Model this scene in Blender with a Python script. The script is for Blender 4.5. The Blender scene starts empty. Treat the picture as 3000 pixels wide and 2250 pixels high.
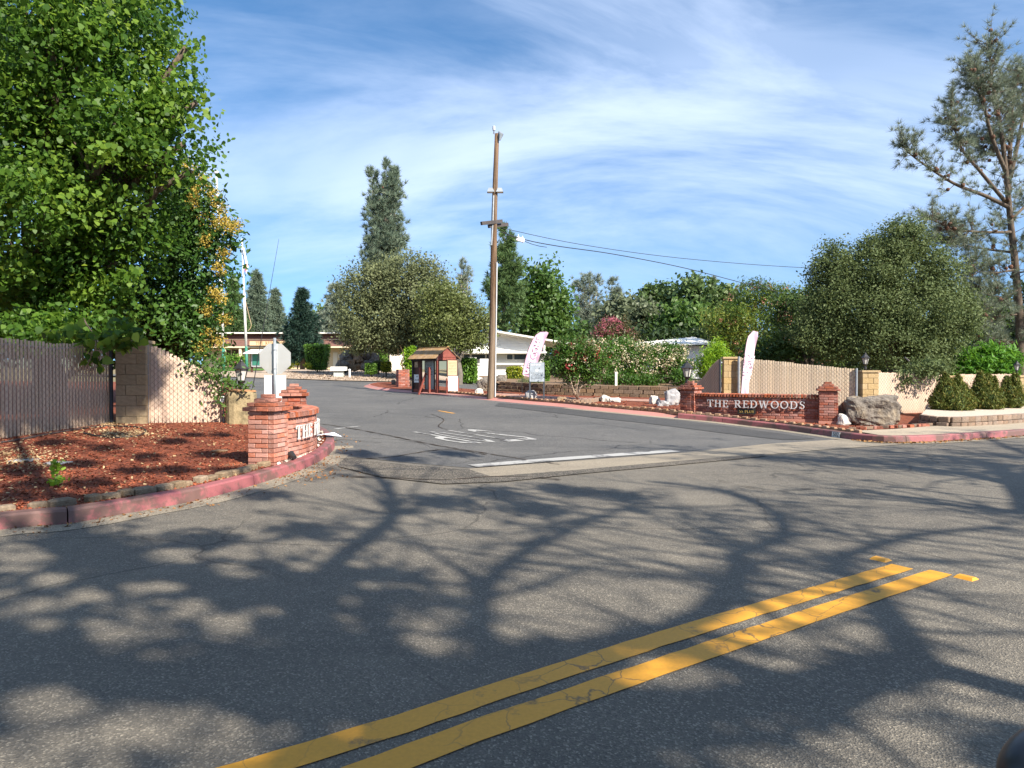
import bpy, bmesh, math, random
import numpy as np
from mathutils import Vector, Matrix, noise as mnoise

scene = bpy.context.scene
COL = scene.collection
R = math.radians

# ------------------------------------------------------------------ camera
FPX, CX, CY, HORIZON, CAMH = 2000.0, 1500.0, 1125.0, 1095.0, 1.4
PITCH = math.atan((CY - HORIZON) / FPX)
cam_data = bpy.data.cameras.new('camera')
cam_data.sensor_width = 36.0
cam_data.lens = 36.0 * FPX / 3000.0
cam_data.clip_start = 0.05
cam_data.clip_end = 8000.0
cam = bpy.data.objects.new('camera', cam_data)
COL.objects.link(cam)
cam.location = (0, 0, CAMH)
cam.rotation_euler = (math.pi / 2 - PITCH, 0, 0)
scene.camera = cam

# ------------------------------------------------------------------ light
SUN_EL = R(38)
SUN_H = (0.68, -0.733)                      # horizontal direction towards the sun
SUN = Vector((SUN_H[0] * math.cos(SUN_EL), SUN_H[1] * math.cos(SUN_EL), math.sin(SUN_EL)))
sun_data = bpy.data.lights.new('sun', 'SUN')
sun_data.energy = 5.0
sun_data.angle = R(0.53)
sun_data.color = (1.0, 0.91, 0.78)
sun = bpy.data.objects.new('sun', sun_data)
COL.objects.link(sun)
sun.rotation_euler = SUN.to_track_quat('Z', 'Y').to_euler()

world = bpy.data.worlds.new('World')
scene.world = world
world.use_nodes = True
wn, wl = world.node_tree.nodes, world.node_tree.links
wn.clear()
w_out = wn.new('ShaderNodeOutputWorld')
w_bg = wn.new('ShaderNodeBackground')
w_sky = wn.new('ShaderNodeTexSky')
w_sky.sky_type = 'NISHITA'
w_sky.sun_disc = False
w_sky.sun_elevation = SUN_EL
w_sky.sun_rotation = math.atan2(SUN_H[0], SUN_H[1])
w_sky.altitude = 100
w_sky.air_density = 1.0
w_sky.dust_density = 0.1
w_sky.ozone_density = 3.0
w_bg.inputs['Strength'].default_value = 0.09
# thin cirrus, laid on a high flat deck (direction divided by its height)
tc = wn.new('ShaderNodeTexCoord')
sep = wn.new('ShaderNodeSeparateXYZ')
wl.new(tc.outputs['Generated'], sep.inputs[0])
def wmath(op, a, b=None):
    n = wn.new('ShaderNodeMath'); n.operation = op
    for i, v in enumerate((a, b)):
        if v is None: continue
        if isinstance(v, (int, float)): n.inputs[i].default_value = v
        else: wl.new(v, n.inputs[i])
    return n.outputs[0]
lift = wn.new('ShaderNodeCombineXYZ')
wl.new(sep.outputs['X'], lift.inputs[0]); wl.new(sep.outputs['Y'], lift.inputs[1])
wl.new(wmath('ADD', wmath('MULTIPLY', sep.outputs['Z'], 0.9), 0.13), lift.inputs[2])
wl.new(lift.outputs[0], w_sky.inputs[0])
zc = wmath('ADD', wmath('MAXIMUM', sep.outputs['Z'], 0.0), 0.55)
uu = wmath('DIVIDE', sep.outputs['X'], zc)
vv = wmath('DIVIDE', sep.outputs['Y'], zc)
comb = wn.new('ShaderNodeCombineXYZ')
wl.new(uu, comb.inputs[0]); wl.new(vv, comb.inputs[1])
def wnoise(rot, scl, loc, scale, detail, rough, dist):
    mp = wn.new('ShaderNodeMapping')
    mp.inputs['Rotation'].default_value = (0, 0, R(rot))
    mp.inputs['Scale'].default_value = scl
    mp.inputs['Location'].default_value = loc
    wl.new(comb.outputs[0], mp.inputs[0])
    nz = wn.new('ShaderNodeTexNoise')
    nz.inputs['Scale'].default_value = scale
    nz.inputs['Detail'].default_value = detail
    nz.inputs['Roughness'].default_value = rough
    nz.inputs['Distortion'].default_value = dist
    wl.new(mp.outputs[0], nz.inputs['Vector'])
    return nz.outputs[0]
def wramp(v, a, b, mx=1.0):
    n = wn.new('ShaderNodeMapRange'); n.interpolation_type = 'SMOOTHSTEP'
    wl.new(v, n.inputs[0])
    n.inputs[1].default_value = a; n.inputs[2].default_value = b
    n.inputs[3].default_value = 0; n.inputs[4].default_value = mx
    return n.outputs[0]
n_big = wnoise(24, (0.7, 1.2, 1), (2.3, 0.2, 0), 1.0, 4, 0.5, 0.4)
n_str = wnoise(-28, (0.55, 1.9, 1), (4.1, 2.0, 0), 1.9, 8, 0.6, 0.45)
n_fin = wnoise(34, (0.5, 2.0, 1), (7.7, 1.0, 0), 2.4, 8, 0.6, 0.45)
c1 = wmath('MULTIPLY', wramp(n_big, 0.26, 0.54), wramp(n_str, 0.28, 0.70))
c2 = wmath('MULTIPLY', wramp(n_big, 0.34, 0.62, 0.75), wramp(n_fin, 0.34, 0.70))
cl = wmath('MINIMUM', wmath('MAXIMUM', c1, c2), 1.0)
cl = wmath('MULTIPLY', cl, wramp(sep.outputs['Z'], 0.0, 0.25))
cl = wmath('MULTIPLY', cl, 0.60)
hsv = wn.new('ShaderNodeHueSaturation')
hsv.inputs['Saturation'].default_value = 1.2
hsv.inputs['Hue'].default_value = 0.497
wl.new(w_sky.outputs[0], hsv.inputs['Color'])
wmix = wn.new('ShaderNodeMix'); wmix.data_type = 'RGBA'
wl.new(cl, wmix.inputs[0])
wl.new(hsv.outputs[0], wmix.inputs[6])
wmix.inputs[7].default_value = (6.0, 6.8, 8.3, 1)
wl.new(wmix.outputs[2], w_bg.inputs['Color'])
wl.new(w_bg.outputs[0], w_out.inputs[0])

vs = scene.view_settings
vs.view_transform = 'Standard'; vs.look = 'None'; vs.exposure = 1.22; vs.gamma = 1.0
vs.use_curve_mapping = False
scene.render.engine = 'CYCLES'
scene.cycles.max_bounces = 6
scene.cycles.diffuse_bounces = 3
scene.cycles.transmission_bounces = 4
scene.cycles.use_denoising = True

# ------------------------------------------------------------------ terrain
_T = np.arange(-60, 400, 0.5)
_S = np.interp(_T, [-60, 10, 11.1, 13.7, 16, 20, 25, 30, 40, 54, 86, 150, 400],
               [0, 0, .04, .21, .31, .42, .56, .74, 1.05, 1.60, 2.1, 2.4, 2.6])
_k = np.ones(5) / 5.0
_S = np.convolve(np.pad(_S, 2, mode='edge'), _k, mode='valid')
def sstep(x):
    x = min(1.0, max(0.0, x)); return x * x * (3 - 2 * x)
def gz(x, y):
    t = -0.5 * x + 0.866 * y
    f = (t + 60) / 0.5
    if f <= 0: z = 0.0
    elif f >= len(_S) - 1: z = float(_S[-1])
    else:
        i = int(f); z = float(_S[i] + (_S[i + 1] - _S[i]) * (f - i))
    if z > .56:
        z = .56 + (z - .56) * (1 - .6 * sstep((x + 10) / 10))
    return z
_cp, _sp = math.cos(PITCH), math.sin(PITCH)
def ray(px, py):
    a, b = (px - CX) / FPX, (CY - py) / FPX
    dy = _cp + b * _sp; dz = -_sp + b * _cp
    return a / dy, dz / dy
def V(px, py, d):
    dx, dz = ray(px, py)
    return Vector((dx * d, d, CAMH + dz * d))
def G(px, py, off=0.0):
    dx, dz = ray(px, py)
    f = lambda d: CAMH + dz * d - gz(dx * d, d) - off
    d0 = 0.5
    while d0 < 150 and f(d0 + 0.25) > 0: d0 += 0.25
    a, b = d0, d0 + 0.25
    for _ in range(30):
        m = (a + b) / 2
        if f(m) > 0: a = m
        else: b = m
    return Vector((dx * a, a, gz(dx * a, a) + off))
def at(px, d, off=0.0):
    x = ray(px, HORIZON)[0] * d
    return Vector((x, d, gz(x, d) + off))
def zat(py, d):
    return CAMH + ray(CX, py)[1] * d

# ------------------------------------------------------------------ materials
MATS = {}
def base_mat(name):
    m = bpy.data.materials.new(name); m.use_nodes = True
    MATS[name] = m
    nt = m.node_tree
    return m, nt.nodes, nt.links, nt.nodes['Principled BSDF']
def pmat(name, c1, c2=None, scale=6.0, rough=0.8, bump=0.0, bscale=None, rnd=0.0, metal=0.0, spec=0.3,
         detail=5.0, coord='Object', lo=0.35, hi=0.65, c3=None, s3=1.2, lo3=.5, hi3=.7, stretch=None, bdist=0.02):
    m, n, l, b = base_mat(name)
    b.inputs['Roughness'].default_value = rough
    b.inputs['Metallic'].default_value = metal
    b.inputs['Specular IOR Level'].default_value = spec
    t = n.new('ShaderNodeTexCoord')
    vec = t.outputs[coord]
    if stretch:
        mp = n.new('ShaderNodeMapping'); mp.inputs['Scale'].default_value = stretch
        l.new(vec, mp.inputs[0]); vec = mp.outputs[0]
    def nz(s, d=detail):
        x = n.new('ShaderNodeTexNoise'); x.inputs['Scale'].default_value = s
        x.inputs['Detail'].default_value = d; x.inputs['Roughness'].default_value = .6
        l.new(vec, x.inputs['Vector']); return x.outputs[0]
    def mr(v, a, bb):
        x = n.new('ShaderNodeMapRange'); l.new(v, x.inputs[0])
        x.inputs[1].default_value = a; x.inputs[2].default_value = bb; return x.outputs[0]
    def mix(f, a, bcol):
        x = n.new('ShaderNodeMix'); x.data_type = 'RGBA'
        if isinstance(f, float): x.inputs[0].default_value = f
        else: l.new(f, x.inputs[0])
        for i, c in ((6, a), (7, bcol)):
            if isinstance(c, tuple): x.inputs[i].default_value = (*c[:3], 1)
            else: l.new(c, x.inputs[i])
        return x.outputs[2]
    col = c1
    if c2 is not None:
        col = mix(mr(nz(scale), lo, hi), c1, c2)
    if c3 is not None:
        col = mix(mr(nz(s3), lo3, hi3), col, c3)
    if rnd > 0:
        oi = n.new('ShaderNodeObjectInfo')
        h = n.new('ShaderNodeHueSaturation')
        x = n.new('ShaderNodeMapRange'); l.new(oi.outputs['Random'], x.inputs[0])
        x.inputs[3].default_value = 1 - rnd; x.inputs[4].default_value = 1 + rnd * .7
        l.new(x.outputs[0], h.inputs['Value'])
        x2 = n.new('ShaderNodeMath'); x2.operation = 'MULTIPLY'; x2.inputs[1].default_value = 7.31
        l.new(oi.outputs['Random'], x2.inputs[0])
        x3 = n.new('ShaderNodeMath'); x3.operation = 'FRACT'; l.new(x2.outputs[0], x3.inputs[0])
        x4 = n.new('ShaderNodeMapRange'); l.new(x3.outputs[0], x4.inputs[0])
        x4.inputs[3].default_value = 1 - rnd * .8; x4.inputs[4].default_value = 1 + rnd * .4
        l.new(x4.outputs[0], h.inputs['Saturation'])
        if isinstance(col, tuple): h.inputs['Color'].default_value = (*col[:3], 1)
        else: l.new(col, h.inputs['Color'])
        col = h.outputs[0]
    if isinstance(col, tuple): b.inputs['Base Color'].default_value = (*col[:3], 1)
    else: l.new(col, b.inputs['Base Color'])
    if bump > 0:
        bp = n.new('ShaderNodeBump'); bp.inputs['Strength'].default_value = bump
        bp.inputs['Distance'].default_value = bdist
        l.new(nz(bscale or scale * 3, 6.0), bp.inputs['Height'])
        l.new(bp.outputs[0], b.inputs['Normal'])
    return m
def leafmat(name, cols, transl=0.35, rough=0.5):
    m, n, l, b = base_mat(name)
    a = n.new('ShaderNodeAttribute'); a.attribute_name = 'rnd'
    r = n.new('ShaderNodeValToRGB')
    e = r.color_ramp.elements
    for i, c in enumerate(cols):
        p = i / max(1, len(cols) - 1)
        if i < 2: e[i].position = p; el = e[i]
        else: el = e.new(p)
        el.color = (*c, 1)
    if len(cols) > 2:
        e[0].position = 0.0
        for i in range(len(cols)): e[i].position = i / (len(cols) - 1)
        for i, c in enumerate(cols): e[i].color = (*c, 1)
    l.new(a.outputs['Fac'], r.inputs[0])
    l.new(r.outputs[0], b.inputs['Base Color'])
    b.inputs['Roughness'].default_value = rough
    b.inputs['Specular IOR Level'].default_value = 0.35
    tr = n.new('ShaderNodeBsdfTranslucent')
    hs = n.new('ShaderNodeHueSaturation'); hs.inputs['Value'].default_value = 1.5; hs.inputs['Hue'].default_value = 0.485
    l.new(r.outputs[0], hs.inputs['Color']); l.new(hs.outputs[0], tr.inputs[0])
    mx = n.new('ShaderNodeMixShader'); mx.inputs[0].default_value = transl
    out = n['Material Output']
    l.new(b.outputs[0], mx.inputs[1]); l.new(tr.outputs[0], mx.inputs[2]); l.new(mx.outputs[0], out.inputs[0])
    return m

# ------------------------------------------------------------------ mesh helpers
class MB:
    def __init__(self): self.v, self.f = [], []
    def add(self, vs, fs):
        o = len(self.v); self.v += [tuple(p) for p in vs]
        self.f += [tuple(i + o for i in f) for f in fs]; return self
    def box(self, c, s, rz=0.0, M=None):
        x, y, z = s[0] / 2, s[1] / 2, s[2] / 2
        vs = [Vector((a * x, b * y, d * z)) for d in (-1, 1) for a, b in ((-1, -1), (1, -1), (1, 1), (-1, 1))]
        if M is not None: vs = [M @ p for p in vs]
        elif rz:
            m = Matrix.Rotation(rz, 3, 'Z'); vs = [m @ p for p in vs]
        c = Vector(c)
        return self.add([p + c for p in vs], [(0, 3, 2, 1), (4, 5, 6, 7), (0, 1, 5, 4), (1, 2, 6, 5), (2, 3, 7, 6), (3, 0, 4, 7)])
    def prism(self, poly, y0, y1):            # poly in x,z; extruded along y
        n = len(poly)
        vs = [(p[0], y0, p[1]) for p in poly] + [(p[0], y1, p[1]) for p in poly]
        fs = [tuple(range(n)), tuple(range(2 * n - 1, n - 1, -1))]
        fs += [(i, i + n, (i + 1) % n + n, (i + 1) % n) for i in range(n)]
        return self.add(vs, fs)
    def tube(self, pts, rads, n=8, cap=True):
        pts = [Vector(p) for p in pts]
        if not hasattr(rads, '__len__'): rads = [rads] * len(pts)
        rings = []; ref = Vector((0, 0, 1))
        d0 = (pts[1] - pts[0]).normalized()
        if abs(d0.z) > .9: ref = Vector((1, 0, 0))
        u = d0.cross(ref).normalized()
        for i, p in enumerate(pts):
            a = pts[max(0, i - 1)]; b = pts[min(len(pts) - 1, i + 1)]
            d = (b - a).normalized()
            u = (u - d * u.dot(d)).normalized(); w = d.cross(u)
            rings.append([p + (u * math.cos(2 * math.pi * k / n) + w * math.sin(2 * math.pi * k / n)) * rads[i] for k in range(n)])
        vs = [q for r in rings for q in r]; fs = []
        for i in range(len(pts) - 1):
            for k in range(n):
                fs.append((i * n + k, i * n + (k + 1) % n, (i + 1) * n + (k + 1) % n, (i + 1) * n + k))
        if cap:
            fs.append(tuple(range(n - 1, -1, -1))); m = (len(pts) - 1) * n
            fs.append(tuple(range(m, m + n)))
        return self.add(vs, fs)
    def lathe(self, prof, n=16, c=(0, 0, 0), sides=None):
        c = Vector(c); vs = []
        for r, z in prof:
            for k in range(n):
                a = 2 * math.pi * (k + .5) / n
                vs.append((c.x + r * math.cos(a), c.y + r * math.sin(a), c.z + z))
        fs = []
        for i in range(len(prof) - 1):
            for k in range(n):
                fs.append((i * n + k, i * n + (k + 1) % n, (i + 1) * n + (k + 1) % n, (i + 1) * n + k))
        fs.append(tuple(range(n - 1, -1, -1))); m = (len(prof) - 1) * n; fs.append(tuple(range(m, m + n)))
        return self.add(vs, fs)
    def mesh(self, name):
        me = bpy.data.meshes.new(name); me.from_pydata(self.v, [], self.f); me.update(); return me
    def build(self, name, mat, parent=None, smooth=False):
        return link(name, self.mesh(name), mat, parent, smooth)
def link(name, me, mat=None, parent=None, smooth=False):
    if mat is not None:
        m = MATS[mat] if isinstance(mat, str) else mat
        if not me.materials: me.materials.append(m)
    if smooth: me.polygons.foreach_set('use_smooth', [True] * len(me.polygons))
    o = bpy.data.objects.new(name, me); COL.objects.link(o)
    if parent is not None: o.parent = parent
    return o
def tag(o, label=None, cat=None, group=None, kind=None):
    if label: o['label'] = label
    if cat: o['category'] = cat
    if group: o['group'] = group
    if kind: o['kind'] = kind
    return o
def empty(name, loc=(0, 0, 0), rz=0.0, label=None, cat=None, group=None):
    o = bpy.data.objects.new(name, None); COL.objects.link(o)
    o.location = loc; o.rotation_euler = (0, 0, rz)
    o.empty_display_size = .2
    return tag(o, label, cat, group)
def piece(name, me, parent, M):               # shared mesh, own transform (in the parent's space)
    o = bpy.data.objects.new(name, me); COL.objects.link(o)
    o.parent = parent; o.matrix_local = M
    return o
def chamfer_box(name, c=0.06, mat=None, jitter=0.0, seed=0):
    rng = random.Random(seed)
    bm = bmesh.new(); bmesh.ops.create_cube(bm, size=1.0)
    if jitter:
        for v in bm.verts: v.co += Vector([rng.uniform(-jitter, jitter) for _ in range(3)])
    bmesh.ops.bevel(bm, geom=bm.edges[:], offset=c, segments=1, affect='EDGES')
    me = bpy.data.meshes.new(name); bm.to_mesh(me); bm.free()
    if mat: me.materials.append(MATS[mat])
    return me
def TRS(loc, rz, s):
    return Matrix.Translation(Vector(loc)) @ Matrix.Rotation(rz, 4, 'Z') @ Matrix.Diagonal((s[0], s[1], s[2], 1))
def catmull(pts, n=8):
    P = [Vector(p) for p in pts]; out = []
    for i in range(len(P) - 1):
        a = P[max(0, i - 1)]; b = P[i]; c = P[i + 1]; d = P[min(len(P) - 1, i + 2)]
        for k in range(n):
            t = k / n
            out.append(.5 * ((2 * b) + (c - a) * t + (2 * a - 5 * b + 4 * c - d) * t * t + (3 * b - a - 3 * c + d) * t ** 3))
    out.append(P[-1]); return out
def resample(pts, step):
    pts = [Vector(p) for p in pts]; out = [pts[0]]; acc = 0.0; nxt = step
    for a, b in zip(pts, pts[1:]):
        L = (b - a).length
        while acc + L >= nxt:
            out.append(a + (b - a) * ((nxt - acc) / L)); nxt += step
        acc += L
    return out
def sheet(name, poly, off, mat, kind='structure', step=1.5, ymax=110, zfun=None, parent=None):
    bm = bmesh.new()
    vs = [bm.verts.new((p[0], p[1], 0)) for p in poly]
    f = bm.faces.new(vs)
    if f.normal.z < 0: pass
    bmesh.ops.triangulate(bm, faces=bm.faces[:])
    xs = [p[0] for p in poly]; ys = [p[1] for p in poly]
    def cut(co, no):
        bmesh.ops.bisect_plane(bm, geom=bm.verts[:] + bm.edges[:] + bm.faces[:], plane_co=co, plane_no=no, dist=1e-5)
    nrm = Vector((-0.5, .866, 0))
    t = 9.0
    while t < ymax:
        cut(nrm * t, nrm); t += step if t < 40 else step * 3
    x = -13.5
    while x < 2:
        if min(xs) < x < max(xs) and max(ys) > 20: cut(Vector((x, 0, 0)), Vector((1, 0, 0)))
        x += 2.0
    for v in bm.verts: v.co.z = (zfun or gz)(v.co.x, v.co.y) + off
    bmesh.ops.recalc_face_normals(bm, faces=bm.faces[:])
    for f in bm.faces:
        if f.normal.z < 0: f.normal_flip()
    me = bpy.data.meshes.new(name); bm.to_mesh(me); bm.free()
    o = link(name, me, mat, parent)
    if kind: o['kind'] = kind
    return o
def fast_polys(name, verts, k, mat, parent=None, rnd=None, smooth=False):
    verts = np.asarray(verts, np.float32).reshape(-1, 3)
    nv = len(verts); nf = nv // k
    me = bpy.data.meshes.new(name)
    me.vertices.add(nv); me.vertices.foreach_set('co', verts.ravel())
    me.loops.add(nv); me.loops.foreach_set('vertex_index', np.arange(nv, dtype=np.int32))
    me.polygons.add(nf); me.polygons.foreach_set('loop_start', np.arange(0, nv, k, dtype=np.int32))
    if rnd is not None:
        at_ = me.attributes.new('rnd', 'FLOAT', 'FACE')
        at_.data.foreach_set('value', np.asarray(rnd, np.float32))
    me.update(calc_edges=True)
    return link(name, me, mat, parent, smooth)
def solid_text(body, size, depth=0.0, align='CENTER'):
    cu = bpy.data.curves.new('t', 'FONT'); cu.body = body; cu.size = size; cu.extrude = depth
    cu.align_x = align; cu.align_y = 'CENTER'; cu.resolution_u = 2
    ob = bpy.data.objects.new('t', cu); COL.objects.link(ob)
    dg = bpy.context.evaluated_depsgraph_get(); dg.update()
    me = bpy.data.meshes.new_from_object(ob.evaluated_get(dg))
    bpy.data.objects.remove(ob); bpy.data.curves.remove(cu)
    me.materials.clear()
    return me

# ------------------------------------------------------------------ surface materials
def asphalt(name, base, dark, light, agg=0.5, crack=0.0, bump=.5):
    m, n, l, b = base_mat(name)
    t = n.new('ShaderNodeTexCoord'); vec = t.outputs['Object']
    def nz(s, d=4.0, r=.6, v=vec):
        x = n.new('ShaderNodeTexNoise'); x.inputs['Scale'].default_value = s
        x.inputs['Detail'].default_value = d; x.inputs['Roughness'].default_value = r
        l.new(v, x.inputs['Vector']); return x.outputs[0]
    def mr(v, a, bb, c=0., d=1.):
        x = n.new('ShaderNodeMapRange'); l.new(v, x.inputs[0])
        for i, q in enumerate((a, bb, c, d)): x.inputs[i + 1].default_value = q
        return x.outputs[0]
    def mix(f, a, c):
        x = n.new('ShaderNodeMix'); x.data_type = 'RGBA'; l.new(f, x.inputs[0])
        for i, q in ((6, a), (7, c)):
            if isinstance(q, tuple): x.inputs[i].default_value = (*q, 1)
            else: l.new(q, x.inputs[i])
        return x.outputs[2]
    col = mix(mr(nz(.35, 5), .35, .68), base, dark)
    col = mix(mr(nz(1.7, 6), .52, .8, 0, .55), col, light)
    vo = n.new('ShaderNodeTexVoronoi'); vo.inputs['Scale'].default_value = 120
    l.new(vec, vo.inputs['Vector'])
    sp = n.new('ShaderNodeSeparateColor'); l.new(vo.outputs['Color'], sp.inputs[0])
    col = mix(mr(sp.outputs[0], .72, 1.0, 0, agg), col, tuple(min(1, c * 2.3) for c in light))
    col = mix(mr(sp.outputs[1], .6, 1.0, 0, agg), col, tuple(c * .35 for c in dark))
    # tyre-worn streaks along the carriageway
    mp = n.new('ShaderNodeMapping'); mp.inputs['Rotation'].default_value = (0, 0, R(-32)); mp.inputs['Scale'].default_value = (.10, 1.6, 1)
    l.new(vec, mp.inputs[0])
    col = mix(mr(nz(1.0, 5, .6, mp.outputs[0]), .52, .72, 0, .35), col, tuple(c * .72 for c in dark))
    if crack > 0:
        wv = n.new('ShaderNodeTexNoise'); wv.inputs['Scale'].default_value = 1.1; wv.inputs['Detail'].default_value = 6
        l.new(vec, wv.inputs['Vector'])
        ad = n.new('ShaderNodeMix'); ad.data_type = 'VECTOR'; ad.inputs[0].default_value = .35
        l.new(vec, ad.inputs[4]); l.new(wv.outputs['Color'], ad.inputs[5])
        cv = n.new('ShaderNodeTexVoronoi'); cv.feature = 'DISTANCE_TO_EDGE'; cv.inputs['Scale'].default_value = .42
        l.new(ad.outputs[1], cv.inputs['Vector'])
        e = mr(cv.outputs['Distance'], .0, .0055, 1, 0)
        mk = mr(nz(.22, 2), .42, .50)
        mm = n.new('ShaderNodeMath'); mm.operation = 'MULTIPLY'; l.new(e, mm.inputs[0]); l.new(mk, mm.inputs[1])
        m2 = n.new('ShaderNodeMath'); m2.operation = 'MULTIPLY'; l.new(mm.outputs[0], m2.inputs[0]); m2.inputs[1].default_value = crack
        col = mix(m2.outputs[0], col, (.015, .013, .012))
    l.new(col, b.inputs['Base Color'])
    b.inputs['Roughness'].default_value = .82
    b.inputs['Specular IOR Level'].default_value = .35
    bp = n.new('ShaderNodeBump'); bp.inputs['Strength'].default_value = bump; bp.inputs['Distance'].default_value = .012
    l.new(vo.outputs['Distance'], bp.inputs['Height']); l.new(bp.outputs[0], b.inputs['Normal'])
    return m
asphalt('road_asphalt', (.146, .131, .107), (.094, .086, .074), (.215, .192, .152), .40, .55)
asphalt('street_asphalt', (.108, .105, .100), (.066, .066, .067), (.155, .150, .138), .42, 1.0)
asphalt('apron_concrete', (.25, .215, .16), (.18, .155, .12), (.30, .26, .20), .4, .35, .3)
asphalt('rough_gutter', (.10, .088, .07), (.045, .042, .038), (.24, .21, .17), .9, .0, .9)
asphalt('sidewalk_concrete', (.36, .30, .22), (.28, .235, .175), (.42, .36, .27), .25, .2, .2)
def paint(name, col, under, wear=.5, crack=1.0):
    m, n, l, b = base_mat(name)
    t = n.new('ShaderNodeTexCoord')
    z = n.new('ShaderNodeTexNoise'); z.inputs['Scale'].default_value = 2.2; z.inputs['Detail'].default_value = 8; z.inputs['Roughness'].default_value = .72
    l.new(t.outputs['Object'], z.inputs['Vector'])
    mr = n.new('ShaderNodeMapRange'); l.new(z.outputs[0], mr.inputs[0]); mr.inputs[1].default_value = 1 - wear; mr.inputs[2].default_value = 1.08 - wear
    wv = n.new('ShaderNodeMix'); wv.data_type = 'VECTOR'; wv.inputs[0].default_value = .12
    z2 = n.new('ShaderNodeTexNoise'); z2.inputs['Scale'].default_value = 5; z2.inputs['Detail'].default_value = 5
    l.new(t.outputs['Object'], z2.inputs['Vector'])
    l.new(t.outputs['Object'], wv.inputs[4]); l.new(z2.outputs['Color'], wv.inputs[5])
    v = n.new('ShaderNodeTexVoronoi'); v.feature = 'DISTANCE_TO_EDGE'; v.inputs['Scale'].default_value = 4.6
    l.new(wv.outputs[1], v.inputs['Vector'])
    e = n.new('ShaderNodeMapRange'); l.new(v.outputs['Distance'], e.inputs[0]); e.inputs[1].default_value = 0; e.inputs[2].default_value = .016
    e.inputs[3].default_value = crack; e.inputs[4].default_value = 0
    mk = n.new('ShaderNodeTexNoise'); mk.inputs['Scale'].default_value = .9; mk.inputs['Detail'].default_value = 2
    l.new(t.outputs['Object'], mk.inputs['Vector'])
    mkr = n.new('ShaderNodeMapRange'); l.new(mk.outputs[0], mkr.inputs[0]); mkr.inputs[1].default_value = .42; mkr.inputs[2].default_value = .56
    ml = n.new('ShaderNodeMath'); ml.operation = 'MULTIPLY'; l.new(e.outputs[0], ml.inputs[0]); l.new(mkr.outputs[0], ml.inputs[1])
    mx = n.new('ShaderNodeMath'); mx.operation = 'MAXIMUM'; l.new(ml.outputs[0], mx.inputs[0]); l.new(mr.outputs[0], mx.inputs[1])
    z3 = n.new('ShaderNodeTexNoise'); z3.inputs['Scale'].default_value = 60; z3.inputs['Detail'].default_value = 3
    l.new(t.outputs['Object'], z3.inputs['Vector'])
    c0 = n.new('ShaderNodeMix'); c0.data_type = 'RGBA'; l.new(z3.outputs[0], c0.inputs[0])
    c0.inputs[6].default_value = (*[c * .82 for c in col], 1); c0.inputs[7].default_value = (*[min(1, c * 1.12) for c in col], 1)
    c = n.new('ShaderNodeMix'); c.data_type = 'RGBA'; l.new(mx.outputs[0], c.inputs[0]); l.new(c0.outputs[2], c.inputs[6]); c.inputs[7].default_value = (*under, 1)
    l.new(c.outputs[2], b.inputs['Base Color']); b.inputs['Roughness'].default_value = .6
    return m
paint('yellow_paint', (.60, .285, .018), (.13, .085, .035), .43)
paint('white_paint', (.36, .355, .335), (.11, .105, .10), .49)
paint('kerb_paint', (.28, .09, .095), (.13, .07, .06), .54, .5)
paint('kerb_paint_flat', (.42, .185, .155), (.30, .21, .175), .46, .3)
pmat('mulch', (.24, .068, .032), (.11, .03, .016), 9, .95, .9, 60, c3=(.30, .17, .10), s3=2.2, lo3=.6, hi3=.8, bdist=.03)
pmat('chip', (.27, .075, .034), (.13, .033, .018), 1.3, .9, coord='Object', lo=.4, hi=.6)
pmat('soil', (.23, .15, .09), (.13, .085, .05), 3, .95, .6, 30)
pmat('dry_ground', (.24, .18, .10), (.13, .12, .055), .25, .95, .4, 12)
pmat('gravel', (.46, .36, .27), (.27, .21, .16), 22, .95, .8, 40, c3=(.36, .27, .19), s3=.6)
pmat('lawn', (.10, .22, .025), (.06, .13, .02), 14, .9, .6, 60)
pmat('brick_walk', (.38, .23, .18), (.28, .16, .12), 5, .9, .3, 30)
pmat('edging_brown', (.36, .22, .13), (.25, .15, .09), 8, .9, .3, 40, rnd=.18)
pmat('edging_grey', (.27, .20, .13), (.16, .115, .075), 6, .95, .5, 30, rnd=.2)
pmat('litter', (.33, .17, .06), (.18, .075, .03), 1.7, .9, lo=.4, hi=.6)
pmat('pale_litter', (.40, .29, .16), (.24, .15, .075), 1.7, .9, lo=.4, hi=.6)
pmat('white_pebble', (.62, .58, .52), (.42, .38, .33), 2, .9, lo=.4, hi=.6)

# ------------------------------------------------------------------ the ground and the carriageways
def xy(p): return Vector((p[0], p[1], 0))
left_px = [(0, 1553), (200, 1535), (400, 1500), (600, 1462), (800, 1405), (900, 1370), (952, 1342), (980, 1313), (974, 1290), (945, 1268)]
LG = [xy(G(*p)) for p in left_px]
LG = [LG[0] + (LG[0] - LG[2]).normalized() * q for q in (14, 9, 5, 2)] + LG
LG += [xy(G(*p)) for p in ((880, 1236), (790, 1205), (722, 1160), (668, 1128))]
LPATH = catmull(LG, 8)
right_px = [(3000, 1277), (2850, 1288), (2700, 1296), (2600, 1297), (2500, 1289), (2400, 1275), (2300, 1261), (2200, 1249), (2100, 1237), (1985, 1226)]
RG = [xy(G(*p)) for p in right_px]
RG = [RG[0] + (RG[0] - RG[1]).normalized() * q for q in (30, 15, 7, 3)] + RG
RPATH = catmull(RG, 8)
isl_px = [(1985, 1226), (1850, 1213), (1771, 1205.5), (1700, 1199), (1635, 1191.5), (1534, 1183), (1425, 1172), (1317, 1161), (1208, 1152), (1130, 1145), (1085, 1138), (1066, 1131), (1090, 1125)]
IPATH = catmull([xy(G(*p)) for p in isl_px], 6)
ISL_BACK = [xy(G(*p)) for p in ((1150, 1125), (1250, 1133), (1340, 1143), (1420, 1149), (1452, 1147))]
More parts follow.
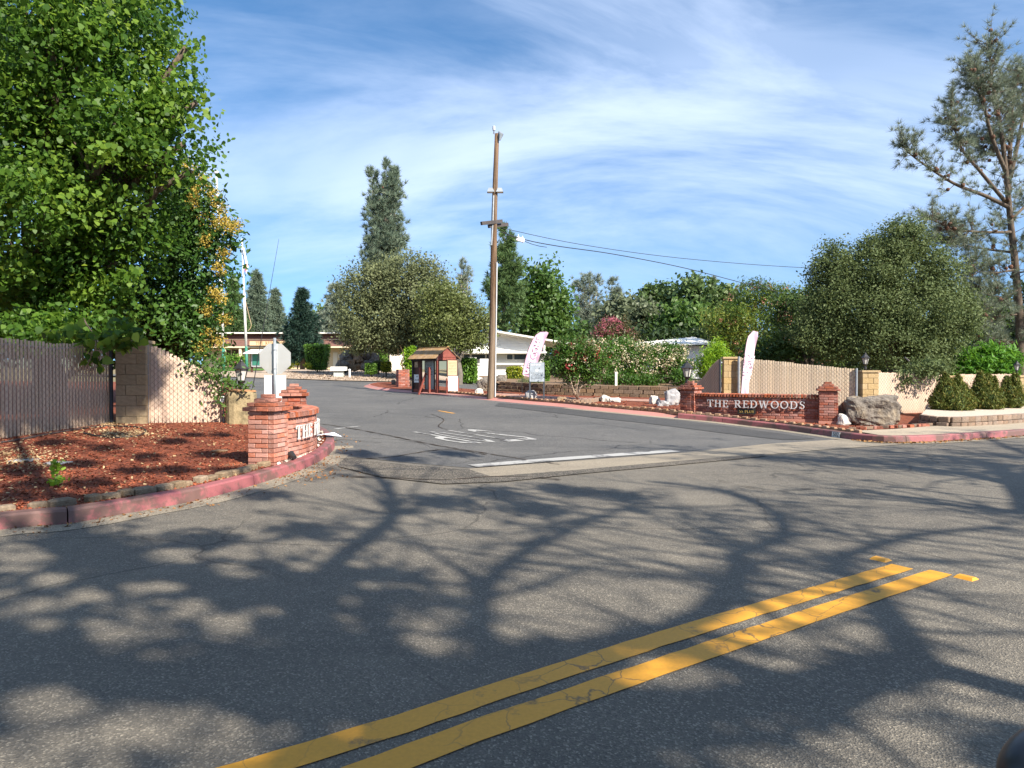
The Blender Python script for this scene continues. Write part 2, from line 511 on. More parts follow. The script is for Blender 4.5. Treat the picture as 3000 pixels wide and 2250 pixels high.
FAR = [xy(G(*p)) for p in ((1452, 1124), (1340, 1120), (1180, 1121), (1000, 1117), (870, 1112), (740, 1108), (640, 1105))]
big = []
gs = 30
def grid_sheet(name, x0, x1, y0, y1, nx, ny, off, mat):
    vs, fs = [], []
    for j in range(ny + 1):
        for i in range(nx + 1):
            u = i / nx; w = j / ny
            x = x0 + (x1 - x0) * u; y = y0 + (y1 - y0) * w
            vs.append((x, y, gz(x, y) + off))
    for j in range(ny):
        for i in range(nx):
            a = j * (nx + 1) + i; fs.append((a, a + 1, a + nx + 2, a + nx + 1))
    return vs, fs
gm = MB()
gm.add(*grid_sheet('g', -120, 120, -80, 160, 120, 120, -.09, None))
for q in ((-2500, 2500, 160, 4000), (-2500, -120, -800, 160), (120, 2500, -800, 160), (-120, 120, -800, -80)):
    z = [gz(q[0], q[2]), gz(q[1], q[2])]
    a = 2.2 if q[2] == 160 else 0.0
    gm.add([(q[0], q[2], gz(q[0] if abs(q[0]) < 121 else 0, q[2]) - .09 if q[2] != 160 else 1.3), (q[1], q[2], -.09 if q[2] != 160 else 1.3), (q[1], q[3], 1.3 if q[3] > 150 else -.09), (q[0], q[3], 1.3 if q[3] > 150 else -.09)], [(0, 1, 2, 3)])
tag(gm.build('ground', 'dry_ground'), kind='structure')

tipL = LPATH.index(min(LPATH, key=lambda p: (p - xy(G(975, 1322))).length))
e0 = xy(G(1000, 1335)); e1 = xy(G(1380, 1372)); e2 = xy(G(1985, 1328)); e3 = xy(G(2300, 1300)); e4 = xy(G(2470, 1287))
iR = RPATH.index(min(RPATH, key=lambda p: (p - e4).length))
ext_r = RPATH[0]; ext_l = LPATH[0]
main_poly = LPATH[:tipL + 1] + [e0, e1, e2, e3] + RPATH[iR::-1] + [Vector((ext_r.x + 20, -60, 0)), Vector((-60, -60, 0))]
sheet('main_road', [(p.x, p.y) for p in main_poly], 0.0, 'road_asphalt')
side_poly = [e0] + LPATH[tipL + 1:] + [xy(G(600, 1112)), FAR[-1] + Vector((-14, 2, 0)), FAR[-1]] + FAR[::-1][1:] + ISL_BACK[::-1] + IPATH[::-1] + RPATH[::-1][1:len(RPATH) - iR] + [e3, e2, e1]
sheet('side_street', [(p.x, p.y) for p in side_poly], 0.004, 'street_asphalt', step=1.0)
ap_top = [G(1375, 1374), G(1985, 1329), G(2240, 1302), G(2440, 1289)]
ap_bot = [G(2640, 1303), G(2420, 1318), G(2150, 1342), G(1850, 1368), G(1600, 1388), G(1450, 1400), G(1380, 1400)]
sheet('concrete_apron', [(p.x, p.y) for p in ap_top + ap_bot], 0.008, 'apron_concrete')
rg = [G(1010, 1345), G(1180, 1362), G(1375, 1378), G(1440, 1398), G(1700, 1378), G(2000, 1351), G(2240, 1331), G(2245, 1338), G(2000, 1362), G(1700, 1390), G(1480, 1413), G(1300, 1420), G(1120, 1400), G(990, 1368)]
sheet('worn_gutter', [(p.x, p.y) for p in rg], 0.012, 'rough_gutter')

# ------------------------------------------------------------------ kerbs
def offset_path(path, d):
    out = []
    for i, p in enumerate(path):
        a = path[max(0, i - 1)]; b = path[min(len(path) - 1, i + 1)]
        t = (b - a).normalized(); out.append(p + Vector((-t.y, t.x, 0)) * d)
    return out
def kerb(name, path, side, prof, mat, seg=2.6):
    root = tag(empty(name), kind='structure')
    pts = resample(path, .22) + [path[-1]]
    per = max(2, int(seg / .22))
    i = 0
    while i < len(pts) - 2:
        chunk = pts[i:i + per + 1]
        if len(chunk) < 2: break
        b = MB(); rings = []
        for k, p in enumerate(chunk):
            a_ = pts[max(0, i + k - 1)]; b_ = pts[min(len(pts) - 1, i + k + 1)]
            t = (b_ - a_).normalized(); nrm = Vector((-t.y, t.x, 0)) * side
            q = p + t * (.006 if k == 0 else (-.006 if k == len(chunk) - 1 else 0))
            z = gz(p.x, p.y)
            rings.append([(q.x + nrm.x * u, q.y + nrm.y * u, z + w + (mnoise.noise(Vector((p.x * 3, p.y * 3, w * 9))) * .006 if w > 0 else 0)) for u, w in prof])
        n = len(prof)
        vs = [v for r in rings for v in r]; fs = []
        for k in range(len(rings) - 1):
            for j in range(n):
                f = (k * n + j, k * n + (j + 1) % n, (k + 1) * n + (j + 1) % n, (k + 1) * n + j)
                fs.append(f if side < 0 else f[::-1])
        fs.append(tuple(range(n))); fs.append(tuple(range(len(vs) - n, len(vs)))[::-1])
        b.add(vs, fs).build('kerb_segment', mat, root)
        i += per
    return root
std = [(0, -.12), (0, .0), (.012, .115), (.03, .135), (.15, .14), (.15, -.12)]
roll = [(0, -.12), (0, .0), (.18, .055), (.24, .085), (.32, .085), (.32, -.12)]
kerb('kerb_left', LPATH, 1, std, 'kerb_paint')
kerb('kerb_right', RPATH, -1, std, 'kerb_paint')
kerb('kerb_island', IPATH, -1, roll, 'kerb_paint_flat')
gut = [p for p in RPATH[32:]] + IPATH[:22]
go = offset_path(gut, .30)
sheet('gutter_strip', [(p.x, p.y) for p in gut + go[::-1]], 0.008, 'apron_concrete')
gl = LPATH[24:tipL + 6]
glo = offset_path(gl, -.32)
sheet('left_gutter_strip', [(p.x, p.y) for p in gl + glo[::-1]], 0.0045, 'apron_concrete')

# ------------------------------------------------------------------ planting beds
LB = offset_path(LPATH, .14)
bedL = [(p.x, p.y) for p in LB] + [(-24, 30), (-40, 20), (-40, -14)]
def mound_l(x, y): return gz(x, y) + .0
sheet('left_bed', bedL, .115, 'mulch', step=1.0)
IB = offset_path(IPATH, -.30); RB = offset_path(RPATH, -.14)
jR = RPATH.index(min(RPATH, key=lambda p: (p - xy(G(2620, 1297))).length))
jB = RPATH.index(min(RPATH, key=lambda p: (p - xy(G(2800, 1291))).length))
fence_pts = [at(2790, 22), at(2640, 21), at(2160, 22.6), at(2040, 24.5)]
wall_px = [(1985, 1166), (1900, 1164), (1800, 1161), (1700, 1159), (1600, 1155), (1530, 1150), (1462, 1146)]
WALL = catmull([xy(G(*p, .1)) for p in wall_px], 6)
bedR = [(p.x, p.y) for p in RB[jB:]] + [(p.x, p.y) for p in IB[1:]] + [(p.x, p.y) for p in ISL_BACK] + [(p.x, p.y + .3) for p in WALL[::-1]] + [(p.x, p.y) for p in fence_pts[::-1]]
sheet('right_bed', bedR, .10, 'mulch', step=1.0)
sw = [(p.x, p.y) for p in RB[4:jR + 4]]
sw_back = [G(p[0], p[1], .13) for p in ((2500, 1262), (2620, 1257), (2720, 1249), (2830, 1243), (2930, 1239), (3000, 1237), (3150, 1228))]
sheet('sidewalk', sw + [(p.x, p.y) for p in sw_back] + [(60, 52), (62, 44)], .132, 'sidewalk_concrete')
wk = [G(p[0], p[1], .1) for p in ((1440, 1152), (1530, 1156), (1600, 1161), (1700, 1166), (1800, 1168), (1900, 1171), (1960, 1176))]
wk2 = [G(p[0], p[1], .1) for p in ((1905, 1178), (1800, 1174), (1700, 1173), (1600, 1171), (1530, 1165), (1430, 1158))]
sheet('brick_walkway', [(p.x, p.y) for p in wk + wk2], .115, 'brick_walk')
WB = offset_path(WALL, -.05)
yard = [(p.x, p.y + .12) for p in WALL] + [(-2.5, 48), (8, 60), (22, 55), (16, 26), (7.5, 24.5)]
sheet('raised_yard', yard, .42, 'soil', step=2)
gb = [(p.x, p.y) for p in FAR] + [(p.x, p.y) for p in (at(640, 62), at(760, 60), at(820, 64), at(1180, 64), at(1340, 50), at(1450, 44))]
sheet('gravel_bed', gb, .05, 'gravel', step=2)
lw = [at(560, 47.5), at(700, 49), at(770, 51), at(790, 62), at(700, 66), at(520, 66)]
sheet('lawn', [(p.x, p.y) for p in lw], .09, 'lawn', step=2)

# ------------------------------------------------------------------ loose cover on the beds
def inside(poly, x, y):
    c = False; j = len(poly) - 1
    for i in range(len(poly)):
        if (poly[i][1] > y) != (poly[j][1] > y) and x < (poly[j][0] - poly[i][0]) * (y - poly[i][1]) / (poly[j][1] - poly[i][1]) + poly[i][0]: c = not c
        j = i
    return c
def scatter_chips(name, label, cat, mat, pts, smin, smax, seed, off, tilt=.6, parent=None, asp=2.2):
    rng = np.random.default_rng(seed); n = len(pts)
    P = np.array([(p[0], p[1], gz(p[0], p[1]) + off) for p in pts], np.float32)
    a = rng.uniform(0, 6.283, n); s = rng.uniform(smin, smax, n)
    t = np.stack([np.cos(a), np.sin(a), rng.normal(0, tilt * .5, n)], 1)
    b = np.stack([-np.sin(a), np.cos(a), rng.normal(0, tilt, n)], 1)
    L = s[:, None] * t; W = (s / asp)[:, None] * b
    up = np.zeros((n, 3)); up[:, 2] = s * .18
    q = np.stack([P - L - W * .6, P + L - W + up, P + L * .9 + W, P - L * .8 + W + up], 1)
    o = fast_polys(name, q, 4, mat, parent, rng.random(n))
    return tag(o, label, cat, kind='stuff')
rs = random.Random(5)
visL = []
for _ in range(26000):
    px = rs.uniform(-60, 960); py = 1235 + 330 * rs.random() ** 1.2
    p = G(px, py, .115)
    if inside(bedL, p.x, p.y): visL.append((p.x, p.y))
scatter_chips('mulch_chips', 'red bark chips spread over the left planting bed', 'mulch', 'chip', visL, .006, .02, 1, .125)
visR = []
for _ in range(6000):
    px = rs.uniform(1080, 2560); py = rs.uniform(1140, 1262)
    p = G(px, py, .10)
    if inside(bedR, p.x, p.y): visR.append((p.x, p.y))
scatter_chips('mulch_chips', 'red bark chips spread over the bed beside the entrance street', 'mulch', 'chip', visR, .015, .04, 2, .11)
lit = []
for k in range(700):
    i = rs.randrange(len(LPATH) - 30) ; p = LPATH[i] + (LPATH[i + 1] - LPATH[i]) * rs.random()
    q = offset_path([LPATH[i], LPATH[i + 1]], -abs(rs.gauss(0, .16)) - .02)[0]
    lit.append((q.x + rs.uniform(-.1, .1), q.y + rs.uniform(-.1, .1)))
for k in range(260):
    p = G(rs.gauss(890, 70), rs.gauss(1390, 14)); lit.append((p.x, p.y))
scatter_chips('fallen_leaves', 'dry brown leaves gathered in the gutter of the curved red kerb', 'leaf litter', 'litter', lit, .006, .020, 3, .010)
pale = []
for k in range(900):
    p = G(rs.uniform(0, 720), 1245 + 260 * rs.random() ** 1.4, .12)
    if inside(bedL, p.x, p.y): pale.append((p.x, p.y))
for k in range(1000):
    p = G(rs.gauss(360, 62), rs.gauss(1270, 9), .12); pale.append((p.x, p.y))
for k in range(900):
    p = G(rs.gauss(60, 80), rs.gauss(1345, 20), .12); pale.append((p.x, p.y))
for k in range(350):
    p = G(rs.gauss(330, 22), rs.gauss(1243, 4), .12); pale.append((p.x, p.y))
scatter_chips('dry_leaf_litter', 'pale dry leaves and gravel scattered on the left bed', 'leaf litter', 'pale_litter', pale, .008, .024, 4, .135)
peb = []
for k in range(2200):
    u = rs.random(); p = G(840 + 90 * u + rs.gauss(0, 12), 1372 - 105 * u + rs.gauss(0, 7), .13)
    if inside(bedL, p.x, p.y): peb.append((p.x, p.y))
scatter_chips('white_pebbles', 'white pebbles along the foot of the curved brick sign', 'pebbles', 'white_pebble', peb, .012, .026, 6, .135, asp=1.3)
gr = []
for k in range(4200):
    p = G(rs.uniform(840, 1180), rs.uniform(1088, 1119), .05)
    if inside(gb, p.x, p.y): gr.append((p.x, p.y))
pmat('gravel_stone', (.40, .31, .23), (.24, .18, .135), 1.1, .95, lo=.42, hi=.58)
scatter_chips('gravel_stones', 'tan gravel stones on the far bed in front of the clubhouse', 'gravel', 'gravel_stone', gr, .012, .045, 7, .075, asp=1.3)
swl = []
for k in range(600):
    i = rs.randrange(32, jR + 10); q = offset_path([RPATH[i], RPATH[i + 1]], abs(rs.gauss(0, .08)) + .02)[0]
    swl.append((q.x + rs.uniform(-.3, .3) * .2, q.y + rs.uniform(-.1, .1)))
scatter_chips('gutter_debris', 'dry debris along the pink kerb by the sidewalk', 'leaf litter', 'litter', swl, .012, .03, 8, .015)

# ------------------------------------------------------------------ painted markings and road studs
def strip(name, c, w, off, mat, label, cat, jit=.004, seed=0):
    rng = random.Random(seed); pts = resample(c, .12); b = MB(); vs = []; fs = []
    for i, p in enumerate(pts):
        a = pts[max(0, i - 1)]; d = pts[min(len(pts) - 1, i + 1)]; t = (d - a).normalized(); n = Vector((-t.y, t.x, 0))
        for s in (-1, 1):
            q = p + n * s * (w / 2 + rng.uniform(-jit, jit)); vs.append((q.x, q.y, gz(q.x, q.y) + off))
    for i in range(len(pts) - 1): fs.append((2 * i, 2 * i + 1, 2 * i + 3, 2 * i + 2)[::-1])
    o = b.add(vs, fs).build(name, mat)
    for f in o.data.polygons: pass
    return tag(o, label, cat, kind='structure') if cat is None else tag(o, label, cat)
asphalt('patch_asphalt', (.062, .062, .062), (.045, .045, .046), (.085, .084, .08), .35, .3)
pp_ = [G(*p) for p in ((1460, 1181), (1640, 1197), (1850, 1218), (1985, 1232), (2150, 1252), (2300, 1273), (2390, 1287), (2300, 1290), (2120, 1270), (1950, 1248), (1750, 1226), (1560, 1203), (1450, 1190))]
sheet('asphalt_patch', [(p.x, p.y) for p in pp_], .0125, 'patch_asphalt', step=1.0)
pmat('crack_fill', (.022, .018, .015), (.05, .032, .02), 9, .9)
for i_, (w_, pts_) in enumerate(((.035, [(905, 1240), (1000, 1252), (1130, 1275), (1260, 1302), (1400, 1325), (1560, 1350), (1640, 1362)]), (.03, [(1000, 1345), (1120, 1343), (1250, 1325), (1330, 1318), (1420, 1335)]), (.05, [(1000, 1395), (1150, 1402), (1300, 1406), (1460, 1398), (1600, 1402), (1640, 1410)]), (.02, [(1260, 1215), (1300, 1230), (1290, 1250), (1310, 1262)]), (.015, [(2100, 1410), (2260, 1440), (2400, 1432), (2560, 1450)]), (.02, [(1120, 1300), (1000, 1290), (960, 1300)]))):
    strip('road_crack', catmull([xy(G(px + rs.uniform(-6, 6), py + rs.uniform(-2, 2))) for px, py in pts_], 5), w_, .0145, 'crack_fill', None, None, w_ * .45, 40 + i_)['kind'] = 'structure'
def mid(a, b): return (xy(G(*a)) + xy(G(*b))) / 2
y1 = [mid((665, 2250), (848, 2250)), mid((1080, 2122), (1250, 2130)), mid((1500, 1987), (1500, 2041)), mid((2060, 1815), (2110, 1840)), mid((2626, 1649), (2697, 1663))]
y2 = [mid((997, 2250), (1225, 2250)), mid((1290, 2145), (1400, 2178)), mid((1500, 2073), (1500, 2141)), mid((2150, 1856), (2200, 1890)), mid((2734, 1667), (2799, 1683))]
y1 = [y1[0] + (y1[0] - y1[1])] + y1; y2 = [y2[0] + (y2[0] - y2[1])] + y2
strip('yellow_centre_line', catmull(y1, 10), .150, .005, 'yellow_paint', 'yellow painted centre line nearer the brick signs, of the two', 'road marking', seed=1)
strip('yellow_centre_line', catmull(y2, 10), .150, .005, 'yellow_paint', 'yellow painted centre line nearer the viewer, of the two', 'road marking', seed=2)
sl = [xy(G(1385, 1368)), xy(G(1600, 1350)), xy(G(1985, 1322))]
strip('stop_line', catmull(sl, 8), .30, .016, 'white_paint', 'worn white stop line across the end of the entrance street', 'road marking', .012, 3)
strip('worn_yellow_dash', [xy(G(1285, 1204)), xy(G(1330, 1212))], .10, .010, 'yellow_paint', 'short faded yellow dash on the entrance street', 'road marking', .01, 4)
strip('worn_white_line', [xy(G(980, 1258)), xy(G(1065, 1248))], .07, .010, 'white_paint', 'thin worn white line beside the far end of the curved sign', 'road marking', .015, 5)
pmat('stud_amber', (.75, .36, .03), (.62, .28, .02), 5, .35, 0, spec=.5)
for (px, py, lab) in ((2580, 1640, 'small amber road stud beyond the end of the upper yellow line'), (2830, 1694, 'small amber road stud beside the end of the lower yellow line')):
    g = G(px, py)
    b = MB(); L, W, H = .06, .05, .017
    b.add([(-L, -W, 0), (L, -W, 0), (L, W, 0), (-L, W, 0), (-L * .8, -W * .45, H), (L * .8, -W * .45, H), (L * .8, W * .45, H), (-L * .8, W * .45, H)],
          [(0, 3, 2, 1), (4, 5, 6, 7), (0, 1, 5, 4), (1, 2, 6, 5), (2, 3, 7, 6), (3, 0, 4, 7)])
    o = b.build('road_stud', 'stud_amber'); o.location = g; o.rotation_euler = (0, 0, R(-58)); tag(o, lab, 'road stud', 'amber road studs')
# STOP on the carriageway, read by drivers leaving
pa, pb, pc = xy(G(1545, 1290)), xy(G(1195, 1300)), xy(G(1240, 1258))
cen = xy(G(1380, 1279))
stopw = tag(empty('stop_lettering', (cen.x, cen.y, 0), label='worn white STOP letters painted on the entrance street', cat='road marking'))
ax = Vector((.87, .49, 0))
ay = Vector((-.76, .65, 0))
me_list = 'STOP'
for k, ch in enumerate(me_list):
    me = solid_text(ch, 1.0)
    xs = [v.co.x for v in me.vertices]; ys = [v.co.y for v in me.vertices]
    w, h = max(xs) - min(xs), max(ys) - min(ys); mx, my = (max(xs) + min(xs)) / 2, (max(ys) + min(ys)) / 2
    bm = bmesh.new(); bm.from_mesh(me)
    bmesh.ops.triangulate(bm, faces=bm.faces[:])
    for v in bm.verts:
        u = (v.co.x - mx) / w * .36; q = (v.co.y - my) / h * 1.9
        u = -(u + (k - 1.5) * .46); q = -q
        p = cen + ax * u + ay * q
        v.co = Vector((p.x - cen.x, p.y - cen.y, gz(p.x, p.y) + .013))
    bm.to_mesh(me); bm.free()
    link('letter', me, 'white_paint', stopw)

# ------------------------------------------------------------------ materials for built things
pmat('brick_pink', (.44, .19, .135), (.35, .125, .082), 2.5, .9, .5, 18, rnd=.30, c3=(.50, .30, .24), s3=1.6, lo3=.52, hi3=.72, bdist=.01)
pmat('brick_red', (.32, .112, .078), (.24, .075, .05), 2.5, .9, .5, 18, rnd=.32, c3=(.42, .25, .20), s3=1.6, lo3=.50, hi3=.72, bdist=.01)
pmat('brick_cap', (.37, .125, .07), (.27, .08, .048), 2.5, .9, .5, 18, rnd=.28, c3=(.12, .065, .045), s3=2.0, lo3=.5, hi3=.72, bdist=.01)
pmat('mortar', (.30, .15, .115), (.22, .10, .075), 12, .95, .6, 60)
pmat('footing', (.46, .22, .165), (.38, .165, .12), 3, .9, .3, 25)
pmat('white_enamel', (.64, .64, .62), (.54, .53, .51), 5, .45, spec=.4)
pmat('letter_grey', (.60, .61, .62), (.50, .51, .52), 8, .4, spec=.5)
pmat('plaque_black', (.02, .022, .02), (.035, .035, .03), 8, .5)
pmat('gold_paint', (.48, .36, .12), (.40, .29, .09), 8, .45)
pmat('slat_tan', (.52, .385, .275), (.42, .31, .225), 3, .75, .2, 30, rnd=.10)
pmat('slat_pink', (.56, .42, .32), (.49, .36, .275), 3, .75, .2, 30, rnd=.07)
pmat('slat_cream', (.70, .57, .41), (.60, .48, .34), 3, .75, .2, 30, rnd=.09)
pmat('link_wire', (.22, .17, .14), (.16, .13, .11), 10, .6)
pmat('galv', (.30, .33, .36), (.22, .25, .28), 9, .5, metal=.35, spec=.5)
pmat('galv_dark', (.075, .085, .10), (.05, .055, .065), 9, .5, metal=.3)
pmat('sign_back', (.62, .62, .60), (.56, .56, .54), 2.5, .35, metal=.55, spec=.5)
pmat('block_tan', (.33, .25, .15), (.26, .195, .115), 5, .95, .5, 50, rnd=.10)  # whole tone darkened in place of tree shade missing on the left pillar
pmat('block_gold', (.48, .35, .18), (.38, .27, .13), 5, .95, .5, 50, rnd=.12)
pmat('stone_ped', (.33, .26, .15), (.20, .16, .09), 7, .95, .8, 30, c3=(.12, .10, .06), s3=4, lo3=.55, hi3=.7)
pmat('ped_top', (.36, .19, .09), (.25, .13, .06), 9, .95, .5, 40)
pmat('lamp_black', (.018, .018, .02), (.028, .027, .027), 12, .45, spec=.5)
pmat('lamp_glass', (.50, .49, .45), (.42, .41, .37), 6, .25, spec=.5)
pmat('wood_pole', (.175, .105, .06), (.075, .045, .027), 7, .9, .9, 30, stretch=(5, 5, .22), lo=.42, hi=.58, c3=(.24, .185, .135), s3=.7, lo3=.48, hi3=.66)
pmat('wood_dark', (.05, .036, .034), (.035, .026, .026), 5, .85, .4, 30, stretch=(5, 5, .5))
pmat('wood_red', (.25, .07, .05), (.17, .045, .034), 5, .85, .3, 30, rnd=.08)
pmat('wood_plank', (.11, .055, .038), (.07, .034, .026), 6, .9, .4, 30, stretch=(6, 6, .5), rnd=.2)
pmat('wood_arm', (.075, .065, .065), (.05, .045, .045), 6, .9, .4, 30)
pmat('shake', (.36, .23, .105), (.26, .155, .07), 5, .9, .4, 30, rnd=.18)
pmat('board_grey', (.42, .45, .42), (.36, .39, .37), 5, .6)
pmat('board_tan', (.48, .36, .23), (.42, .31, .19), 5, .7)
pmat('board_white', (.78, .78, .76), (.72, .72, .70), 3, .6)
pmat('print_dark', (.03, .035, .045), None, rough=.7)
pmat('print_faint', (.45, .47, .52), None, rough=.7)
pmat('print_brown', (.22, .10, .045), None, rough=.7)
pmat('flag_pink', (.66, .38, .50), (.70, .44, .56), 3, .7)
pmat('flag_pink_pale', (.68, .46, .55), (.74, .55, .63), 3, .7)
pmat('flag_white', (.86, .84, .86), None, rough=.7)
pmat('alum_board', (.36, .41, .47), (.50, .55, .60), 4, .3, metal=.35, stretch=(1, 1, 2.2), spec=.5)
pmat('pole_green', (.045, .20, .14), (.035, .16, .11), 5, .5)
pmat('insulator', (.55, .56, .58), (.48, .49, .51), 6, .3, spec=.5)
pmat('wire_black', (.022, .024, .028), None, rough=.6)
pmat('rubber_black', (.012, .012, .013), None, rough=.6)

BR = {k: [chamfer_box('brick', .05, k, .035, s) for s in range(4)] for k in ('brick_pink', 'brick_red', 'brick_cap')}
COPE = {k: [chamfer_box('coping_brick', .16, k, .03, s + 9) for s in range(3)] for k in ('brick_red', 'brick_cap')}
rb = random.Random(11)
def brick(kind, parent, loc, rz, s, name='brick'):
    src = COPE if name == 'coping_brick' else BR
    return piece(name, rb.choice(src[kind]), parent, TRS(loc, rz + rb.uniform(-.008, .008), s))
def course_ring(kind, parent, c, W, z, h, ang, off, t=.095, joint=.010, prot=0.0):
    L = W - t
    for side in range(4):
        a = ang + side * math.pi / 2
        ux, uy = Vector((math.cos(a), math.sin(a))), Vector((-math.sin(a), math.cos(a)))
        x = -W / 2; end = W / 2 - t
        first = off if off > .02 else .21
        seg = first
        while x < end - .015:
            e = min(x + seg, end)
            if end - e < .05: e = end
            m = (x + e) / 2
            jit = rb.uniform(-.003, .003)
            p = Vector((c[0], c[1])) + ux * m + uy * (-(W / 2 - t / 2) + jit)
            brick(kind, parent, (p.x, p.y, z + h / 2), a, (e - x - joint, t, h - joint))
            x = e; seg = .21
def brick_pillar(root, c, W, z0, z1, ang, kind, tiers, ch=.066, foot=None):
    """c is x,y in the root's space; z0..z1 the shaft."""
    core = MB().box((c[0], c[1], (z0 + z1) / 2), (W - .035, W - .035, z1 - z0), ang).build('pillar', 'mortar', root)
    if foot:
        MB().box((c[0], c[1], (foot[0] + foot[1]) / 2), (W + .012, W + .012, foot[1] - foot[0]), ang).build('footing', 'footing', core)
    z = foot[1] if foot else z0
    k = 0
    while z < z1 - .03:
        course_ring(kind, core, c, W, z, min(ch, z1 - z), ang, (0, .11)[k % 2]); z += ch; k += 1
    z = z1
    cap = MB()
    for w, h in tiers[:-1]:
        cap.box((c[0], c[1], z + h / 2), (w - .05, w - .05, h - .004), ang); z += h
    cap = cap.build('pillar_cap', 'mortar', root)
    z = z1
    for i, (w, h) in enumerate(tiers):
        if i == len(tiers) - 1 or w < .25:
            brick('brick_cap', cap, (c[0], c[1], z + h / 2), ang, (w, max(.1, w * .55), h - .006))
        else:
            course_ring('brick_cap', cap, c, w, z, h, ang, (.0, .12)[i % 2], t=min(.11, w * .42))
        z += h
    return core

# ---- serif capitals as solid strokes
def _stroke(pts, wid):
    P = [Vector((p[0], p[1])) for p in pts]; out = []
    if not hasattr(wid, '__len__'): wid = [wid] * len(P)
    L = []; Rr = []
    for i, p in enumerate(P):
        a = P[max(0, i - 1)]; b = P[min(len(P) - 1, i + 1)]; d = (b - a).normalized(); n = Vector((-d.y, d.x)) * wid[i] / 2
        L.append(p + n); Rr.append(p - n)
    for i in range(len(P) - 1): out.append([L[i], Rr[i], Rr[i + 1], L[i + 1]])
    return out
def _rect(x0, y0, x1, y1): return [[Vector((x0, y0)), Vector((x1, y0)), Vector((x1, y1)), Vector((x0, y1))]]
def _arc(cx, cy, rx, ry, a0, a1, n, wf):
    pts, ws = [], []
    for i in range(n + 1):
        a = R(a0 + (a1 - a0) * i / n); pts.append((cx + rx * math.cos(a), cy + ry * math.sin(a))); ws.append(wf(a))
    return _stroke(pts, ws)
def glyph(ch):
    S, h = .15, .07                                  # stem and hairline
    if ch == 'T': return .82, _rect(.335, 0, .485, 1) + _rect(0, .93, .82, 1) + _rect(0, .74, .05, .94) + _rect(.77, .74, .82, .94) + _rect(.22, 0, .60, .05)
    if ch == 'H': return .98, sum([_rect(x, 0, x + S, 1) + _rect(x - .11, 0, x + S + .11, .05) + _rect(x - .11, .95, x + S + .11, 1) for x in (.13, .70)], []) + _rect(.2, .47, .8, .54)
    if ch == 'E': return .78, _rect(.13, 0, .28, 1) + _rect(.02, 0, .74, .06) + _rect(.02, .94, .72, 1) + _rect(.2, .48, .56, .54) + _rect(.70, 0, .75, .24) + _rect(.67, .78, .72, 1) + _rect(.53, .39, .57, .63)
    if ch == 'L': return .74, _rect(.13, 0, .28, 1) + _rect(.02, 0, .72, .06) + _rect(.02, .95, .40, 1) + _rect(.67, 0, .72, .26)
    w = lambda a: h + (S - h) * abs(math.cos(a))
    if ch == 'O': return 1.0, _arc(.5, .5, .42, .47, 0, 360, 28, w)
    if ch == 'D': return .96, _rect(.13, 0, .28, 1) + _rect(.02, 0, .45, .06) + _rect(.02, .94, .45, 1) + _arc(.42, .5, .43, .47, -90, 90, 14, w)
    if ch == 'P': return .78, _rect(.13, 0, .28, 1) + _rect(.02, 0, .40, .05) + _rect(.02, .94, .42, 1) + _arc(.40, .72, .29, .25, -90, 90, 12, w) + _rect(.2, .44, .42, .50)
    if ch == 'R': return .94, _rect(.13, 0, .28, 1) + _rect(.02, 0, .40, .05) + _rect(.02, .94, .42, 1) + _arc(.40, .73, .29, .24, -90, 90, 12, w) + _rect(.2, .46, .44, .52) + _stroke([(.42, .50), (.78, .02)], .15) + _rect(.72, 0, .94, .05)
    if ch == 'W': return 1.36, _stroke([(.14, .98), (.40, .0)], .15) + _stroke([(.40, .02), (.66, .98)], .07) + _stroke([(.62, .98), (.90, .0)], .15) + _stroke([(.90, .02), (1.18, .98)], .07) + _rect(0, .95, .32, 1) + _rect(.50, .95, .80, 1) + _rect(1.04, .95, 1.34, 1)
    if ch == 'U': return .92, _rect(.12, .3, .27, 1) + _rect(.02, .95, .38, 1) + _rect(.70, .3, .77, 1) + _rect(.58, .95, .88, 1) + _arc(.46, .32, .27, .29, 180, 360, 12, lambda a: h + (S - h) * max(0, -math.cos(a)))
    if ch == 'S':
        pts = [(.63, .78), (.56, .91), (.40, .965), (.22, .92), (.14, .77), (.20, .63), (.36, .54), (.54, .44), (.62, .28), (.54, .11), (.36, .035), (.20, .08), (.10, .22)]
        ws = [.06, .06, .07, .09, .12, .14, .16, .15, .13, .09, .07, .06, .06]
        return .72, _stroke(pts, ws) + _rect(.60, .70, .65, .96) + _rect(.07, .04, .12, .30)
    if ch == '5':
        return .64, _rect(.12, .92, .56, 1) + _stroke([(.16, .98), (.13, .52)], .07) + _arc(.30, .33, .24, .29, 140, -140, 16, lambda a: .07 + .07 * max(0, math.cos(a)))
    return .4, []
def glyph_mesh(ch, size, depth, bold=0.0):
    adv, polys = glyph(ch); b = MB()
    for i, q in enumerate(polys):
        d = depth + .0004 * (i % 7)
        m = sum(q, Vector((0, 0))) / len(q)
        n = len(q)
        pts = [m + (p - m) * (1 + bold) for p in q]
        vs = [(p.x * size, 0, p.y * size) for p in pts] + [(p.x * size, -d, p.y * size) for p in pts]
        fs = [tuple(range(n)), tuple(range(2 * n - 1, n - 1, -1))] + [(k, k + n, (k + 1) % n + n, (k + 1) % n) for k in range(n)]
        b.add(vs, fs)
    bm = bmesh.new(); me = b.mesh('letter'); bm.from_mesh(me)
    bmesh.ops.recalc_face_normals(bm, faces=bm.faces[:]); bm.to_mesh(me); bm.free()
    return adv * size, me

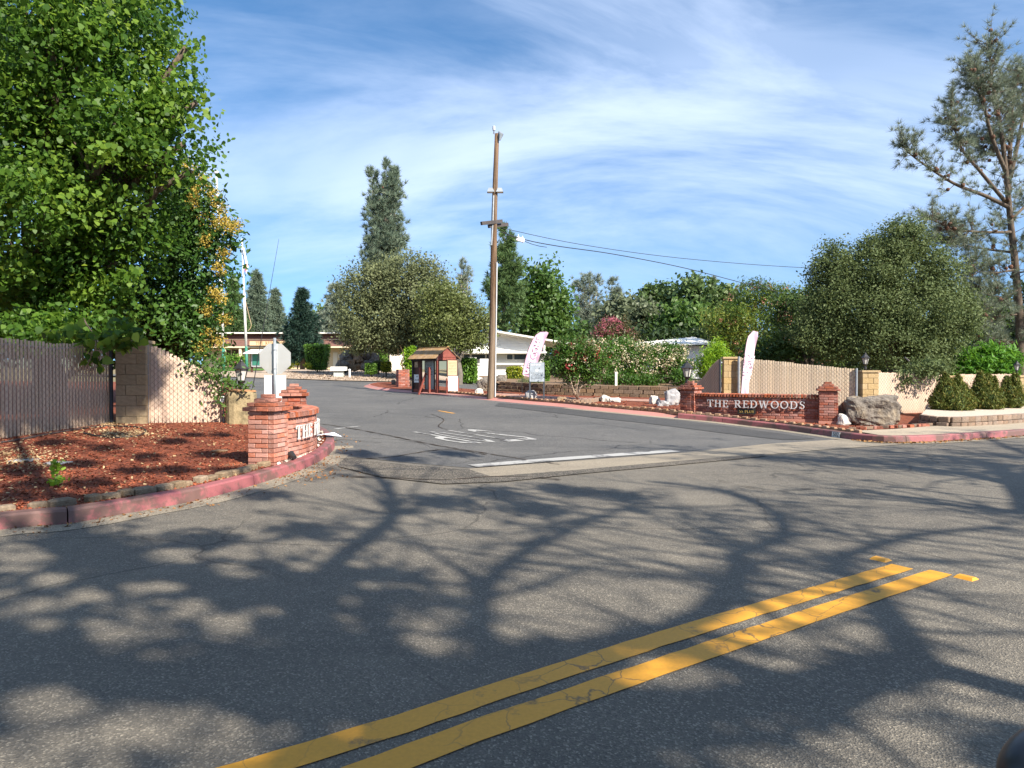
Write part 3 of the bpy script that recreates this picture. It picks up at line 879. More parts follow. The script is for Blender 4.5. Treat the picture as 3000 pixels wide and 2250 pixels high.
# ------------------------------------------------------------------ the two brick entrance signs
def arc_path(p0, p1, sag, side, n=60):
    p0, p1 = Vector(p0[:2]), Vector(p1[:2]); ch = p1 - p0; nrm = Vector((-ch.y, ch.x)).normalized() * side
    return [p0 + ch * (i / n) + nrm * sag * 4 * (i / n) * (1 - i / n) for i in range(n + 1)]
def along(path, s):
    acc = 0
    for a, b in zip(path, path[1:]):
        L = (b - a).length
        if acc + L >= s: return a + (b - a) * ((s - acc) / L), (b - a).normalized()
        acc += L
    return path[-1], (path[-1] - path[-2]).normalized()
def plen(path): return sum((b - a).length for a, b in zip(path, path[1:]))
def brick_sign(root, path, zf0, zf1, ztop, kind, outward, thick=.22, cope=.10, ch=.066):
    """outward=+1: the face with the letters lies to the right of the path's direction."""
    L = plen(path)
    def ribbon(z0, z1, th, name, mat):
        b = MB(); vs = []; n = 40
        for i in range(n + 1):
            p, t = along(path, L * i / n); nr = Vector((t.y, -t.x))
            for s in (-1, 1):
                q = p + nr * s * th / 2
                vs += [(q.x, q.y, z0), (q.x, q.y, z1)]
        fs = []
        for i in range(n):
            o = i * 4; q = o + 4
            fs += [(o, q, q + 1, o + 1), (o + 3, q + 3, q + 2, o + 2), (o + 1, q + 1, q + 3, o + 3), (o + 2, q + 2, q, o)]
        fs += [(0, 1, 3, 2), (n * 4 + 2, n * 4 + 3, n * 4 + 1, n * 4)]
        return b.add(vs, fs).build(name, mat, root)
    ribbon(zf0, ztop - cope - .004, thick - .03, 'wall_core', 'mortar')
    ribbon(zf0, zf1, thick + .02, 'footing', 'footing')
    z = zf1; k = 0
    while z < ztop - cope - .03:
        s = -.10 if k % 2 else 0.0
        hh = min(ch, ztop - cope - z)
        while s < L - .03:
            a, e = max(0, s), min(L, s + .21)
            if e - a > .04:
                p, t = along(path, (a + e) / 2); jit = rb.uniform(-.003, .003); nr = Vector((t.y, -t.x))
                q = p + nr * jit
                brick(kind, root, (q.x, q.y, z + hh / 2), math.atan2(t.y, t.x), (e - a - .012, thick, hh - .011))
            s += .21
        z += ch; k += 1
    n = int(L / .078)
    for i in range(n):
        p, t = along(path, (i + .5) * L / n)
        brick('brick_cap' if kind == 'brick_red' else 'brick_cap', root, (p.x, p.y, ztop - cope / 2 + rb.uniform(-.003, .003)), math.atan2(t.y, t.x), (L / n - .010, thick + .07, cope), 'coping_brick')
def letters_on(root, path, text, size, z, s0, s1, thick, mat, flip=False, stand=.03, depth=.02, zslope=0.0, space=.5, bold=0.0):
    adv = []; meshes = []
    for c in text:
        if c == ' ': adv.append(size * space); meshes.append(None); continue
        a, me = glyph_mesh(c, size, depth, bold); adv.append(a); meshes.append(me)
    tot = sum(adv); gap = (s1 - s0 - tot) / max(1, len(text) - 1)
    s = s0
    for a, me in zip(adv, meshes):
        if me is not None:
            p, t = along(path, s + a / 2)
            nr = Vector((t.y, -t.x)); q = p + nr * (thick / 2 + stand)
            o = link('letter', me, mat, root)
            rz = math.atan2(t.y, t.x)
            q0 = q - t * (a / 2)
            o.location = (q0.x, q0.y, z + zslope * (s - s0)); o.rotation_euler = (0, 0, rz)
        s += a + gap

TIERS = [(.54, .062), (.44, .058), (.26, .056), (.17, .056)]
# right-hand sign: path runs left to right as seen from the street, letters to its right side
cL, cR = at(2024, 19.15), at(2426, 17.3)
pL, pR = at(2042, 18.98), at(2404, 17.42)
signR = empty('brick_entrance_sign', (0, 0, 0), label='long red brick entrance sign with grey letters and black 55 PLUS plaque', cat='entrance sign')
pathR = arc_path(pL, pR, .14, -1)
brick_sign(signR, pathR, -.25, .235, .872, 'brick_red', 1)
angR = math.atan2((pR - pL).y, (pR - pL).x)
brick_pillar(signR, cL[:2], .44, -.2, .965, angR - .22, 'brick_red', TIERS)
brick_pillar(signR, cR[:2], .44, -.25, .965, angR + .16, 'brick_red', TIERS, foot=(-.25, .215))
LR = plen(pathR)
letters_on(signR, pathR, 'THE REDWOODS', .195, .50, LR * .115, LR * .885, .22, 'letter_grey', stand=.035)
pq, tq = along(pathR, LR * .44)
nq = Vector((tq.y, -tq.x)); qq = pq + nq * (.11 + .014)
rq = math.atan2(tq.y, tq.x)
plq = MB().box((0, 0, 0), (.46, .016, .15)).build('plaque', 'plaque_black', signR)
plq.location = (qq.x, qq.y, .400); plq.rotation_euler = (0, 0, rq)
x = -.19
for c in '55 PLUS':
    if c == ' ': x += .045; continue
    a, me = glyph_mesh(c, .068, .004, .12); o = link('letter', me, 'gold_paint', plq); o.location = (x, -.010, -.034); x += a + .006
# left-hand sign, bulging towards the street
signL = empty('curved_brick_entrance_sign', (0, 0, 0), label='curved pink brick entrance sign with white letters inside the red kerb', cat='entrance sign')
nearc, farc = (-3.46, 9.68), (-4.02, 12.6)
pathL = arc_path((-3.37, 9.84), (-3.93, 12.42), .34, -1)
brick_sign(signL, pathL, -.15, .06, .845, 'brick_pink', 1, thick=.20)
brick_pillar(signL, nearc, .40, -.1, .875, R(-10), 'brick_pink', [(.50, .064), (.42, .06), (.28, .058), (.17, .056)])
brick_pillar(signL, farc, .42, -.1, .99, R(14), 'brick_red', [(.52, .062), (.44, .058), (.27, .056), (.16, .054)])
LL = plen(pathL)
letters_on(signL, pathL, 'THE REDWOODS', .205, .43, .24, LL * .96, .20, 'white_enamel', stand=.03, depth=.018)

# ------------------------------------------------------------------ slat fences, block pillars
SLAT = {k: chamfer_box('slat', .10, k) for k in ('slat_tan', 'slat_pink', 'slat_cream')}
def slat_fence(name, label, p0, p1, hfun, mat, pitch=.074, w=.064, zfun=None, links=True, posts=(), rail=True):
    p0, p1 = Vector(p0[:2]), Vector(p1[:2]); d = p1 - p0; L = d.length; t = d / L; ang = math.atan2(t.y, t.x); nr = Vector((t.y, -t.x))
    zf = zfun or (lambda x, y: gz(x, y) + .09)
    root = empty(name, (p0.x, p0.y, zf(p0.x, p0.y)), label=label, cat='fence')
    o = Vector((p0.x, p0.y, zf(p0.x, p0.y))); rr = random.Random(17 + int(p0.x * 10))
    n = int(L / pitch); tops = []
    for i in range(n + 1):
        s = i * pitch; p = p0 + t * s; h = hfun(s / L) + rr.uniform(-.012, .012); z = zf(p.x, p.y)
        wob = .012 * math.sin(i * 1.7)
        piece('slat', SLAT[mat], root, TRS((p.x - o.x, p.y - o.y, z - o.z + h / 2), ang + rr.uniform(-.05, .05), (w, .014, h)))
    if links:
        b = MB(); 
        hmax = max(hfun(u / 10) for u in range(11))
        for sgn in (1, -1):
            s = -hmax
            while s < L + hmax:
                a0 = None
                pts = []
                for k in range(0, 25):
                    u = s + sgn * k * hmax / 24 if sgn > 0 else s + hmax - k * hmax / 24
                    zz = k * hmax / 24
                    if 0 <= u <= L and zz <= hfun(u / L) - .03: pts.append((u, zz))
                if len(pts) > 1:
                    (u0, z0), (u1, z1) = pts[0], pts[-1]
                    A = p0 + t * u0 + nr * .016; B = p0 + t * u1 + nr * .016
                    b.tube([(A.x - o.x, A.y - o.y, zf(A.x, A.y) - o.z + z0), (B.x - o.x, B.y - o.y, zf(B.x, B.y) - o.z + z1)], .0022, 3, False)
                s += .115
        if b.v: b.build('chain_link', 'link_wire', root)
    for s, extra in posts:
        p = p0 + t * s + nr * .05; z = zf(p.x, p.y)
        MB().tube([(p.x - o.x, p.y - o.y, z - o.z - .05), (p.x - o.x, p.y - o.y, z - o.z + hfun(min(1, max(0, s / L))) + extra)], .032, 10).build('post', 'galv_dark' if mat == 'slat_tan' else 'galv', root)
    if rail:
        pr = []
        for u in (0, .25, .5, .75, 1):
            p = p0 + t * L * u - nr * .03; pr.append((p.x - o.x, p.y - o.y, zf(p.x, p.y) - o.z + hfun(u) - .10))
        MB().tube(pr, .02, 8).build('rail', 'galv', root)
    return root
def block_pillar(name, label, c, W, D, h, ang, mat, z0, courses=8, cap=True, domed=False, group=None):
    root = empty(name, (c[0], c[1], z0), ang, label, 'pillar', group)
    MB().box((0, 0, h / 2 - .1), (W - .03, D - .03, h + .2)).build('core', 'mortar_grey', root)
    me = BLK[mat]; ch = h / courses
    for k in range(courses):
        z = (k + .5) * ch; half = W / 2
        if k % 2: xs = [(-half, -half * .35), (-half * .35, half)]
        else: xs = [(-half, half * .35), (half * .35, half)]
        for a, e in xs:
            piece('block', me, root, TRS(((a + e) / 2, rb.uniform(-.004, .004), z), 0, (e - a - .008, D, ch - .008)))
    if cap: piece('capstone', me, root, TRS((0, 0, h + .03), 0, (W + .07, D + .07, .06)))
    return root
pmat('mortar_grey', (.25, .20, .13), (.19, .15, .10), 9, .95, .4, 40)
BLK = {k: chamfer_box('block', .02, k, .004) for k in ('block_tan', 'block_gold')}
def gb09(x, y): return gz(x, y) + .09
# left
fl0, fl1 = G(-40, 1296, .09), G(326, 1243, .09)
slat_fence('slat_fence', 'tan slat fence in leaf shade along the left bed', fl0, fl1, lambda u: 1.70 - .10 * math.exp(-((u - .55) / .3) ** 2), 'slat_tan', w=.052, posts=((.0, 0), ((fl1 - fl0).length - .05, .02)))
pc0, pc1 = G(333, 1246, .09), G(424, 1246, .09)
bpl = (pc0 + pc1) / 2
block_pillar('block_pillar', 'concrete block pillar coloured darker for tree shade, between the two left fence panels', (bpl.x, bpl.y + .2), (pc1 - pc0).length, .40, 1.66, math.atan2((pc1 - pc0).y, (pc1 - pc0).x), 'block_tan', bpl.z - .03, courses=8, cap=True)
fr0, fr1 = G(436, 1243, .09), G(652, 1240, .09)
slat_fence('slat_fence', 'pinkish slat fence panel with sloping top beside the stone pedestal', fr0, fr1, lambda u: 1.58 - .10 * u - .62 * max(0, u - .12) ** 1.0, 'slat_pink', pitch=.070, posts=((-.02, .05),))
# right
fR0, fR1 = at(2163, 21.2), at(2511, 19.8)
slat_fence('slat_fence', 'long cream slat fence directly behind the red brick sign', fR0, fR1, lambda u: zat(1047 + 34 * u, 21.2 - 1.4 * u) - gb09(*(fR0 + (fR1 - fR0) * u)[:2]), 'slat_cream', pitch=.068, w=.061, posts=((.02, .03), (.26, .05), ((fR1 - fR0).length - .02, .02)))
fq0, fq1 = at(2046, 22.4), at(2112, 21.3)
slat_fence('slat_fence', 'short slat fence wing with curved falling top behind the lamp on the brick sign', fq0, fq1, lambda u: zat(1124 - 72 * sstep(.15 + u * .85) , 22 - .8 * u) - gb09(*(fq0 + (fq1 - fq0) * u)[:2]), 'slat_tan', pitch=.066, posts=((1.2, 0),))
def fence_pillar(px, d, wpx, top, lab, ang=0.0, grp=None, mat='block_gold'):
    c = at(px, d, .05); W = wpx / FPX * d
    return block_pillar('block_pillar', lab, (c.x, c.y), W, .40, zat(top, d) - c.z - .06, ang, mat, c.z - .02, courses=8)
fence_pillar(2137, 21.5, 38, 1044, 'tall block pillar at the corner of the cream fence, half in shade', R(-8))
fence_pillar(2542, 19.9, 46, 1083, 'block pillar with a lantern between the cream fence and the big boulder', R(-4))
fence_pillar(2790, 21.6, 40, 1098, 'block pillar behind the cypress shrub nearest the boulder', R(2))
fence_pillar(2993, 22.6, 34, 1098, 'block pillar with a lantern at the right end of the fence')
fp = [at(2566, 20.2), at(2768, 21.6)]
slat_fence('slat_fence', 'pale pink fence panel behind the big boulder and the shrub shadow', fp[0], fp[1], lambda u: zat(1090 + 9 * u, 20.2 + 1.4 * u) - gb09(*(fp[0] + (fp[1] - fp[0]) * u)[:2]), 'slat_pink', pitch=.058, w=.054)
fp2 = [at(2812, 21.7), at(2976, 22.4)]
slat_fence('slat_fence', 'pale pink fence panel above the row of cypress shrubs', fp2[0], fp2[1], lambda u: zat(1096, 21.7 + .7 * u) - gb09(*(fp2[0] + (fp2[1] - fp2[0]) * u)[:2]), 'slat_pink', pitch=.058, w=.054)

# ------------------------------------------------------------------ lanterns
def lantern(label, loc, H=.60):
    root = empty('post_lantern', loc, .3, label, 'lantern', 'black carriage lanterns')
    s = H / .62
    def P(prof, name, mat, n=6, par=root, smooth=False): return MB().lathe([(r * s, z * s) for r, z in prof], n).build(name, mat, par, smooth)
    P([(.055, -.04), (.055, .05), (.03, .06), (.03, .10), (.055, .12), (.075, .15)], 'stem', 'lamp_black', 12)
    P([(.08, .15), (.09, .165), (.085, .175)], 'lower_ring', 'lamp_black')
    for k in range(6):
        a = 2 * math.pi * (k + .5) / 6; a2 = 2 * math.pi * (k + 1.5) / 6
        r0, r1, z0, z1 = .076 * s, .135 * s, .17 * s, .405 * s
        A, B = (r0 * math.cos(a), r0 * math.sin(a), z0), (r1 * math.cos(a), r1 * math.sin(a), z1)
        MB().tube([A, B], .0085 * s, 6).build('bar', 'lamp_black', root)
        C, D = (r0 * math.cos(a2), r0 * math.sin(a2), z0), (r1 * math.cos(a2), r1 * math.sin(a2), z1)
        q = [Vector(v) * .96 if False else Vector((v[0] * .95, v[1] * .95, v[2])) for v in (A, C, D, B)]
        q2 = [Vector((v.x * .97, v.y * .97, v.z)) for v in q]
        MB().add(q + q2, [(0, 1, 2, 3), (7, 6, 5, 4), (0, 4, 5, 1), (1, 5, 6, 2), (2, 6, 7, 3), (3, 7, 4, 0)]).build('pane', 'lamp_glass', root)
    cap = P([(.175, .40), (.18, .415), (.12, .465), (.075, .525), (.05, .545), (.045, .56)], 'cap', 'lamp_black')
    P([(.02, .555), (.035, .575), (.03, .595), (.012, .61), (.02, .622), (.004, .64)], 'finial', 'lamp_black', 10, cap)
    return root
ped = G(708, 1242, .09)
pz = zat(1146, ped.y)
pedo = empty('stone_pedestal', ped, R(12), 'squat weathered stone pedestal with rounded top beside the left fence', 'pedestal')
b = MB(); hh = pz - ped.z; wpd = 84 / FPX * ped.y
prof = [(.50, -.1), (.50, hh * .9), (.47, hh * .97), (.40, hh)]
vs = []; N = 20
for r, z in prof:
    for k in range(N):
        a = 2 * math.pi * k / N; sq = max(abs(math.cos(a)), abs(math.sin(a))); rad = r * wpd * (1 / sq * .45 + .55)
        nn = mnoise.noise(Vector((math.cos(a) * 3, math.sin(a) * 3, z * 5))) * .03
        vs.append(((rad + nn) * math.cos(a), (rad + nn) * math.sin(a), z))
fs = [(i * N + k, i * N + (k + 1) % N, (i + 1) * N + (k + 1) % N, (i + 1) * N + k) for i in range(3) for k in range(N)] + [tuple(range(3 * N, 4 * N))]
b.add(vs, fs).build('shaft', 'stone_ped', pedo)
MB().lathe([(.50 * wpd, hh - .012), (.46 * wpd, hh + .02), (.2 * wpd, hh + .035)], 18).build('capping', 'ped_top', pedo)
lantern('black lantern on the stone pedestal at the left of the street', (ped.x, ped.y, pz + .05), 88 / FPX * ped.y)
q = at(2013, 19.9); lantern('black lantern rising behind the left pillar of the red brick sign', (q.x, q.y, zat(1122, 19.9)), .66)
MB_post = MB().tube([(0, 0, -1.3), (0, 0, .0)], .03, 8)
q2 = bpy.data.objects['post_lantern.001']; MB_post.build('post', 'lamp_black', q2)
q = at(2535, 19.9); lantern('black lantern on the block pillar above the big boulder', (q.x, q.y, zat(1082, 19.9) + .03), .46)
q = at(2979, 22.5); lantern('black lantern on the last block pillar by the bright green shrubs', (q.x, q.y, zat(1097, 22.5) + .03), .42)
# utility stakes and the whip in front of the pedestal
for (px, top, bot, lab) in ((671, 1172, 1236, 'short grey stake with pale box against the pedestal, nearer the fence'), (709, 1196, 1240, 'short grey stake with pale box in front of the pedestal')):
    g = G(px, bot, .1); g.y -= .28
    s = empty('utility_stake', g, label=lab, cat='utility box', group='utility stakes by the pedestal')
    zt = zat(top, g.y) - g.z
    MB().tube([(0, 0, -.05), (0, 0, zt)], .014, 8).build('stake', 'galv', s)
    MB().box((0, -.02, zt + .02), (.085, .06, .12)).build('box', 'board_white', s)
g = G(716, 1238, .1); g.y -= .05; g.x += .16
wh = empty('whip_antenna', g, label='thin black whip antenna rising from a black box beside the pedestal', cat='antenna')
zb = zat(1180, g.y) - g.z
MB().tube([(0, 0, -.05), (0, 0, zb)], .02, 8).build('stub', 'lamp_black', wh)
MB().box((0, 0, zb + .07), (.12, .10, .14)).build('box', 'lamp_black', wh)
tip = V(817, 700, g.y) - g
MB().tube([(0, 0, zb + .1), tip * .5 + Vector((.0, 0, (zb + .1) * .5)), tip], [.010, .007, .003], 6).build('whip', 'wire_black', wh)

# ------------------------------------------------------------------ stop sign seen from behind
dS = 16.6
sg = at(805, dS, .1)
ss = empty('stop_sign', sg, label='back of an octagonal stop sign on a grey pole with a white panel below', cat='traffic sign')
cz = zat(1051, dS) - sg.z; ro = 44.5 / FPX * dS / math.cos(R(22.5))
MB().tube([(0, 0, -.3), (0, 0, zat(990, dS) - sg.z)], .036, 14).build('pole', 'galv', ss, True)
oc = [(ro * math.cos(R(22.5 + 45 * k)), cz + ro * math.sin(R(22.5 + 45 * k))) for k in range(8)]
pn = MB().prism(oc, .05, .054).build('octagon_panel', 'sign_back', ss); pn.rotation_euler = (0, 0, R(6))
MB().box((0, .046, cz), (.06, .016, ro * 1.9)).build('brace', 'galv', ss)
z0, z1 = zat(1180, dS) - sg.z, zat(1099, dS) - sg.z
w2 = 64 / FPX * dS; r = .03
MB().box((-.01, .052, (z0 + z1) / 2), (w2, .004, z1 - z0)).build('lower_panel', 'board_white', ss)
for z in (cz + .22, cz - .24): MB().lathe([(.044, z - .014), (.044, z + .014)], 12).build('clamp', 'galv', ss)

# ------------------------------------------------------------------ utility pole, lights, wires
gp = G(1438, 1164, .09)
dP = gp.y
up = empty('utility_pole', gp, label='tall weathered wooden utility pole beside the notice shelter', cat='utility pole')
top = V(1455, 392, dP) - gp
rp0, rp1 = 11.6 / FPX * dP, 6.5 / FPX * dP
pp = [Vector((0, 0, -.3))] + [top * u + Vector((.02 * math.sin(u * 7), 0, 0)) for u in (0, .15, .3, .5, .7, .85, 1)]
MB().tube(pp, [rp0 * 1.04, rp0, rp0 * .95, rp0 * .90, rp0 * .82, rp0 * .72, rp0 * .64, rp1], 18).build('pole', 'wood_pole', up, True)
def at_pole(py): return top * ((gp.z * 0 + (zat(py, dP) - gp.z)) / top.z)
a = at_pole(650)
for sx, sy in ((-.0, -.18), (.0, .18)):
    e = .10 if sy > 0 else -.12
    M = Matrix.Rotation(R(28), 3, 'Z')
    v0 = V(1412, 660, dP) - gp if sy < 0 else V(1432, 662, dP) - gp
    v1 = V(1470, 645, dP) - gp if sy < 0 else V(1487, 648, dP) - gp
    v0.y += sy - .35; v1.y += sy + .35; v0.z -= .05
    d = (v1 - v0); c = (v0 + v1) / 2
    MM = d.to_track_quat('X', 'Z').to_matrix()
    MB().box(c, (d.length, .09, .12), M=MM).build('crossarm', 'wood_arm', up)
for px, sgn in ((1438, -1), (1464, 1)):
    c = V(px, 560, dP) - gp; c.y -= .05
    fl = MB().add([(c.x - .13, c.y - .12, c.z - .06), (c.x + .13, c.y - .12, c.z - .06), (c.x + .13, c.y + .12, c.z - .06), (c.x - .13, c.y + .12, c.z - .06), (c.x - .07, c.y - .07, c.z + .09), (c.x + .07, c.y - .07, c.z + .09), (c.x + .07, c.y + .07, c.z + .09), (c.x - .07, c.y + .07, c.z + .09)],
                  [(0, 3, 2, 1), (4, 5, 6, 7), (0, 1, 5, 4), (1, 2, 6, 5), (2, 3, 7, 6), (3, 0, 4, 7)]).build('floodlight', 'galv', up)
    MB().box((c.x, c.y - .02, c.z - .066), (.18, .16, .010)).build('lens', 'board_white', fl)
cd = [V(px, py, dP) - gp for px, py in ((1451, 1163), (1453, 1000), (1455, 860), (1456, 770))]
for v in cd: v.y -= .1
MB().tube(cd, .022, 8).build('conduit', 'insulator', up)
cd = [V(px, py, dP) - gp for px, py in ((1446, 575), (1444, 650), (1440, 720))]
for v in cd: v.y -= rp0 * .7
MB().tube(cd, .03, 8).build('conduit', 'galv', up)
ti = V(1452, 388, dP) - gp
ins = MB().lathe([(.02, -.12), (.02, .0), (.055, .01), (.055, .04), (.035, .05), (.055, .06), (.055, .09), (.035, .10), (.055, .11), (.055, .14), (.03, .16)], 12, ti + Vector((-.06, -.05, .05))).build('insulator', 'insulator', up, True)
c2 = V(1464, 396, dP) - gp
MB().tube([c2 + Vector((-.02, -.02, .10)), c2 + Vector((.05, -.1, -.02)), c2 + Vector((.0, -.12, -.22))], [.05, .09, .03], 10).build('bracket', 'galv', up)
# wires
def wire(name, label, pts, r, mat='wire_black'):
    o = MB().tube(catmull(pts, 6), r, 5).build(name, mat); return tag(o, label, 'wire')
wire('overhead_wire', 'upper thin overhead wire from the pole across the sky to the right', [V(1470, 668, dP), V(1700, 716, dP + 1.2), V(2000, 757, dP + 2.8), V(2350, 784, dP + 4.6), V(2700, 794, dP + 6.5), V(3000, 796, dP + 8), V(3400, 790, dP + 10)], .011)
wire('overhead_cable', 'lower overhead cable sagging from the pole past the splice box', [V(1468, 680, dP), V(1545, 704, dP + .6), V(1640, 722, dP + 1.6), V(1800, 745, dP + 3.5), V(2000, 784, dP + 6), V(2180, 830, dP + 9), V(2330, 868, dP + 12), V(2420, 890, dP + 14)], .017)
sb = V(1524, 702, dP + .45)
spl = empty('splice_box', sb, R(20), 'small white splice box hanging on the cable beside the pole', 'splice box')
MB().box((0, 0, 0), (.30, .10, .13), M=Matrix.Rotation(R(13), 3, 'Y')).build('case', 'board_white', spl)
for x in (-.07, .09): MB().lathe([(.03, .05), (.03, .10), (.015, .12), (.025, .14), (.01, .16)], 8, (x, 0, -x * .25)).build('terminal', 'board_white', spl)
MB().tube([(.14, 0, -.04), (.5, .15, -.10), (.9, .35, -.12), (1.3, .6, -.09)], .012, 5).build('pigtail', 'wire_black', spl)
MB().tube([(-.14, 0, .03), (-.5, -.2, .09), (-.78, -.42, .16)], .012, 5).build('pigtail', 'wire_black', spl)

# ------------------------------------------------------------------ rocks and boulders
pmat('rock_white', (.60, .56, .50), (.42, .40, .37), 4, .9, .6, 12, c3=(.30, .29, .28), s3=2.5, lo3=.55, hi3=.75)
pmat('rock_grey', (.34, .34, .35), (.22, .22, .23), 4, .9, .8, 10, c3=(.48, .46, .43), s3=3, lo3=.5, hi3=.7)
pmat('rock_lava', (.22, .195, .165), (.085, .07, .06), 5, .95, 1.0, 14, c3=(.34, .27, .18), s3=2, lo3=.5, hi3=.75, bdist=.06)
pmat('rock_dark', (.18, .15, .13), (.085, .07, .06), 5, .95, 1.0, 14, bdist=.05)
pmat('rock_rust', (.26, .19, .12), (.16, .10, .06), 4, .95, .8, 14, c3=(.32, .16, .07), s3=2, bdist=.05)
def rock(label, px, py, wpx, hpx, mat, seed, depthf=.9, rough=.28, sub=3, off=.08, group=None, cat='rock', rz=0.0, name='rock', d=None, base=None, parent=None, power=1.0):
    g = base if base is not None else (G(px, py, off) if d is None else at(px, d, off))
    k = g.y / FPX; w, h = wpx * k, hpx * k
    bm = bmesh.new(); bmesh.ops.create_icosphere(bm, subdivisions=sub, radius=1.0)
    sv = Vector((seed * 3.7, seed * 1.9, seed * 7.3))
    for v in bm.verts:
        c = v.co.copy()
        f = 1 + rough * mnoise.noise(c * 1.1 + sv) + rough * .55 * mnoise.noise(c * 2.6 + sv) + rough * .28 * mnoise.noise(c * 6 + sv)
        q = Vector([math.copysign(abs(t) ** .72, t) for t in c]) * f
        v.co = Vector((q.x * w / 2 * .95, q.y * w / 2 * depthf, q.z * h * .56 + h * .42))
    me = bpy.data.meshes.new(name); bm.to_mesh(me); bm.free()
    o = link(name, me, mat, parent); 
    if parent is None:
        o.location = g; o.rotation_euler = (0, 0, rz); tag(o, label, cat, group)
    return o
rock('big pitted grey boulder beside the right end of the brick sign', 2545, 1246, 158, 92, 'rock_lava', 1, .7, .30, 5, name='boulder', cat='boulder')
for i, (px, py, w, h, m, lab) in enumerate([
    (2472, 1247, 40, 34, 'rock_white', 'white rock against the footing of the brick sign'),
    (2503, 1243, 38, 34, 'rock_white', 'white rock between the brick sign and the big boulder'),
    (1403, 1157, 24, 19, 'rock_white', 'pale round rock just left of the utility pole'),
    (1555, 1172, 34, 28, 'rock_grey', 'bluish grey block of rock behind the feet of the metal notice board'),
    (1772, 1178, 27, 20, 'rock_white', 'pale rock next to the stone planter ring, nearer to it'),
    (1802, 1180, 32, 16, 'rock_white', 'low pale rock next to the stone planter ring, farther from it'),
    (1918, 1185, 32, 26, 'rock_white', 'rounded pale rock standing on the mulch left of the brick sign'),
    (1968, 1188, 44, 48, 'rock_grey', 'tall jagged grey rock against the left pillar of the brick sign'),
    (1943, 1191, 34, 18, 'rock_grey', 'low grey rock in front of the tall jagged one'),
    (1645, 1180, 34, 18, 'rock_rust', 'brown rock at the end of the stone planter ring')]):
    rock(lab, px, py, w, h, m, 20 + i, .8, .34, 3, group='garden rocks along the street')
rock('grey boulder left of the utility pole behind the pale round rock', 1422, 1146, 46, 40, 'rock_lava', 40, .8, .35, 4, name='boulder', cat='boulder')
rock('grey boulder right of the utility pole at the start of the block wall', 1468, 1136, 40, 38, 'rock_lava', 41, .8, .35, 4, name='boulder', cat='boulder')
rock('small dark rock left of the red brick planter', 1153, 1128, 14, 16, 'rock_dark', 42, .8, .3, 3, name='rock')
rock('reddish rock behind the notice shelter', 1215, 1112, 16, 12, 'rock_rust', 43, .8, .3, 3, d=33.5)
# flat stones on the left bed
for i, (px, py, w, lab) in enumerate([(640, 1325, 50, 'flat tan stepping stone in the shadow of the curved sign'), (70, 1352, 80, 'flat dark stone slab on the left bed below the tan fence'), (170, 1360, 70, 'flat grey stone slab beside the small leafy sprout')]):
    rock(lab, px, py, w, 7, 'rock_rust' if i == 0 else 'rock_grey', 50 + i, .9, .25, 3, off=.1, name='stepping_stone', cat='stone')

# ------------------------------------------------------------------ block walls and edging
pmat('wall_block', (.20, .135, .085), (.12, .08, .052), 4, .95, .7, 22, rnd=.22, bdist=.03)
pmat('planter_block', (.27, .195, .14), (.17, .125, .095), 4, .95, .7, 22, rnd=.22, c3=(.36, .22, .15), s3=2, bdist=.03)
WBK = {k: [chamfer_box('block', .07, k, .05, s) for s in range(4)] for k in ('wall_block', 'planter_block')}
def block_wall(name, label, cat, path, courses, bw, bh, depth, mat, off=.08, batter=.02, cap=False, rng=random.Random(3)):
    p0 = path[0]; root = empty(name, (p0[0], p0[1], gz(p0[0], p0[1]) + off), label=label, cat=cat)
    o = root.location.copy(); L = sum(((Vector(b) - Vector(a)).length for a, b in zip(path, path[1:])))
    P2 = [Vector((p[0], p[1])) for p in path]
    for k in range(courses):
        s = -(bw * .5 if k % 2 else 0)
        while s < L - .05:
            w = bw * rng.uniform(.85, 1.15); a, e = max(0, s), min(L, s + w)
            if e - a > bw * .25:
                p, t = along(P2, (a + e) / 2); nr = Vector((-t.y, t.x)) * batter * k
                q = p + nr
                piece('block', rng.choice(WBK[mat]), root, TRS((q.x - o.x, q.y - o.y, gz(q.x, q.y) + off - o.z + (k + .5) * bh), math.atan2(t.y, t.x) + rng.uniform(-.03, .03), (e - a - .012, depth * rng.uniform(.94, 1.06), bh - .008)))
            s += w
    return root
block_wall('retaining_wall', 'low brown block retaining wall curving behind the brick walkway', 'wall', [(p.x, p.y) for p in WALL], 3, .36, .15, .26, 'wall_block', off=.06, batter=-.02)
ring_px = [(1640, 1173), (1660, 1180), (1690, 1183), (1720, 1181), (1748, 1176), (1770, 1172)]
ringp = catmull([xy(G(*p, .1)) for p in ring_px], 5)
block_wall('planter_ring', 'small ring of upright stone blocks round the foot of the red myrtle', 'planter', [(p.x, p.y) for p in ringp], 1, .14, .17, .13, 'planter_block', off=.06)
pl_px = [(2700, 1240), (2735, 1246), (2790, 1249), (2850, 1247), (2920, 1243), (3000, 1237), (3080, 1231)]
plp = catmull([xy(G(*p, .13)) for p in pl_px], 5)
block_wall('planter_wall', 'low stone block planter wall below the cypress shrubs', 'planter', [(p.x, p.y) for p in plp], 2, .24, .14, .16, 'planter_block', off=.08, batter=.015)
plt = [(p.x, p.y + .06) for p in plp] + [(17.5, 22.8), (at(2775, 21.4).x, 21.4), (at(2720, 20.6).x, 20.6)]
pmat('pale_gravel', (.52, .45, .37), (.38, .32, .26), 18, .95, .7, 50)
sheet('planter_bed', plt, .33, 'pale_gravel')
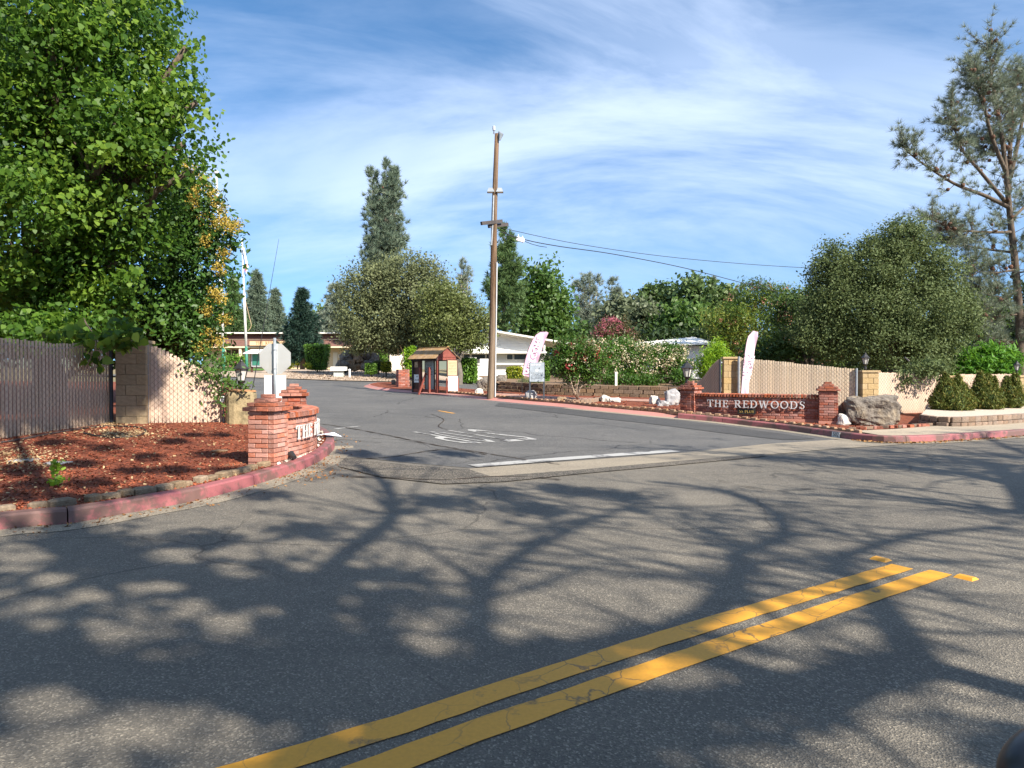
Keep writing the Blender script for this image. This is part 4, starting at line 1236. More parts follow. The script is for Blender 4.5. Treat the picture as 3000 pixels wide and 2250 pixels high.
# loose bricks along the sidewalk edge
loose = empty('loose_brick_row', G(2600, 1252, .12), label='broken row of loose bricks edging the sidewalk below the boulder', cat='brick edging')
for i in range(16):
    px = 2500 + i * 15 + rb.uniform(-5, 5); g = G(px, 1259 - i * .75 + rb.uniform(-1.5, 1.5), .13) - loose.location
    piece('brick', rb.choice(BR['brick_cap'] if i % 3 else WBK['planter_block']), loose, TRS(g + Vector((0, 0, .03)), rb.uniform(-.6, .9), (rb.uniform(.12, .2), .09, .065)))
# scalloped edging, right bed
EDG = [chamfer_box('edging_block', .10, 'edging_brown', .02, s) for s in range(3)]
EDGG = [chamfer_box('edging_block', .16, 'edging_grey', .06, s) for s in range(4)]
er = empty('scalloped_edging', G(2470, 1270, .12), label='row of scalloped brown edging blocks behind the right kerb', cat='brick edging')
iE = RPATH.index(min(RPATH, key=lambda p: (p - xy(G(2500, 1289))).length))
epath = offset_path(RPATH[iE:] + IPATH[1:44], -.20)
for k_, p_ in enumerate(epath):
    if k_ > len(RPATH) - iE: 
        pass
epath2 = offset_path(RPATH[iE:], -.21) + offset_path(IPATH[2:52], -.38)
E2 = [Vector((p.x, p.y)) for p in catmull(epath2[::4], 4)]; LE = plen(E2); s = 0; k = 0
while s < LE - .2:
    w = (.155, .095)[k % 2]; p, t = along(E2, s + w / 2); hgt = (.12, .09)[k % 2] * (1.0 if s < 6.5 else .8)
    piece('edging_block', EDG[k % 3], er, TRS(Vector((p.x, p.y, gz(p.x, p.y) + .085 + hgt / 2)) - er.location, math.atan2(t.y, t.x), (w - .008, .085, hgt)))
    s += w; k += 1
# rounded pavers, left bed
el = empty('paver_edging', G(300, 1490, .12), label='line of half-buried tan pavers behind the curved red kerb', cat='brick edging')
i0 = min(range(len(LPATH)), key=lambda i: (LPATH[i] - xy(G(-60, 1560))).length)
E3 = [Vector((p.x, p.y)) for p in offset_path(LPATH[i0:tipL - 3], .34)]; LE = plen(E3); s = 0; k = 0
while s < LE - .2:
    w = rb.choice((.20, .15, .23, .17)); p, t = along(E3, s + w / 2); p = p + Vector((rb.uniform(-.02, .02), rb.uniform(-.02, .02)))
    piece('edging_block', EDGG[k % 4], el, TRS(Vector((p.x, p.y, gz(p.x, p.y) + .135 + rb.uniform(-.015, .01))) - el.location, math.atan2(t.y, t.x) + rb.uniform(-.08, .08), (w - .012, .13, .10)))
    s += w + rb.choice((0, 0, .02, .0, .12)); k += 1
# hose and small things on the left bed
pmat('hose_black', (.02, .02, .02), None, rough=.7)
hp = [G(px, py, .13) for px, py in ((232, 1256), (300, 1249), (370, 1249), (415, 1254), (427, 1266), (400, 1277), (340, 1281), (280, 1276), (245, 1268))]
tag(MB().tube(catmull(hp, 6), .016, 6).build('irrigation_hose', 'hose_black'), 'black irrigation hose looped on the bed before the block pillar', 'hose')
hp = [G(px, py, .13) for px, py in ((0, 1297), (60, 1287), (140, 1272), (235, 1256))]
tag(MB().tube(catmull(hp, 6), .02, 6).build('drip_pipe', 'wood_dark'), 'dark drip pipe running along the foot of the tan fence', 'pipe')
for px, py, lab in ((858, 1350, 'small black spotlight on the pebbles near the near pillar of the curved sign'), (922, 1298, 'small black spotlight at the bend of the red kerb')):
    g = G(px, py, .13); sp = empty('garden_spotlight', g, R(140), lab, 'spotlight', 'garden spotlights')
    MB().tube([(0, 0, -.03), (0, 0, .05)], .012, 6).build('stake', 'lamp_black', sp)
    MB().tube([(-.05, 0, .05), (.03, 0, .085), (.06, 0, .10)], [.03, .045, .05], 10).build('lamp_head', 'lamp_black', sp)
pmat('paper', (.66, .70, .78), (.58, .62, .70), 4, .6)
g = G(955, 1279, .14)
tag(MB().add([(-.22, -.05, .01), (.0, -.12, .05), (.30, -.02, .0), (.12, .10, .07), (-.15, .12, .03)], [(0, 1, 3, 4), (1, 2, 3)]).build('paper_sheet', 'paper'), 'crumpled pale paper sheet lying on the bend of the red kerb', 'paper').location = g

# ------------------------------------------------------------------ house number on the kerb
g = G(2446, 1283); i = min(range(len(RPATH)), key=lambda k: (RPATH[k] - xy(g)).length)
t = (RPATH[i - 1] - RPATH[i + 1]).normalized(); nr = Vector((-t.y, t.x, 0))
nr = nr if nr.y < 0 else -nr
hn = empty('house_number', (RPATH[i].x + nr.x * .006, RPATH[i].y + nr.y * .006, gz(RPATH[i].x, RPATH[i].y)), math.atan2(t.y, t.x), 'white painted 502 house number on the pink kerb', 'house number')
MB().box((0, .0, .068), (.26, .006, .115), M=Matrix.Rotation(R(-6), 3, 'X')).build('panel', 'white_enamel', hn)
me = solid_text('502', .13, .001); o = link('digits', me, 'print_dark', hn); o.location = (0, -.006, .068); o.rotation_euler = (R(90 - 6), 0, 0)

# ------------------------------------------------------------------ notice shelter
gk = G(1309, 1151, .09)
kk = gk.y / 27.0
ks = empty('notice_shelter', gk, math.atan2(.72, -.69), 'small red wooden notice shelter with cedar shingle roof by the utility pole', 'notice shelter')
Lk, Wk, He, Hr = 1.72 * kk, 1.0 * kk, 0.0, 0.0
He = zat(1047, gk.y + .3) - gk.z; Hr = zat(1018, gk.y + .3) - gk.z
# local x along the ridge (away), local y: -x_world side...  front (street) side is local +y
F = 1
def kbox(c, s, name, mat, par=ks, rz=0.0, M=None): return MB().box(c, s, rz, M).build(name, mat, par)
for x in (.06, Lk - .06):
    for y in (-Wk * .42, Wk * .42): kbox((x, y, He / 2), (.10, .10, He), 'post', 'wood_red' if x < .2 else 'wood_dark')
for x in (.48, 1.08):
    kbox((x * kk, Wk * .5, He * .36), (.085, .085, He * .72), 'post', 'wood_red')
kbox((.78 * kk, Wk * .62, He * .25), (.06, .06, He * .66), 'brace', 'wood_red', M=Matrix.Rotation(R(22), 3, 'X'))
for k in range(6):
    kbox(((1.14 + k * .105) * kk, Wk * .40, He * .48), (.098 * kk, .03, He * .96), 'plank', 'wood_plank')
kbox((Lk / 2, Wk * .46, He - .07), (Lk, .08, .13), 'beam', 'wood_dark')
kbox((Lk / 2, -Wk * .46, He - .07), (Lk, .08, .13), 'beam', 'wood_dark')
kbox((.03, 0, He - .06), (.07, Wk * .9, .11), 'beam', 'wood_red')
kbox((.5 * Lk, Wk * .4, .08), (Lk * .9, .1, .12), 'sill', 'wood_red')
# gable boards
gab = MB().add([(-.02, -Wk * .52, He), (-.02, Wk * .52, He), (-.02, 0, Hr - .02), (.02, -Wk * .52, He), (.02, Wk * .52, He), (.02, 0, Hr - .02)], [(0, 1, 2), (5, 4, 3), (0, 3, 4, 1), (1, 4, 5, 2), (2, 5, 3, 0)]).build('gable', 'wood_red', ks)
SHK = [chamfer_box('shingle', .05, 'shake', .02, s) for s in range(3)]
for sgn in (1, -1):
    ew, ez = Wk * .62, He - .06
    sl = math.hypot(ew, Hr - ez); ang = math.atan2(Hr - ez, ew)
    M0 = Matrix.Rotation(-sgn * ang, 4, 'X')
    deck = MB().box((Lk / 2, sgn * ew / 2, (Hr + ez) / 2 - .018), (Lk + .10, sl - .04, .02), M=M0.to_3x3()).build('roof_deck', 'wood_dark', ks)
    rows, cols = 5, 12
    for r_ in range(rows):
        for c in range(cols):
            u = (r_ + .5) / rows; wdt = (Lk + .16) / cols
            cx = -.08 + (c + .5 + (.5 if r_ % 2 else 0) * .6) * wdt
            if cx > Lk + .1: continue
            M = Matrix.Translation((cx, sgn * ew * (1 - u), ez + (Hr - ez) * u + .012)) @ M0 @ Matrix.Rotation(sgn * -.05, 4, 'X') @ Matrix.Rotation(rb.uniform(-.02, .02), 4, 'Z') @ Matrix.Diagonal((wdt * .95, sl / rows * 1.22, .016, 1))
            piece('shingle', SHK[(r_ + c) % 3], deck, M)
MB().box((Lk / 2, 0, Hr + .012), (Lk + .18, .10, .03)).build('ridge_board', 'shake', ks)
def text_on(body, size, mat, par, loc, rot, name='lettering'):
    o = link(name, solid_text(body, size, .0008), mat, par); o.location = loc; o.rotation_euler = rot; return o
fr = (R(90), 0, R(180))                      # text facing local +y
def lines(par, x, y, z0, w, n, dz, mat, h=.012, seed=0, rot=R(180)):
    rr = random.Random(seed); b = MB()
    for i in range(n):
        xx = -w / 2
        while xx < w / 2:
            l = rr.uniform(.03, .09) * w / .5
            if rr.random() < .85: b.box((xx + l / 2, 0, -i * dz), (min(l, w / 2 - xx), .002, h))
            xx += l + .02 * w / .5
    o = b.build('print', mat, par); o.location = (x, y, z0); o['kind'] = 'stuff'; return o
nb = kbox((.78 * kk, Wk * .26, He * .53), (.56 * kk, .03, He * .88), 'notice_board', 'board_grey')
text_on('NOTICE', .115 * kk, 'print_dark', nb, (.78 * kk, Wk * .26 + .02, He * .88), fr)
for i, tx in enumerate(('PURCHASER OF ANY', 'MOBILE HOME')):
    text_on(tx, .048 * kk, 'print_dark', nb, (.78 * kk, Wk * .26 + .02, He * .81 - i * .065), fr)
lines(nb, .78 * kk, Wk * .26 + .017, He * .70, .42 * kk, 5, .065, 'print_dark', .03, 4)
fb = kbox((.78 * kk, Wk * .26 - .012, He * .53), (.66 * kk, .03, He * .94), 'board_frame', 'wood_dark')
ns = kbox((1.38 * kk, Wk * .40 + .025, He * .40), (.46 * kk, .012, He * .23), 'sign_plate', 'board_white')
text_on('NO', .085 * kk, 'print_dark', ns, (1.38 * kk, Wk * .40 + .034, He * .455), fr)
text_on('SOLICITING', .068 * kk, 'print_dark', ns, (1.38 * kk, Wk * .40 + .034, He * .355), fr)
s2 = kbox((1.46 * kk, Wk * .40 + .025, He * .80), (.20 * kk, .012, .22 * kk), 'sign_plate', 'board_tan')
lines(s2, 1.46 * kk, Wk * .40 + .034, He * .80 - .03, .14 * kk, 2, .05, 'print_brown', .02, 6)
# boards on the sunny end
tb = kbox((-.10, -Wk * .20, He * .70), (.02, .46 * kk, He * .42), 'map_board', 'board_tan')
kbox((-.085, -Wk * .20, He * .70), (.03, .54 * kk, He * .47), 'board_frame', 'wood_plank')
wbrd = kbox((-.14, -Wk * .20, He * .26), (.016, .48 * kk, He * .42), 'white_board', 'board_white')
for par, zz, mt, sd in ((tb, He * .86, 'print_brown', 8), (wbrd, He * .42, 'print_faint', 9)):
    b = MB(); rr = random.Random(sd)
    for i in range(8):
        yy = -.18 * kk
        while yy < .18 * kk:
            l = rr.uniform(.03, .08)
            b.box((0, yy + l / 2, -i * He * .043), (.002, min(l, .18 * kk - yy + .01), .010)); yy += l + .02
    o = b.build('print', mt, par); o['kind'] = 'stuff'; o.location = (-.112 if par is tb else -.150, -Wk * .20, zz)
for y in (-.48, .10): kbox((-.12, y * Wk, He * .2), (.04, .04, He * .42), 'stake', 'wood_red')
# red brick planter beside the shelter
gpn = G(1180, 1134, .09)
bp_ = empty('brick_planter', gpn, R(22), 'square dark red brick planter with a bare stem left of the shelter', 'planter')
wp = 33 / FPX * gpn.y; hp_ = zat(1084, gpn.y) - gpn.z
MB().box((0, 0, hp_ / 2 - .03), (wp * .93, wp * .93, hp_ - .02)).build('core', 'mortar', bp_)
for k in range(int(hp_ / .075) + 1):
    if (k + 1) * .075 <= hp_ + .03: course_ring('brick_red', bp_, (0, 0), wp, k * .075, .075, 0, (0, .11)[k % 2])
MB().tube([(0, 0, hp_ - .1), (-.05, 0, hp_ + .4), (.06, 0, hp_ + .75), (-.12, .05, hp_ + 1.15)], [.03, .022, .015, .006], 6).build('stem', 'wood_pole', bp_)
MB().tube([(-.05, 0, hp_ + .4), (-.2, .05, hp_ + .7), (-.22, .05, hp_ + 1.0)], [.015, .01, .004], 6).build('stem', 'wood_pole', bp_)

# ------------------------------------------------------------------ metal notice board on two legs
gn = G(1573, 1173, .10); dN = gn.y
mb = empty('metal_notice_board', gn, label='pale grey metal notice board on two dark legs beside the pink WELCOME flag', cat='notice board')
kN = dN / FPX
for dx in (-20.5, 20.5): MB().box((dx * kN, 0, (zat(1062, dN) - gn.z) / 2 - .05), (.055, .04, zat(1062, dN) - gn.z + .1)).build('leg', 'galv_dark', mb)
zc_ = zat(1090, dN) - gn.z
MB().box((0, -.03, zc_), (43 * kN, .015, 56 * kN)).build('panel', 'alum_board', mb)
lines(mb, 0, -.040, zc_ - 3 * kN, 34 * kN, 6, 4.0 * kN, 'print_dark', 1.1 * kN, 12)
lines(mb, 0, -.040, zc_ + 21 * kN, 36 * kN, 1, .1, 'print_faint', 4.5 * kN, 15)
MB().add([(-4 * kN, -.040, zc_ + 2 * kN), (2 * kN, -.040, zc_ + 2 * kN), (4 * kN, -.040, zc_ + 6 * kN), (0, -.040, zc_ + 9 * kN), (-4 * kN, -.040, zc_ + 7 * kN)], [(0, 1, 2, 3, 4)]).build('print', 'board_white', mb)
MB().add([(6 * kN, -.040, zc_ + 8 * kN), (9 * kN, -.040, zc_ + 12 * kN), (5 * kN, -.040, zc_ + 13 * kN)], [(0, 1, 2)]).build('print', 'print_dark', mb)

# ------------------------------------------------------------------ feather flags
def feather(label, left, right, d, mat, base_px, name='feather_flag'):
    n = 40
    Lp = catmull([V(*p, d) for p in left], 8); Rp = catmull([V(*p, d) for p in right], 8)
    def res(P):
        tot = [0]
        for a, b_ in zip(P, P[1:]): tot.append(tot[-1] + (b_ - a).length)
        out = []
        for q in range(n + 1):
            s_ = tot[-1] * q / n; i = max(1, next((j for j, t in enumerate(tot) if t >= s_ - 1e-9), len(tot) - 1))
            out.append(P[i - 1].lerp(P[i], (s_ - tot[i - 1]) / max(1e-9, tot[i] - tot[i - 1])))
        return out
    A, B = res(Lp), res(Rp)
    base = at(base_px, d, .05)
    root = empty(name, base, label=label, cat='banner flag', group='pink feather flags')
    m = 10; vs = []; fs = []
    for i in range(n + 1):
        for j in range(m + 1):
            p = A[i].lerp(B[i], j / m) - base
            p.y += .03 * math.sin(i * .35 + j * .4) * (j / m)
            vs.append(p)
    for i in range(n):
        for j in range(m):
            a = i * (m + 1) + j; fs.append((a, a + 1, a + m + 2, a + m + 1))
    k0 = len(vs)
    vs2 = [v + Vector((0, .006, 0)) for v in vs]
    cl = MB().add(vs + vs2, fs + [tuple(x + k0 for x in f[::-1]) for f in fs]).build('cloth', mat, root, True)
    pole = [Vector((A[0].x - base.x - .02, 0, -.1))] + [A[i] - base + Vector((-.015, 0, 0)) for i in range(0, n + 1, 4)]
    MB().tube(pole, [.014] * 3 + [.01] * (len(pole) - 3), 6).build('pole', 'lamp_black', root)
    return root, base
c7 = lambda x, y: (1520 + x / 7.54, 960 + y / 7.54)
fl, fb_ = feather('pink feather flag reading WELCOME behind the metal notice board',
    [c7(80, 1030), c7(150, 700), c7(210, 500), c7(270, 350), c7(330, 230), c7(400, 140), c7(470, 95), c7(540, 78), c7(600, 84)],
    [c7(260, 1110), c7(330, 960), c7(420, 760), c7(480, 560), c7(540, 380), c7(590, 270), c7(620, 190), c7(640, 140), c7(655, 112)], dN + 3.2, 'flag_pink', 1527)
dF = dN + 3.2
o = link('lettering', solid_text('WELCOME', .33 * dF / 27, .001), 'flag_white', fl)
pt = (V(*c7(345, 610), dF) - fb_); o.location = (pt.x, -.05, pt.z); o.rotation_euler = (R(90), R(-72), 0); o.scale = (1.0, .92, 1)
c8 = lambda x, y: (2130 + x / 8.293, 960 + y / 8.293)
fl2, fb2 = feather('pink feather flag reading HOMES FOR SALE behind the red brick sign',
    [c8(330, 1760), c8(345, 1590), c8(370, 1250), c8(400, 900), c8(440, 600), c8(480, 350), c8(520, 210), c8(570, 130), c8(640, 75)],
    [c8(500, 1760), c8(515, 1600), c8(550, 1300), c8(600, 1080), c8(650, 750), c8(690, 480), c8(735, 250), c8(745, 150), c8(750, 105)], 20.3, 'flag_pink_pale', 2172)
for tx, cx_, cy_, sz in (('HOMES', 478, 880, .20), ('FOR SALE', 570, 960, .165)):
    o = link('lettering', solid_text(tx, sz, .001), 'flag_white', fl2)
    pt = V(*c8(cx_, cy_), 20.3) - fb2; o.location = (pt.x, -.05, pt.z); o.rotation_euler = (R(90), R(-80), 0)
o = link('lettering', solid_text('&', .08, .001), 'flag_white', fl2); bpy.data.objects.remove(o)

# ------------------------------------------------------------------ flagpoles
for (px, bot, top, wp_, lab, gy) in ((657, 1086, 512, 9.5, 'tall white and green flagpole with a ball top half hidden by the yellow tree', 1018), (724, 1090, 702, 8.0, 'shorter white and green flagpole with a limp flag', 1015)):
    d = 50.0; bx = at(px, d, .05)
    fpn = empty('flagpole', bx, label=lab, cat='flagpole', group='clubhouse flagpoles')
    tx = (634 if px == 657 else 709)
    tp = V(tx, top, d) - bx; r0 = wp_ / 2 / FPX * d
    gzt = tp * ((zat(gy, d) - bx.z) / tp.z)
    MB().tube([(0, 0, -.2), gzt], [r0, r0 * .97], 12).build('lower_pole', 'pole_green', fpn, True)
    mid_ = gzt.lerp(tp, .5)
    MB().tube([gzt, mid_, mid_ * 1.001, tp], [r0 * .93, r0 * .85, r0 * .65, r0 * .5], 12).build('upper_pole', 'white_enamel', fpn, True)
    if px == 657:
        MB().lathe([(.02, -.2), (.14, -.1), (.18, 0), (.14, .1), (.02, .18)], 12, tp + Vector((0, 0, .15))).build('ball', 'insulator', fpn, True)
    else:
        MB().lathe([(.04, 0), (.05, .05), (.01, .08)], 10, tp).build('cap', 'white_enamel', fpn)
        def fp_(x, y): return V(x, y, d) - bx
        pm = [(714, 728), (716, 745), (719, 770), (724, 795), (722, 805)]; pe = [(716, 726), (721, 750), (727, 775), (728, 783), (726, 792)]
        vs = []
        for a_, b_ in zip(pm, pe):
            for j in range(5):
                p = fp_(*a_).lerp(fp_(*b_), j / 4); p.y += -.12 + .10 * math.sin(j * 2.2); vs.append(p)
        fs = [(i * 5 + j, i * 5 + j + 1, i * 5 + j + 6, i * 5 + j + 5) for i in range(4) for j in range(4)]
        vs2 = [v + Vector((0, .02, 0)) for v in vs]
        fc = MB().add(vs + vs2, fs + [tuple(x + len(vs) for x in f[::-1]) for f in fs]).build('flag', 'flag_white', fpn)
        pmat('flag_red', (.60, .09, .07), None, rough=.8)
        q = [fp_(*p) + Vector((0, -.26, 0)) for p in ((722, 779), (728, 774), (727, 787), (721, 801))]
        MB().add(q + [v + Vector((0, .01, 0)) for v in q], [(0, 1, 2, 3), (7, 6, 5, 4)]).build('red_stripe', 'flag_red', fc)
        MB().tube(catmull([fp_(720, 885), fp_(731, 930), fp_(736, 950), (fp_(733, 962)), fp_(727, 969)], 5), .02, 5).build('halyard', 'board_tan', fpn)

# ------------------------------------------------------------------ clubhouse
pmat('stucco', (.66, .53, .34), (.60, .48, .30), 4, .9)
pmat('roof_brown', (.18, .095, .075), (.12, .062, .05), 3, .95, .5, 20, stretch=(1, 1, 6))
pmat('trim_cream', (.70, .60, .42), None, rough=.8)
pmat('trim_white', (.72, .70, .64), None, rough=.8)
pmat('door_white', (.74, .68, .56), None, rough=.7)
pmat('glass_dark', (.03, .04, .05), (.06, .07, .075), 2, .12, spec=.6)
pmat('shade_brown', (.10, .07, .05), None, rough=.9)
pmat('sign_board', (.66, .48, .28), None, rough=.8)
dC = 84.0
cb = at(890, dC); kc = dC / FPX
def cx_(px): return (px - 890) * kc
def czz(py): return zat(py, dC) - cb.z
club = empty('clubhouse', cb, label='long low clubhouse with brown shingle roof and cream walls behind the gravel', cat='building')
x0, x1 = cx_(560), cx_(1190)
MB().box(((x0 + x1) / 2, 5, czz(1017) / 2 - .5), (x1 - x0 - 2, 8, czz(1017) + 1)).build('wall', 'stucco', club)
def band(yb, yt, fb, ft, name, mat):
    return MB().add([(x0, -fb, czz(yb)), (x1, -fb, czz(yb)), (x1, -ft, czz(yt)), (x0, -ft, czz(yt)), (x0, 6, czz(yb)), (x1, 6, czz(yb)), (x1, 6, czz(yt)), (x0, 6, czz(yt))],
                    [(0, 1, 2, 3), (1, 5, 6, 2), (5, 4, 7, 6), (4, 0, 3, 7), (3, 2, 6, 7), (4, 5, 1, 0)]).build(name, mat, club)
lowr = band(1016, 995.5, 1.2, .1, 'lower_roof', 'roof_brown')
upr = band(993.8, 978.5, .25, -.35, 'upper_roof', 'roof_brown')
MB().box(((x0 + x1) / 2, 2.5, czz(994.6)), (x1 - x0 + .1, 5.4, 1.6 * kc)).build('roof_lip', 'trim_cream', lowr)
MB().box(((x0 + x1) / 2, 3, czz(976.5)), (x1 - x0 + .3, 7.6, 3.6 * kc)).build('parapet', 'trim_white', upr)
MB().box(((x0 + x1) / 2, -1.1, czz(1018)), (x1 - x0 + .2, .3, 3.6 * kc)).build('fascia', 'trim_cream', lowr)
for px in (668, 714, 790, 1040, 1085): MB().box((cx_(px), -.95, czz(1017) / 2), (.28, .28, czz(1017))).build('post', 'trim_cream', club)
for (a_, b_, t_, bo, mt, nm) in ((640, 700, 1024, 1062, 'shade_brown', 'window'), (705, 712, 1024, 1066, 'shade_brown', 'window'), (740, 830, 1030, 1070, 'glass_dark', 'window'), (970, 983, 1032, 1078, 'door_white', 'door'), (985, 990, 1038, 1048, 'door_white', 'light_box'), (1100, 1140, 1025, 1070, 'glass_dark', 'window')):
    w = MB().box((cx_((a_ + b_) / 2), .97, czz((t_ + bo) / 2)), ((b_ - a_) * kc, .10, (bo - t_) * kc)).build(nm, mt, club)
    if nm == 'window':
        for xx in (a_, (a_ + b_) / 2, b_): MB().box((cx_(xx), .88, czz((t_ + bo) / 2)), (.09, .12, (bo - t_) * kc + .1)).build('mullion', 'trim_cream', w)
sbd = MB().box((cx_(803), -1.6, czz(1007.5)), (112 * kc, .12, 12.5 * kc)).build('sign_board', 'sign_board', club)
MB().box((cx_(803), -1.6, czz(1000.5)), (114 * kc, .16, 1.4 * kc)).build('sign_trim', 'roof_brown', sbd)
xx = cx_(765)
for c in 'THE REDWOODS':
    if c == ' ': xx += .22; continue
    a_, me = glyph_mesh(c, .30, .01, .25); o = link('letter', me, 'print_brown', sbd); o.location = (xx, -1.665, czz(1010.5)); xx += a_ + .05
# gate fence right of the clubhouse
gf = empty('white_picket_gate', at(1170, 60), label='pale picket gate and wall glimpsed under the oak', cat='gate')
for k in range(9): MB().box(((k - 4) * .16, 0, 1.9), (.09, .04, .85)).build('picket', 'trim_white', gf)
MB().box((0, .1, .75), (1.7, .12, 1.4)).build('panel', 'door_white', gf)

# ------------------------------------------------------------------ white mobile home
pmat('siding_white', (.78, .775, .74), (.72, .715, .69), 2, .6)
pmat('siding_grey', (.50, .50, .46), (.45, .45, .42), 2, .7)
dH = 56.0
hb = at(1470, dH); kh = dH / FPX
def hx(px): return (px - 1470) * kh
def hz(py): return zat(py, dH) - hb.z
home = empty('mobile_home', hb, label='white mobile home with low gable roof and strip windows behind the utility pole', cat='house')
xa, xb = hx(1330), hx(1597); pk = hx(1440)
# upper gable of lap siding: each board a piece
zt = lambda px_: hz(974) + (hz(993) - hz(974)) * (px_ - 1479) / (1596 - 1479)
MB().prism([(xa, hz(1036)), (xb, hz(1036)), (xb, hz(996)), (hx(1440), hz(970)), (xa, hz(990))], 0.06, 8).build('gable_wall', 'siding_white', home)
for k in range(9):
    z = hz(1036) + k * .14 ; 
    xr = xb if z + .14 < hz(996) else hx(1597) - (z + .14 - hz(996)) / max(.01, (hz(970) - hz(996))) * (hx(1597) - hx(1440))
    xl = xa if z + .14 < hz(990) else hx(1330) + (z + .14 - hz(990)) / max(.01, (hz(970) - hz(990))) * (hx(1440) - hx(1330))
    if xr - xl < 1: break
    MB().add([(xl, -.015, z), (xr, -.015, z), (xr, .03, z + .132), (xl, .03, z + .132), (xl, .07, z), (xr, .07, z), (xr, .07, z + .132), (xl, .07, z + .132)], [(0, 1, 2, 3), (4, 7, 6, 5), (0, 4, 5, 1), (3, 2, 6, 7), (0, 3, 7, 4), (1, 5, 6, 2)]).build('lap_board', 'siding_white', home)
MB().box(((xa + xb) / 2, 4, (hz(1036) + hz(1070)) / 2), (xb - xa - .02, 7.9, hz(1036) - hz(1070))).build('window_wall', 'siding_grey', home)
MB().box(((xa + xb) / 2, 4.02, hz(1070) / 2 - .4), (xb - xa - .05, 7.8, hz(1070) + .8)).build('lower_wall', 'siding_white', home)
for k in range(6):
    MB().box(((hx(1452) + hx(1530)) / 2, .10, hz(1070) - .12 - k * .19), (hx(1530) - hx(1452), .05, .178)).build('lap_board', 'siding_white', home)
MB().box(((xa + xb) / 2, -.30, hz(1033.5)), (xb - xa + .2, .75, 5 * kh)).build('awning', 'trim_white', home)
MB().box((hx(1490), -.10, hz(1067.5)), (hx(1530) - hx(1450), .35, 4 * kh)).build('shelf', 'trim_white', home)
for (a_, b_) in ((1357, 1378), (1380, 1423), (1424, 1452), (1484, 1503), (1505, 1546), (1548, 1580)):
    w = MB().box((hx((a_ + b_) / 2), .02, hz(1046)), ((b_ - a_) * kh, .06, 17 * kh)).build('window_frame', 'trim_white', home)
    MB().box((hx((a_ + b_) / 2), -.03, hz(1046)), ((b_ - a_) * kh - .09, .03, 17 * kh - .09)).build('pane', 'glass_dark', w)
MB().add([(hx(1436), -1.0, hz(967)), (hx(1700), -1.0, hz(1011)), (hx(1700), -1.0, hz(1016)), (hx(1436), -1.0, hz(972)), (hx(1436), 9, hz(967)), (hx(1700), 9, hz(1011)), (hx(1700), 9, hz(1016)), (hx(1436), 9, hz(972))], [(0, 1, 5, 4), (3, 7, 6, 2), (0, 3, 2, 1), (4, 5, 6, 7), (1, 2, 6, 5), (0, 4, 7, 3)]).build('roof', 'trim_white', home)
MB().add([(hx(1440), -.9, hz(968)), (hx(1310), -.9, hz(990)), (hx(1310), -.9, hz(994)), (hx(1440), -.9, hz(972)), (hx(1440), 9, hz(968)), (hx(1310), 9, hz(990)), (hx(1310), 9, hz(994)), (hx(1440), 9, hz(972))], [(0, 4, 5, 1), (3, 2, 6, 7), (0, 1, 2, 3), (4, 7, 6, 5), (1, 5, 6, 2), (0, 3, 7, 4)]).build('roof', 'trim_white', home)
for px in (1594, 1660): MB().box((hx(px), -.6, hz(1010) / 2), (.14, .14, hz(1008))).build('carport_post', 'trim_white', home)
MB().box((hx(1625), 6, 1.0), (hx(1690) - hx(1597), .2, 2.6)).build('carport_back', 'shade_brown', home)
gt = empty('driveway_gate', at(1395, 50), label='grey slatted gate and pale panel right of the clipped hedge', cat='gate')
for k in range(5): MB().box(((k - 3) * .13 - .15, 0, .85), (.10, .05, 1.7)).build('slat', 'siding_grey', gt)
MB().box((.85, .03, .8), (1.15, .08, 1.6)).build('panel', 'siding_white', gt)

# second home, mostly behind the myrtles
dM = 44.0; mbp = at(1960, dM); km = dM / FPX
def mx_(px): return (px - 1960) * km
def mz_(py): return zat(py, dM) - mbp.z
h2 = empty('mobile_home', mbp, label='white home with pale ribbed roof showing above the white myrtles', cat='house')
MB().box((mx_(1960), 3, mz_(1015) / 2), (mx_(2090) - mx_(1840), 5.8, mz_(1012))).build('wall', 'siding_white', h2)
rp_ = MB().add([(mx_(1840), -.4, mz_(1012)), (mx_(2095), -.4, mz_(1006)), (mx_(2070), 3, mz_(980)), (mx_(1850), 3, mz_(1001)), (mx_(1840), -.4, mz_(1015)), (mx_(2095), -.4, mz_(1010)), (mx_(2070), 3, mz_(984)), (mx_(1850), 3, mz_(1005))], [(0, 1, 2, 3), (4, 7, 6, 5), (0, 4, 5, 1), (1, 5, 6, 2), (2, 6, 7, 3), (3, 7, 4, 0)]).build('roof', 'trim_white', h2)
for k in range(12):
    u = (k + .5) / 12
    A = Vector((mx_(1840 + 255 * u), -.42, mz_(1012 - 6 * u) + .02)); B = Vector((mx_(1850 + 220 * u), 2.98, mz_(1001 - 21 * u) + .02))
    MB().tube([A, B], .025, 5).build('rib', 'trim_white', rp_)
MB().box((mx_(1890), -.02, mz_(1050)), (1.2, .06, .8)).build('window', 'glass_dark', h2)

